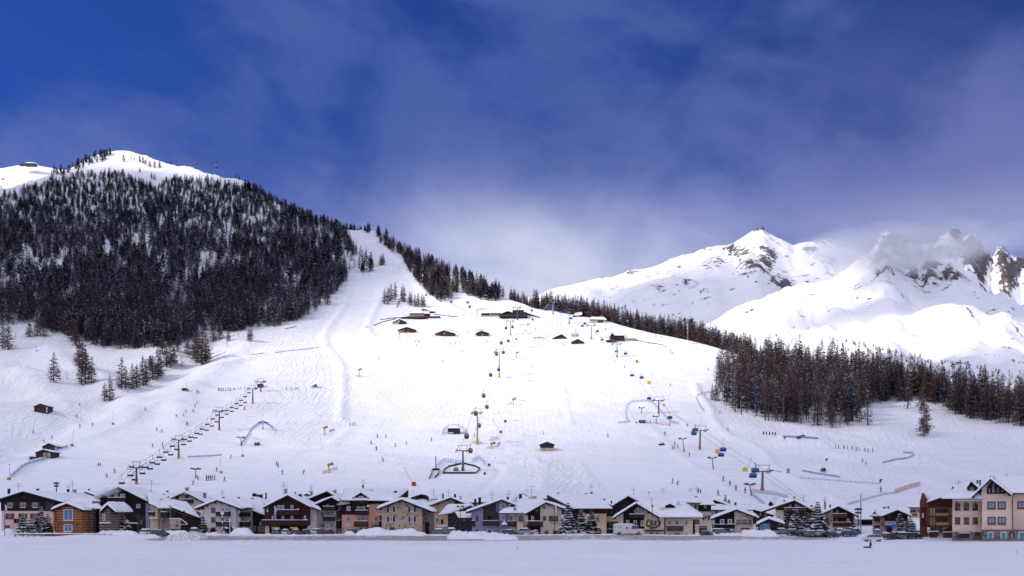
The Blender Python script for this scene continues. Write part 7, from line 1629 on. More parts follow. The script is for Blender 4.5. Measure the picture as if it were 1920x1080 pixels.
# ------------------------------------------------------------------ lifts
TOWG = mat('tower_steel', (.11, .115, .13), .5, .15, 1., metal=.3); TOWL = mat('light_tower_steel', (.34, .35, .38), .5, .12, 1., metal=.3); ORNG = mat('orange_pad', (.60, .22, .03), .8, .1, 2.); ORED = mat('red_orange_paint', (.62, .09, .03), .7, .1, 2.)
CABR = mat('dark_red_cabin', (.055, .018, .022), .35, .15, 2., spec=.6); CABB = mat('blue_cabin', (.01, .06, .22), .35, .15, 2., spec=.6); BUB = mat('blue_bubble', (.02, .12, .38), .25, .1, 2., spec=.7); CHR = mat('chair_steel', (.06, .06, .07), .6, .1, 2.)
def tower(x, top, base, wpx, label, cat='lift tower', baseM=ORNG, m=TOWG, style='chair', group=None, lean=0.):
    g = gnd(x, base); Y = g.y; s = Y/F; zt = CAMZ+(HOR-top)*Y/F; w = wpx*s/2; o = empty('lift_tower', tuple(g), label, cat, group)
    xt = g.x+lean*s; pr = .36 if style != 'drag' else .17; H = zt-g.z
    MB().tube((g.x, Y, g.z-.5), (xt, Y, zt), pr*1.25, pr*.75, 8).build('pole', m, o)
    fr = .16 if style != 'drag' else .32
    MB().tube((g.x, Y, g.z-.5), (g.x+(xt-g.x)*fr, Y, g.z+H*fr), pr*1.75, pr*1.5, 8).build('base_pad', baseM, o)
    MB().box(xt-w, xt+w, Y-.2, Y+.2, zt-.16, zt+.16).build('crossarm', m, o)
    for s_ in (-1, 1):
        mb = MB(); x_ = xt+s_*w
        mb.box(x_-.12, x_+.12, Y-2.2, Y+2.2, zt-.05, zt+.12)
        for k in range(6): mb.tube((x_-.16+s_*.3, Y-1.9+k*.76, zt+.28), (x_+.16+s_*.3, Y-1.9+k*.76, zt+.28), .2, n=8)
        mb.build('sheaves', CHR, o)
        if style != 'drag':
            mb = MB(); mb.box(x_-.9, x_-.35, Y-2.4, Y+2.4, zt-.5, zt-.4).tube((x_-.6, Y-2.3, zt-.4), (x_-.6, Y-2.3, zt+.8), .04, n=4).tube((x_-.6, Y+2.3, zt-.4), (x_-.6, Y+2.3, zt+.8), .04, n=4).tube((x_-.6, Y-2.3, zt+.75), (x_-.6, Y+2.3, zt+.75), .04, n=4)
            mb.tube((xt+s_*w*.6, Y, zt+.2), (xt+s_*w*1.0, Y, zt+1.9), .09, n=4); mb.build('walkway', CHR, o)
    if style != 'drag': MB().tube((xt-w, Y, zt+1.9), (xt+w, Y, zt+1.9), .09, n=5).build('lifting_frame', m, o)
    if style != 'drag':
        mb = MB()
        for k in range(int(H/1.2)): mb.tube((xt-.3, Y-pr-.12, g.z+1+k*1.2), (xt+.3, Y-pr-.12, g.z+1+k*1.2), .03, n=3)
        mb.build('ladder', CHR, o)
    return Y
GA, GB, GC, GD, GE = 'towers of the left chairlift', 'towers of the gondola line', 'towers of the right chairlift', 'towers of the left drag lift', 'towers of the right drag lift'
TA = [(256, 877, 908, 15), (335, 825, 860, 15), (411, 771, 807, 14), (474, 729, 757, 13)]
YA = [tower(x, t, b, w, lab, group=GA) for (x, t, b, w), lab in zip(TA, ('lowest tower of the left chairlift just above the roofs', 'second tower of the left chairlift from the roofs, beside a straight blue net', 'third tower of the left chairlift from the roofs', 'highest tower of the left chairlift before its top station'))]
tower(489, 716, 735, 14, 'dark steel top station frame of the left chairlift', 'lift station', group=GA)
TB = [(868, 845, 883, 19), (895, 774, 833, 16), (936, 660, 708, 15), (957, 602, 629, 12), (970, 577, 600, 12)]
YB = [tower(x, t, b, w, lab, group=GB, m=TOWL if i in (1, 2, 3) else TOWG, baseM=TOWG if i in (0, 4) else mat('ochre_pad', (.45, .30, .05), .8, .1, 2.)) for i, ((x, t, b, w), lab) in enumerate(zip(TB, ('lowest gondola tower standing in the fenced pit', 'tall gondola tower above the pit right of the block hut', 'gondola tower halfway up the white piste', 'gondola tower just below the mid station', 'dark gondola frame at the mid station')))]
TC = [(1429, 884, 920, 28), (1312, 807, 843, 24), (1235, 751, 776, 18), (1157, 645, 670, 15), (1109, 610, 636, 13), (1067, 585, 607, 10), (1037, 567, 589, 10)]
YC = [tower(x, t, b, w, lab, group=GC, baseM=ORED, m=TOWG if i < 3 else TOWL, lean=1 if i < 2 else 0) for i, ((x, t, b, w), lab) in enumerate(zip(TC, ('lowest tower of the right chairlift with a red foot', 'second tower from the bottom of the right chairlift', 'tower of the right chairlift beside the looping net', 'tower of the right chairlift just above two blue chairs near the timber lodge', 'tower of the right chairlift right of the two low barns', 'upper tower of the right chairlift left of the groomer garage', 'top tower of the right chairlift at the blue station')))]
for (x, t, b, w, ln), lab in zip(((367, 880, 897, 8, 0), (452, 821, 836, 8, 0)), ('lower T shaped tower of the left drag lift', 'upper T shaped tower of the left drag lift below the arching net')): tower(x, t, b, w, lab, baseM=ORED if x == 367 else TOWG, style='drag', group=GD, lean=ln)
tower(493, 793, 805, 10, 'drag lift end frame under the arching blue net', style='drag', group=GD, baseM=TOWG)
for (x, t, b, w, ln), lab in zip(((1203, 765, 775, 7, 0), (1232, 781, 794, 8, -2), (1283, 823, 846, 9, -3), (1338, 859, 880, 9, -3), (1409, 909, 930, 10, -3)), ('top frame of the right drag lift inside the looping net', 'first leaning tower of the right drag lift beside the red cabin', 'second leaning tower of the right drag lift', 'third leaning tower of the right drag lift', 'lowest leaning tower of the right drag lift')): tower(x, t, b, w, lab, style='drag', group=GE, lean=ln)
# gondola towers on the skylines
def skytower(x, top, base, wpx, Y, label, m=TOWG, h=None):
    s = Y/F; X = (x-CX)*s; z0, z1 = CAMZ+(HOR-base)*s, CAMZ+(HOR-top)*s; w = wpx*s/2; r0 = .3*s if Y > 900 else .6; o = empty('lift_tower', (X, Y, z0), label, 'lift tower', 'gondola towers on the skyline')
    MB().tube((X, Y, z0-6), (X, Y, z1), r0*1.3, r0, 8).build('pole', m, o); MB().box(X-w, X+w, Y-.4, Y+.4, z1-r0*.8, z1+r0*.8).build('crossarm', m, o)
    for s_ in (-1, 1): MB().box(X+s_*w-r0, X+s_*w+r0, Y-3, Y+3, z1-r0, z1+r0*1.2).build('sheaves', CHR, o)
    MB().tube((X-w*.8, Y, z1+1.6*s), (X+w*.8, Y, z1+1.6*s), r0*.4, n=4).build('lifting_frame', m, o)
yk = lambda x: float(crestY(x))
skytower(332, 295, 306, 8, yk(332), 'left gondola tower on the summit skyline'); skytower(402, 304, 323, 10, yk(402), 'tall gondola tower on the skyline right of the summit'); skytower(258, 284, 290, 4, yk(258)-20, 'tiny lift mast on top of the summit'); skytower(1290, 600, 640, 15, yk(1290)+3, 'tall pale gondola tower rising from the crest wood', TOWL); skytower(1105, 587, 600, 12, yk(1105)+5, 'pale gondola tower by the groomer garage', TOWL); skytower(777, 498, 519, 5, gnd(777, 519).y, 'thin gondola tower right of the upper piste', TOWL); skytower(614, 422, 440, 4, gnd(614, 440).y, 'thin mast in the wood below the saddle', TOWL)

# carriers, hung from the rope at their grip
def make_chair():
    o = empty('ski_chair', (0, 0, 0), 'x', 'ski chair', 'chairs of the left chairlift')
    MB().tube((0, 0, 0), (0, 0, -1.5), .05, n=5).tube((0, 0, -1.4), (-.95, 0, -1.75), .05, n=5).tube((0, 0, -1.4), (.95, 0, -1.75), .05, n=5).tube((-.95, 0, -1.75), (-1.02, 0, -3.1), .05, n=5).tube((.95, 0, -1.75), (1.02, 0, -3.1), .05, n=5).box(-.12, .12, -.3, .3, -.1, .12).build('hanger', CHR, o)
    MB().box(-1.0, 1.0, -.35, .2, -3.1, -2.92).build('seat', CHR, o); MB().box(-1.0, 1.0, .2, .28, -3.0, -2.45).build('backrest', CHR, o)
    MB().tube((-.95, -.45, -2.75), (.95, -.45, -2.75), .035, n=4).tube((0, -.45, -2.75), (0, -.5, -3.5), .03, n=4).build('safety_bar', CHR, o); return o
def make_bubble():
    o = empty('bubble_chair', (0, 0, 0), 'x', 'ski chair', 'blue bubble chairs of the right chairlift')
    MB().tube((0, 0, 0), (0, .1, -1.3), .06, n=5).tube((0, .1, -1.3), (-.9, .2, -1.5), .06, n=5).tube((0, .1, -1.3), (.9, .2, -1.5), .06, n=5).box(-.15, .15, -.4, .4, -.1, .15).build('hanger', CHR, o)
    mb = MB(); prof = [(-.15, -1.45), (.35, -1.5), (.45, -1.9), (.35, -2.5), (.25, -2.5), (-.75, -2.35), (-.85, -1.95), (-.6, -1.55)]; n = len(prof)
    v = [(-1.3+.12*(abs(i-3) > 2), a, b) for i, (a, b) in enumerate(prof)]+[(1.3-.12*(abs(i-3) > 2), a, b) for i, (a, b) in enumerate(prof)]
    mb.add(v, [tuple(range(n)), tuple(range(2*n-1, n-1, -1))]+[(i, (i+1) % n, (i+1) % n+n, i+n) for i in range(n)]); mb.build('bubble', BUB, o)
    MB().box(-1.25, 1.25, -.4, .3, -3.0, -2.75).box(-1.25, 1.25, .3, .42, -3.0, -2.3).build('seat', mat('chair_navy', (.01, .02, .07), .6, .1, 2.), o); MB().tube((-1.2, -.7, -2.6), (1.2, -.7, -2.6), .04, n=4).tube((0, -.7, -2.6), (0, -.75, -3.35), .03, n=4).build('safety_bar', CHR, o); return o
def make_cabin(m, nm, grp, foot=None):
    o = empty('gondola_cabin', (0, 0, 0), 'x', nm, grp)
    MB().tube((0, 0, 0), (0, 0, -1.7), .07, n=5).box(-.2, .2, -.4, .4, -.12, .15).build('hanger', CHR, o)
    mb = MB(); zs = [(-1.65, .45), (-1.75, .75), (-2.3, 1.0), (-2.9, 1.05), (-3.4, .98), (-3.75, .75)]; n = 10
    V = []
    for z, r in zs:
        for i in range(n): a = 2*math.pi*(i+.5)/n; V.append((r*math.copysign(abs(math.cos(a))**.7, math.cos(a)), r*.95*math.copysign(abs(math.sin(a))**.7, math.sin(a)), z))
    Fc = [(j*n+i, (j+1)*n+i, (j+1)*n+(i+1) % n, j*n+(i+1) % n) for j in range(len(zs)-1) for i in range(n)]; mb.add(V, Fc+[tuple(range(n)), tuple(range((len(zs)-1)*n, len(zs)*n))[::-1]]); mb.build('cabin_body', m, o, True)
    mb = MB(); mb.box(-.72, .72, -1.06, -1.0, -2.75, -2.1).box(-1.07, -1.01, -.6, .6, -2.75, -2.1).box(1.01, 1.07, -.6, .6, -2.75, -2.1); mb.build('window', GLC if foot is None else GREYM, o)
    MB().box(-.8, .8, -.75, .75, -3.95, -3.76).build('floor_rail', foot or CHR, o); return o
CARR = {'chair': make_chair(), 'bubble': make_bubble(), 'cabr': make_cabin(CABR, 'gondola cabin', 'dark cabins of the gondola line', ORNG), 'cabb': make_cabin(CABB, 'gondola cabin', 'blue cabins of the upper gondola')}
_used = set()
def carrier(kind, x, y, Y, label, sc=1., rz=0.):
    """y is the middle of the carrier in the photograph; returns the grip position"""
    X, z = XZ(x, y, Y); drop = {'chair': 2.75, 'bubble': 2.3, 'cabr': 2.8, 'cabb': 2.8}[kind]*sc; p = (X, Y, z+drop)
    o = CARR[kind] if kind not in _used else copy_tree(CARR[kind]); _used.add(kind); o.location = p; o.scale = (sc,)*3; o.rotation_euler = (0, 0, rz); o['label'] = label; o['org'] = list(p); return Vector(p)
def ordn(i): return ['first', 'second', 'third', 'fourth', 'fifth', 'sixth', 'seventh', 'eighth', 'ninth', 'tenth', 'eleventh', 'twelfth', 'thirteenth', 'fourteenth', 'fifteenth', 'sixteenth', 'seventeenth', 'eighteenth', 'nineteenth', 'twentieth'][i]
def lineY(tw, ys, x):
    a = sorted(zip([t[0] for t in tw], ys)); return float(np.interp(x, [q[0] for q in a], [q[1] for q in a]))
t3 = lambda l: [(a/4, 650+b/4) for a, b in l]
LA = t3([(912, 1022), (978, 965), (1092, 905), (1143, 870), (1196, 828), (1244, 790), (1292, 745), (1385, 695), (1430, 678), (1475, 650), (1514, 618), (1554, 582), (1594, 541), (1630, 512), (1702, 478), (1737, 455), (1773, 427), (1806, 402), (1838, 373), (1868, 345)])
LB = t3([(1010, 997), (1068, 950), (1125, 915), (1180, 880), (1228, 850), (1280, 810), (1325, 770), (1376, 733), (1421, 708), (1463, 683), (1505, 656), (1548, 626), (1588, 595), (1625, 563), (1663, 530), (1700, 505), (1737, 485), (1773, 462), (1805, 440), (1838, 418)])
GRIP = {}
PAIRS = []
GRIP['a'] = [carrier('chair', x, y, lineY(TA, YA, x), ordn(i)+' chair from the bottom on the left rope of the left chairlift', .95) for i, (x, y) in enumerate(LA)]
GRIP['b'] = [carrier('chair', x, y, lineY(TA, YA, x), ordn(i)+' chair from the bottom on the right rope of the left chairlift', .95) for i, (x, y) in enumerate(LB)]
GL = [(855, 883), (875, 818), (892, 774), (907, 742), (920, 703), (935, 694-27), (930, 663-19), (940, 643), (949, 615)]
GL = [(855, 882), (875, 818), (892, 775), (907, 742), (920, 703), (931, 664), (940, 643), (949, 615)]; GR = [(882, 845), (898, 798), (913, 763), (935, 693), (944, 661), (953, 639), (961, 613)]
GRIP['c'] = [carrier('cabr', x, y, lineY(TB, YB, x), ordn(i)+' dark gondola cabin from the bottom on the left rope', .92) for i, (x, y) in enumerate(GL)]
GRIP['d'] = [carrier('cabr', x, y, lineY(TB, YB, x), ordn(i)+' dark gondola cabin from the bottom on the right rope', .92) for i, (x, y) in enumerate(GR)]
for (x, y), l in zip(((877, 567), (880.5, 575), (763, 498), (730, 544), (846, 566), (799, 553), (745, 469)), ('upper of two dark cabins left of the mid station', 'lower of two dark cabins left of the mid station', 'dark red cabin at the thin tower right of the upper piste', 'small dark red cabin above the grove beside the lodge', 'small dark cabin at the foot of the right hand ridge wood', 'small dark cabin beside the ridge wood', 'tiny dark cabin high beside the upper piste')):
    carrier('cabr', x, y, gnd(x, y+5).y-4, l, .95 if y > 560 else .8)
CL = [(1412, 892), (1352, 853), (1301, 813), (1217, 747), (1185, 704), (1156, 659), (1129, 637), (1092, 611), (1071, 597), (1051, 585)]; CR = [(1416, 882), (1356, 843), (1304, 806), (1256, 783), (1203, 708), (1173, 663), (1146, 639), (1120, 621), (1097, 607), (1077, 593), (1059, 583)]
GRIP['e'] = [carrier('bubble', x, y, lineY(TC, YC, x), ordn(i)+' blue chair from the bottom on the left rope of the right chairlift', .92 if y > 700 else .85) for i, (x, y) in enumerate(CL)]
GRIP['f'] = [carrier('bubble', x, y, lineY(TC, YC, x), ordn(i)+' blue chair from the bottom on the right rope of the right chairlift', .92 if y > 700 else .85) for i, (x, y) in enumerate(CR)]
KB = [(1163, 598), (1177, 602), (1254, 606), (1260, 605), (1336, 621), (1343, 624)]
GRIP['g'] = [carrier('cabb', x, y, 690., ordn(i)+' blue gondola cabin from the left over the crest wood', .82) for i, (x, y) in enumerate(KB)]
carrier('cabb', 367, 306, yk(367), 'tiny dark cabin hanging between the two skyline towers', 2.2); carrier('cabb', 331, 301, yk(331), 'small cabin at the left skyline tower', 2.2); carrier('cabb', 406, 312, yk(402), 'small cabin at the right skyline tower', 2.6)
def cable(name, pts, label, r=.035):
    pts = [Vector(p) for p in pts]; mb = MB(); mb.path(pts, r, 4); tag(mb.build(name, CHR, origin=tuple(pts[len(pts)//2])), label, 'cable')
def ropes(key, tw, ys, side, label, r=.04):
    pts = [(p.x, p.y, p.z) for p in GRIP[key]]; pts.sort(key=lambda p: p[1]); p0 = pts[0]; p1 = pts[1]
    low = (p0[0]-(p1[0]-p0[0])*1.2, max(240, p0[1]-(p1[1]-p0[1])*1.2), p0[2]-(p1[2]-p0[2])*1.2); cable('haul_cable', [low]+pts, label, r)
ropes('a', TA, YA, -1, 'left rope of the left chairlift'); ropes('b', TA, YA, 1, 'right rope of the left chairlift'); ropes('c', TB, YB, -1, 'left rope of the gondola line'); ropes('d', TB, YB, 1, 'right rope of the gondola line'); ropes('e', TC, YC, -1, 'left rope of the right chairlift'); ropes('f', TC, YC, 1, 'right rope of the right chairlift')
Yq = 690.; cable('haul_cable', [P(1105, 588, Yq)]+[p for p in GRIP['g'][::2]]+[P(1420, 645, Yq+30)], 'rope of the upper gondola over the crest wood', .05)
cable('haul_cable', [P(325, 294, yk(325)), P(367, 299, yk(367)), P(402, 305, yk(402))], 'rope between the skyline gondola towers', .22)

# ------------------------------------------------------------------ snow guns, lances, banners
def lance(x, base, tx, ty, m, label, wpx=5):
    g = gnd(x, base); s = g.y/F; o = empty('snow_lance', tuple(g), label, 'snow lance', 'snow lances on the pistes')
    q = P(tx, ty, g.y); MB().tube((g.x, g.y, g.z-.2), q, .07, .05, 5).build('lance_pole', GREYM, o); w = wpx*s/2; a = MB(); a.box(g.x-w, g.x+w, g.y-.5, g.y+.4, g.z-.1, g.z+w*1.5).prism([(g.x-w*1.1, g.z+w*1.5), (g.x+w*1.1, g.z+w*1.5), (g.x, g.z+w*2.1)], g.y-.55, g.y+.45); a.build('hydrant_cover', m, o)
    MB().ball((q.x, q.y, q.z), .18).build('nozzle', METAL, o)
REDC = mat('red_cover', (.42, .04, .05), .8, .15, 3.); ORC = mat('ochre_cover', (.50, .22, .06), .8, .15, 3.); YEC = mat('yellow_cover', (.72, .42, .03), .8, .1, 3.)
for a in ((776, 911, 759, 878, REDC, 'large red covered snow lance above the stone house', 8), (939, 812, 925, 788, REDC, 'red lance right of the tall gondola tower, lower of two', 5), (947.5, 792, 935, 772, REDC, 'red lance right of the tall gondola tower, upper of two', 5), (917, 874, 929, 858, REDC, 'red lance right of the lift pit, upper of two', 5), (909, 890, 917, 872, REDC, 'red lance right of the lift pit, lower of two', 5),
          (17, 900, 18, 871, ORC, 'orange based lance at the far left above the roofs', 5), (135, 837, 138, 807, ORC, 'orange based lance right of the stepped barns', 5), (212, 796, 212, 771, ORC, 'orange based lance on the left slope between barns and chairlift', 3.5), (350, 734, 349, 713, ORC, 'lance with orange foot near the larch row', 3), (415, 887, 413, 862, ORC, 'orange lance below the straight blue net', 4), (455, 856, 453, 832, ORC, 'orange lance below the upper drag lift tower', 4),
          (1193, 793, 1181, 768, ORC, 'leaning lance inside the looping net', 2.5), (1345, 850, 1357, 822, YEC, 'yellow covered lance beside the second and third blue chairs', 8), (1397, 884, 1409, 860, YEC, 'yellow covered lance left of the lowest right chairlift tower', 8), (1303, 811, 1315, 788, YEC, 'yellow lance behind the chairs at the second tower', 6), (1194, 680, 1194, 660, ORC, 'orange covered lance right of the timber lodge', 5), (1217, 720, 1224, 700, YEC, 'yellow covered lance below the orange one', 6),
          (1245, 761, 1256, 740, YEC, 'yellow lance right of the tower beside the looping net', 4), (998.5, 601, 998, 592, REDC, 'red covered lance right of the mid station', 3.5), (997, 584, 997, 575, REDC, 'small red and white marker above the mid station', 4), (1135, 618, 1135, 605, REDC, 'thin lance above the third blue chair', 2), (968, 637, 969, 630, REDC, 'red box right of the upper gondola tower', 3), (960, 651, 960, 644, YEC, 'little orange box by the upper gondola tower', 2)):
    lance(*a)
def fangun(x, base, top, label):
    g = gnd(x, base); zt = CAMZ+(HOR-top)*g.y/F; o = empty('snow_gun', tuple(g), label, 'snow gun', 'fan snow guns on yellow posts'); H = zt-g.z
    MB().tube((g.x, g.y, g.z-.3), (g.x-.3, g.y, g.z+H*.62), .30, .24, 8).build('post', YEC, o); MB().tube((g.x-.3, g.y, g.z+H*.62), (g.x-.35, g.y, g.z+H*.8), .2, .2, 6).build('bracket', METAL, o)
    MB().tube((g.x-.7, g.y-.3, g.z+H*.82), (g.x+1.0, g.y+.2, g.z+H*.98), .42, .55, 12).build('fan_barrel', mat('gun_orange', (.45, .17, .06), .5, .1, 3.), o); MB().tube((g.x+.95, g.y+.18, g.z+H*.975), (g.x+1.15, g.y+.24, g.z+H*.995), .62, .62, 12).build('nozzle_ring', METAL, o)
    return g
for a in ((674, 706, 691, 'fan snow gun alone on the piste edge, upper left'), (609, 815, 800, 'fan snow gun left of the drag lift slope, middle'), (618, 887, 869, 'fan snow gun just above the roofs left of centre'), (963, 760, 747, 'fan snow gun right of the gondola line, middle height'), (969, 672, 660, 'fan snow gun right of the gondola line, upper'), (750, 635, 622, 'yellow fan gun below the wide dark barn'), (990, 614, 607, 'small snow gun below the mid station'), (923, 842, 830, 'dark headed snow gun right of the tall gondola tower')): fangun(*a)
for (x0, y0, x1, y1, m_, l) in ((667, 706, 678, 707, NP, 'little net around the upper left snow gun'), (618, 811, 627, 806, NB, 'little net right of the middle snow gun'), (605, 889, 632, 880, NV, 'net panel beside the lower snow gun'), (913, 842, 934, 838, NP, 'net panel at the dark headed snow gun'), (918, 828, 936, 823, NP, 'net panel above the dark headed snow gun'), (975, 611, 986, 610, NP, 'pale net left of the small snow gun'), (583, 727, 603, 728, NV, 'net around the small dark machine on the left piste'), (886, 832, 905, 832, NP, 'net at the foot of the tall gondola tower'), (952, 760, 960, 757, NP, 'net left of the middle right snow gun')): fence_run([(x0, y0), (x1, y1)], 1.7, m_, l)
def feather(x, base, top, label):
    g = gnd(x, base); zt = CAMZ+(HOR-top)*g.y/F; o = empty('feather_flag', tuple(g), label, 'flag', 'dark feather flags in the park'); MB().tube((g.x, g.y, g.z-.2), (g.x, g.y, zt), .05, n=5).build('pole', GREYM, o); H = zt-g.z
    mb = MB(); p = [(.03, .35), (.35, .45), (.85, .95), (.75, 1.), (.1, .93)]; v = [(g.x+a*1.1, g.y-.02, g.z+b*H) for a, b in p]; n = len(v); mb.add(v+[(a, b+.04, c) for a, b, c in v], [tuple(range(n)), tuple(range(n, 2*n))[::-1]]+[(i, i+n, (i+1) % n+n, (i+1) % n) for i in range(n)]); mb.build('flag', mat('flag_navy', (.04, .05, .12), .8, .1, 2.), o)
feather(1548, 869, 859, 'dark feather flag above the snow tunnel'); feather(1649, 910, 898, 'dark feather flag above the red net'); feather(1470, 826, 818, 'dark feather flag left of the snow kicker')
# small objects of the park
g = gnd(1543.5, 884); o = empty('snow_tunnel', tuple(g), 'green grey tunnel mouth in a snow mound in the park', 'tunnel'); mb = MB(); s = g.y/F
for k in range(12):
    a, b = math.pi*k/12-.3, math.pi*(k+1)/12-.3; r1, r0 = 4.*s, 3.2*s
    mb.prism([(g.x+r0*math.cos(a), g.z+.5+r0*math.sin(a)), (g.x+r1*math.cos(a), g.z+.5+r1*math.sin(a)), (g.x+r1*math.cos(b), g.z+.5+r1*math.sin(b)), (g.x+r0*math.cos(b), g.z+.5+r0*math.sin(b))], g.y-1.2, g.y+3)
mb.build('tunnel_rim', mat('tunnel_green', (.14, .20, .19), .6, .15, 2.), o); MB().prism([(g.x+3.2*s*math.cos(2*math.pi*k/14), g.z+.5+3.2*s*math.sin(2*math.pi*k/14)) for k in range(14)], g.y-.4, g.y).build('tunnel_inside', mat('tunnel_dark', (.08, .12, .12), .8, .1, 2.), o)
g = gnd(1497, 822); s = g.y/F; o = empty('excavator', tuple(g), 'red excavator with its arm bent, on the snow kicker', 'excavator')
MB().box(g.x-3.*s, g.x+2.5*s, g.y-.9, g.y+.9, g.z, g.z+1.4*s).build('tracks', METAL, o); b = MB().box(g.x-3.2*s, g.x+2.*s, g.y-.9, g.y+.9, g.z+1.6*s, g.z+3.4*s).build('body', REDC, o); MB().box(g.x-.2*s, g.x+2.*s, g.y-.8, g.y+.2, g.z+3.4*s, g.z+5.2*s).build('cab', GLD, b)
MB().tube((g.x+2*s, g.y, g.z+2.6*s), (g.x+6.5*s, g.y, g.z+6.2*s), .28, n=6).tube((g.x+6.5*s, g.y, g.z+6.2*s), (g.x+11.5*s, g.y, g.z+6.*s), .24, n=6).tube((g.x+11.5*s, g.y, g.z+6*s), (g.x+13.*s, g.y, g.z+1.8*s), .2, n=6).build('arm', REDC, o); MB().prism([(g.x+12.2*s, g.z+.6*s), (g.x+14*s, g.z+.8*s), (g.x+13.6*s, g.z+2.3*s), (g.x+12.4*s, g.z+2.1*s)], g.y-.5, g.y+.5).build('bucket', METAL, o)
for i, x in enumerate((1431.5, 1437, 1443, 1448.5, 1453.5)):
    g = gnd(x, 815+i*.3); s = g.y/F; o = empty('banner_board', tuple(g), ordn(i)+' from the left of the five dark boards by the right wood', 'board', 'dark boards in a row by the right wood'); MB().box(g.x-1.1*s, g.x+1.1*s, g.y-.06, g.y+.06, g.z+.5*s, g.z+6*s).build('board', [METAL, GLD][i % 2], o); MB().tube((g.x-1.1*s, g.y+.1, g.z-.2), (g.x-1.1*s, g.y+.1, g.z+6.2*s), .05, n=4).build('post', GREYM, o)
g = gnd(1240.5, 835); s = g.y/F; o = empty('snowmobile', tuple(g), 'snowmobile with a rider climbing beside the right drag lift', 'snowmobile'); MB().prism([(g.x-1.3, g.z+.15), (g.x+1.2, g.z+.15), (g.x+1.4, g.z+.5), (g.x+.7, g.z+1.0), (g.x-.1, g.z+.75), (g.x-1.2, g.z+.7)], g.y-.4, g.y+.4).build('body', METAL, o); MB().box(g.x-1.4, g.x+1.7, g.y-.55, g.y-.4, g.z, g.z+.1).box(g.x-1.4, g.x+1.7, g.y+.4, g.y+.55, g.z, g.z+.1).build('skis', CHR, o); MB().prism([(g.x+.4, g.z+1.), (g.x+.9, g.z+.9), (g.x+.6, g.z+1.4)], g.y-.3, g.y+.3).build('windshield', GLC, o)
g2 = gnd(591, 726); o = empty('snow_machine', tuple(g2), 'small dark machine ringed by a net on the left piste', 'machine'); MB().box(g2.x-1.2, g2.x+1.0, g2.y-.6, g2.y+.6, g2.z, g2.z+1.1).build('body', METAL, o); MB().tube((g2.x-.4, g2.y, g2.z+1.1), (g2.x+.7, g2.y, g2.z+1.7), .4, .5, 10).build('barrel', CHR, o)
# bare bush between the low barns
g = gnd(1078, 631); o = empty('bare_bush', tuple(g), 'reddish bare bush between the two low barns', 'bush'); r = random.Random(8); mb = MB()
for k in range(70): a = r.random()*6.28; p = Vector((g.x+r.uniform(-3, 3), g.y+r.uniform(-1, 1), g.z)); mb.tube(p, p+Vector((math.cos(a)*.5, math.sin(a)*.5, 2.+1.8*r.random())), .06, .02, 3)
mb.build('branches', mat('reddish_twigs', (.30, .14, .13), .95, .2, 2.), o)

# ------------------------------------------------------------------ people
def body_mesh(name, J, E, RAD, mats, hip=0.9, hand_z=None):
    """one continuous figure grown over a skeleton with a skin modifier, then frozen"""
    me = bpy.data.meshes.new(name); me.from_pydata(J, E, []); ob = bpy.data.objects.new(name, me); col.objects.link(ob)
    sk = ob.modifiers.new('s', 'SKIN'); sk.use_smooth_shade = True
    for v, r in zip(me.skin_vertices[0].data, RAD): v.radius = (r, r)
    me.skin_vertices[0].data[0].use_root = True
    su = ob.modifiers.new('u', 'SUBSURF'); su.levels = 1; su.render_levels = 1
    bpy.context.view_layer.update(); m2 = bpy.data.meshes.new_from_object(ob.evaluated_get(bpy.context.evaluated_depsgraph_get())); bpy.data.objects.remove(ob); m2.name = name
    m2.materials.clear()
    for m in mats: m2.materials.append(m)
    for p in m2.polygons:
        z = p.center.z; p.material_index = 0 if z < hip else 2 if z > J[3][2]+.02 and abs(p.center.x-J[4][0]) < .16 else 1
    return m2
SKIN = mat('skin', (.50, .30, .23), .7, .1, 5.)
def pose(kind):
    # 0 pelvis 1 chest 2 neck 3 chin 4 head 5-8 left arm, 9-12 right arm, 13-16 left leg, 17-20 right leg
    if kind == 'stand': pel, lean, kn, st = .93, .04, 0, .12
    if kind == 'ski': pel, lean, kn, st = .80, .30, .22, .16
    if kind == 'stride': pel, lean, kn, st = .90, .10, .10, .12
    if kind == 'kneel': pel, lean, kn, st = .42, .05, .3, .12
    J = [(0, 0, pel), (0, -lean*.7, pel+.33), (0, -lean, pel+.50), (0, -lean*1.05, pel+.56), (0, -lean*1.15, pel+.72)]
    for s in (-1, 1):
        fw = .32 if kind in ('ski', 'stride') else .08
        J += [(s*.18, -lean, pel+.46), (s*.28, -lean-fw*.3, pel+.22), (s*.30, -lean-fw, pel+.06), (s*.30, -lean-fw-.06, pel-.01)]
    for i, s in enumerate((-1, 1)):
        d = (.22 if kind == 'stride' else 0)*(1 if i else -1)
        if kind == 'kneel': J += [(s*.10, 0, pel-.03), (s*.12, -.36, .10), (s*.12, .06, .07), (s*.12, .20, .07)]
        else: J += [(s*.10, 0, pel-.04), (s*(.10+st*.3), -kn-d*.4, pel*.52), (s*(.10+st*.5), .02-d, .09), (s*(.10+st*.5), -.14-d, .05)]
    E = [(0, 1), (1, 2), (2, 3), (3, 4), (2, 5), (5, 6), (6, 7), (7, 8), (2, 9), (9, 10), (10, 11), (11, 12), (0, 13), (13, 14), (14, 15), (15, 16), (0, 17), (17, 18), (18, 19), (19, 20)]
    RAD = [.16, .17, .08, .07, .105, .085, .065, .05, .045, .085, .065, .05, .045, .115, .08, .065, .06, .115, .08, .065, .06]
    return J, E, RAD, pel
COL = {'dark': ((.02, .022, .03), (.03, .035, .06)), 'navy': ((.02, .03, .07), (.03, .06, .16)), 'red': ((.03, .03, .04), (.42, .04, .05)), 'teal': ((.02, .02, .03), (.05, .20, .22)), 'grey': ((.05, .05, .06), (.16, .16, .19))}
PM = {}
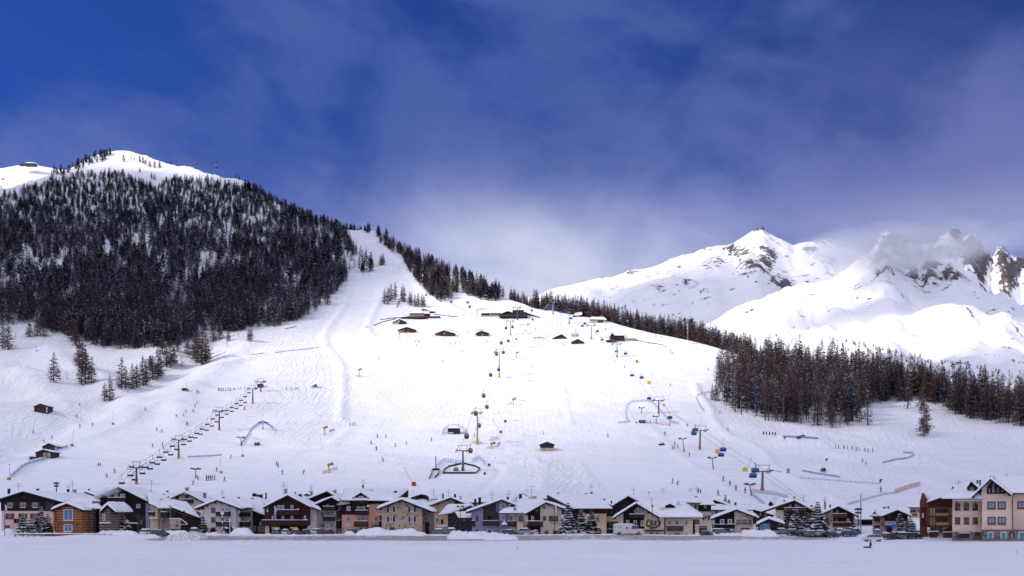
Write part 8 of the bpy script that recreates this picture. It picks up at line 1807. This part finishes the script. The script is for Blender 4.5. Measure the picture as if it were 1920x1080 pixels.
def person_proto(kind, c, skis):
    J, E, RAD, pel = pose(kind); lo, hi = COL[c]; m = body_mesh('person', J, E, RAD, [mat('trousers_'+c, lo, .9, .1, 4.), mat('jacket_'+c, hi, .9, .1, 4.), SKIN], hip=pel-.02)
    o = bpy.data.objects.new('person', m); col.objects.link(o); o['org'] = [0, 0, 0]; tag(o, 'x', 'person')
    hx, hy, hz = J[4]; mb = MB(); mb.ball((hx, hy+.01, hz+.05), .135, nu=8, nv=6, sq=(1, 1.05, .95)); mb.build('helmet', mat('helmet_'+c, tuple(x*.8 for x in hi), .5, .1, 3.), o, True)
    if skis:
        for s in (-1, 1):
            x = s*(.10+.08); MB().box(x-.05, x+.05, -1.0, .65, -.01, .025).add([(x-.05, -1.0, .025), (x+.05, -1.0, .025), (x, -1.18, .11)], [(0, 1, 2)]).build('ski', METAL, o)
            MB().tube((s*.30, J[8][1], J[8][2]), (s*.42, J[8][1]+.35, .02), .012, n=4).build('ski_pole', GREYM, o)
    return o
PUSED = set(); PERS = []
def person(x, y, kind='ski', c='dark', skis=True, rz=None, sc=1., label=None):
    key = (kind, c, skis)
    if key not in PM: PM[key] = person_proto(kind, c, skis)
    p = PM[key]; g = gnd(x, y) if y < 1000 else Vector(((x-CX)*((CAMZ+.65)*F/(y-HOR))/F, (CAMZ+.65)*F/(y-HOR), 0)); 
    if y >= 1000: g.z = hgt(g.x, g.y)
    o = p if key not in PUSED else copy_tree(p); PUSED.add(key); o.location = g; o.rotation_euler = (0, 0, rz if rz is not None else rng.uniform(-2.2, 2.2)); o.scale = (sc,)*3
    PERS.append([o, x, y, kind, c, label, skis]); return o
t8 = lambda l: [(680+a/6, 740+b/6) for a, b in l]; t7 = lambda l: [(680+a/6, 540+b/6) for a, b in l]; r1 = lambda l: [(960+a/6, 540+b/6) for a, b in l]; r3 = lambda l: [(960+a/6, 740+b/6) for a, b in l]; r4 = lambda l: [(1200+a/6, 760+b/6) for a, b in l]; t6 = lambda l: [(400+a/4.909, 680+b/4.909) for a, b in l]
pk = lambda l: [(1440+a/4, 760+b/4) for a, b in l]
SK = t3([(1323, 530), (1373, 521), (1397, 493), (1450, 491), (1465, 452), (1477, 426), (1476, 348), (1487, 348), (1399, 588), (1409, 588), (1176, 632), (1142, 754), (1220, 745), (1229, 771), (864, 946), (1833, 473), (1728, 840), (1487, 1000), (1682, 1013), (1800, 322), (1836, 317), (248, 648), (392, 690), (332, 719), (694, 596), (600, 608), (577, 530), (599, 445), (1090, 478)])
SK += t6([(675, 248), (715, 248), (757, 248), (778, 248), (287, 434), (580, 947), (598, 965), (637, 1028), (827, 1025), (1256, 582), (1286, 580), (1306, 578), (1507, 690), (1450, 749), (1503, 803), (1565, 910)])
SK += t8([(162, 482), (255, 480), (92, 556), (158, 624), (373, 585), (490, 560), (775, 522), (232, 753), (1265, 480), (1546, 568), (1525, 580)])
SK += t7([(40, 446), (55, 446), (597, 613), (625, 604), (637, 612), (600, 655), (993, 638), (1045, 632), (1088, 620), (1397, 610), (1125, 722), (903, 830), (183, 804), (1197, 497), (968, 302), (988, 335), (1010, 330), (1030, 333), (1062, 290), (1133, 315), (1150, 311), (1143, 280), (1292, 327), (1835, 490)])
SK += r1([(267, 470), (573, 642), (720, 498), (1103, 518), (1213, 503), (1290, 545), (1780, 712), (1787, 738), (1808, 742), (1675, 563), (1153, 835), (128, 178), (153, 178), (945, 525), (1262, 900)])
SK += r3([(355, 448), (1080, 477), (1722, 457), (1827, 565), (1863, 602), (1805, 614), (1820, 614), (1803, 1000), (1858, 1017), (1552, 322)])+[(1328, 695), (1257, 724)]
SK += r4([(532, 237), (987, 285), (893, 90), (283, 338), (557, 575), (497, 523), (1015, 902), (1080, 957), (1182, 990), (1667, 760), (882, 1016), (333, 228)])
SK += [(680.8, 517), (693.3, 517), (749.5, 501), (733, 473)]+pk([(508, 324), (530, 324), (570, 328), (597, 332), (632, 333), (662, 341), (682, 342), (727, 348), (750, 350), (786, 353), (714, 427), (152, 506), (847, 652)])
for i, (x, y) in enumerate(SK):
    c = ('dark', 'navy', 'dark', 'teal', 'dark', 'grey', 'navy')[(i*7+3) % 7]; person(x, y, 'stand' if (x > 1560 and 835 < y < 855) or i % 5 == 0 else 'ski' if i % 3 else 'stride', c, True)
for x, y in t3([(1212, 643), (805, 984), (1622, 935), (1444, 1037)])+[(1623, 552)][:0]+r4([(932, 848)])+pk([(732, 454)])+r1([(1623, 560)]): person(x, y, 'ski', 'red')
for x, y, c in zip([409.5, 411.5, 415.5, 419, 423, 427, 430, 432.5], [730+2.5]*8, ('dark', 'navy', 'dark', 'dark', 'grey', 'navy', 'dark', 'dark')): person(x, y, 'stand', c)
for x, y, c in ((387, 901, 'dark'), (391, 900.5, 'navy'), (395, 900, 'red'), (398.7, 900, 'red'), (402.5, 900, 'red')): person(x, y, 'stand', c, sc=1.1 if x < 390 else 1.)
for x, y in ((184.5, 873.5), (188.8, 873.5)): person(x, y, 'kneel', 'dark', False)
for x, y in ((438, 731), (441, 731), (446, 730)): person(x, y, 'kneel', 'navy', False)
# who is who
MARKS = [('the lone barn at the far left', 76, 770), ('the stepped pair of barns', 88, 850), ('the left chairlift top station', 489, 730), ('the second left chairlift tower', 335, 860), ('the third left chairlift tower', 411, 807), ('the lower left drag lift tower', 367, 896), ('the drag lift shelter net', 492, 800), ('the middle snow gun', 609, 812), ('the lower snow gun', 618, 885),
         ('the upper left snow gun', 674, 703), ('the wide dark barn with stone corner', 762, 622), ('the netted middle barn', 834, 630), ('the netted right barn', 904, 630), ('the stone lodge', 785, 594), ('the gondola mid station', 940, 592), ('the upper gondola tower', 957, 629), ('the snow buried block hut', 851, 812), ('the tall gondola tower', 895, 833), ('the fenced lift pit', 862, 885),
         ('the lone barn on the white piste', 1026, 845), ('the left low barn', 1050, 635), ('the right low barn', 1083, 644), ('the brown timber lodge', 1158, 640), ('the looping net', 1215, 770), ('the second right chairlift tower', 1312, 843), ('the lowest right chairlift tower', 1429, 920), ('the leaning drag lift towers', 1338, 880), ('the snow kicker', 1500, 825), ('the snow tunnel', 1543, 882), ('the hooked blue net', 1705, 856), ('the blue top station', 1036, 580), ('the thin tower right of the upper piste', 777, 519), ('the red net', 1700, 918), ('the cabin among thin larches', 1400, 676), ('the low chalet roofs', 1375, 950)]
def whereis(x, y):
    d, n, mx, my = min((math.hypot(x-a, (y-b)*1.3), nm, a, b) for nm, a, b in MARKS); dx, dy = x-mx, y-my
    s = 'beside' if d < 7 else ('right of' if dx > 0 else 'left of') if abs(dx) > 2*abs(dy) else ('below' if dy > 0 else 'above') if abs(dy) > 2*abs(dx) else ('below right of' if dy > 0 else 'above right of') if dx > 0 else ('below left of' if dy > 0 else 'above left of')
    return ('well '+s if d > 70 and s != 'beside' else s)+' '+n
CN = {'dark': 'dark', 'navy': 'navy', 'red': 'red', 'teal': 'teal', 'grey': 'grey'}
ACT = {'ski': 'skier in %s bent forward', 'stride': 'skier in %s gliding', 'stand': 'skier in %s standing', 'kneel': 'person in %s sitting'}
for q in PERS:
    o, x, y, kind, c, lab, _ = q; q[5] = lab or ACT[kind] % CN[c]+' '+whereis(x, y); q[5] = ' '.join(q[5].split()[:16]); o['label'] = q[5].replace(' bent forward', '').replace(' gliding', '') if len(q[5].split()) > 12 else q[5]; o['group'] = 'people on the ski slope'
# the child with a sled in the meadow
o = person(1633, 1027, 'kneel', 'dark', False, rz=R(-90), sc=.86, label='child in dark clothes kneeling behind a low sled in the meadow'); o['label'] = PERS[-1][5]; g = o.location
s_ = empty('sled', (g.x-.55, g.y, g.z), 'low dark sled in front of the kneeling child in the meadow', 'sled'); MB().box(g.x-.95, g.x-.2, g.y-.2, g.y+.2, g.z+.14, g.z+.19).build('seat', BEAM, s_); MB().box(g.x-1.0, g.x-.15, g.y-.2, g.y-.16, g.z, g.z+.13).build('runner', METAL, s_); MB().box(g.x-1.0, g.x-.15, g.y+.16, g.y+.2, g.z, g.z+.13).build('runner', METAL, s_)
g = gnd(1240.5, 835); o = person(1240.5, 835, 'kneel', 'red', False, rz=R(90), label='rider in red on the snowmobile beside the right drag lift'); o['label'] = PERS[-1][5]; o.location = (g.x-.3, g.y, g.z+.62)
# ------------------------------------------------------------------ every label must single one thing out
def tree_where():
    marks = {'wood': [(1350, 'left end'), (1420, 'left part'), (1500, 'middle'), (1580, 'right middle'), (1660, 'right part'), (1720, 'thin right part'), (1780, 'right tail start'), (1830, 'right tail'), (1880, 'far right tail'), (1905, 'far right edge'), (1945, 'far right end')]}
    for o, x, y, k, st in TREEREC:
        if st in ('wood', 'crest', 'big', 'upper', 'ridge', 'summit'):
            if st in marks: nm = min(marks[st], key=lambda m: abs(m[0]-x))[1]+' of the right hand wood'; row = 'front row' if y > 778 else 'lower rows' if y > 750 else 'upper rows' if y > 722 else 'back rows'
            else: nm = STAND[st][0].split(' ', 1)[1]; row = 'part'
            o['label'] = KW[k]+' in the '+row+', '+nm if st == 'wood' else KW[k]+' '+STAND[st][0]
        elif st == 'open':
            xs = [(0, 60, 'at the far left below the wood'), (60, 130, 'in the open above the lone barn'), (130, 180, 'in the tall clump on the open slope'), (180, 212, 'in the small pair below the larch row'), (212, 345, 'in the slanting row on the open slope'), (345, 392, 'in the big dark clump at the wood corner'), (392, 480, 'below the wood above the piste bank'), (480, 620, 'at the right lower edge of the left wood'), (620, 730, 'casting a shadow beside the upper piste')]
            o['label'] = KW[k]+' '+next(l for a, b, l in xs if x < b)
tree_where()
def uniquify():
    tops = [(o, o.matrix_world.translation.copy() if False else o.location) for o in scn.objects if o.parent is None and o.get('label') and o.get('kind') is None]
    by = {}
    for o, p in tops: by.setdefault(o['label'], []).append((CX+F*p.x/max(1, p.y), HOR-(p.z-CAMZ)*F/max(1, p.y), o))
    for lab, L_ in by.items():
        if len(L_) < 2: continue
        L_.sort(key=lambda t: t[0]); n = len(L_)
        if n > 20: continue
        for i, (_, _, o) in enumerate(L_):
            pre = ('leftmost ' if i == 0 else 'rightmost ' if i == n-1 else ordn(i)+' from the left, ')
            o['label'] = ' '.join((pre+lab).split()[:16])
        L_[0][2]['label'] = L_[0][2]['label']
uniquify()
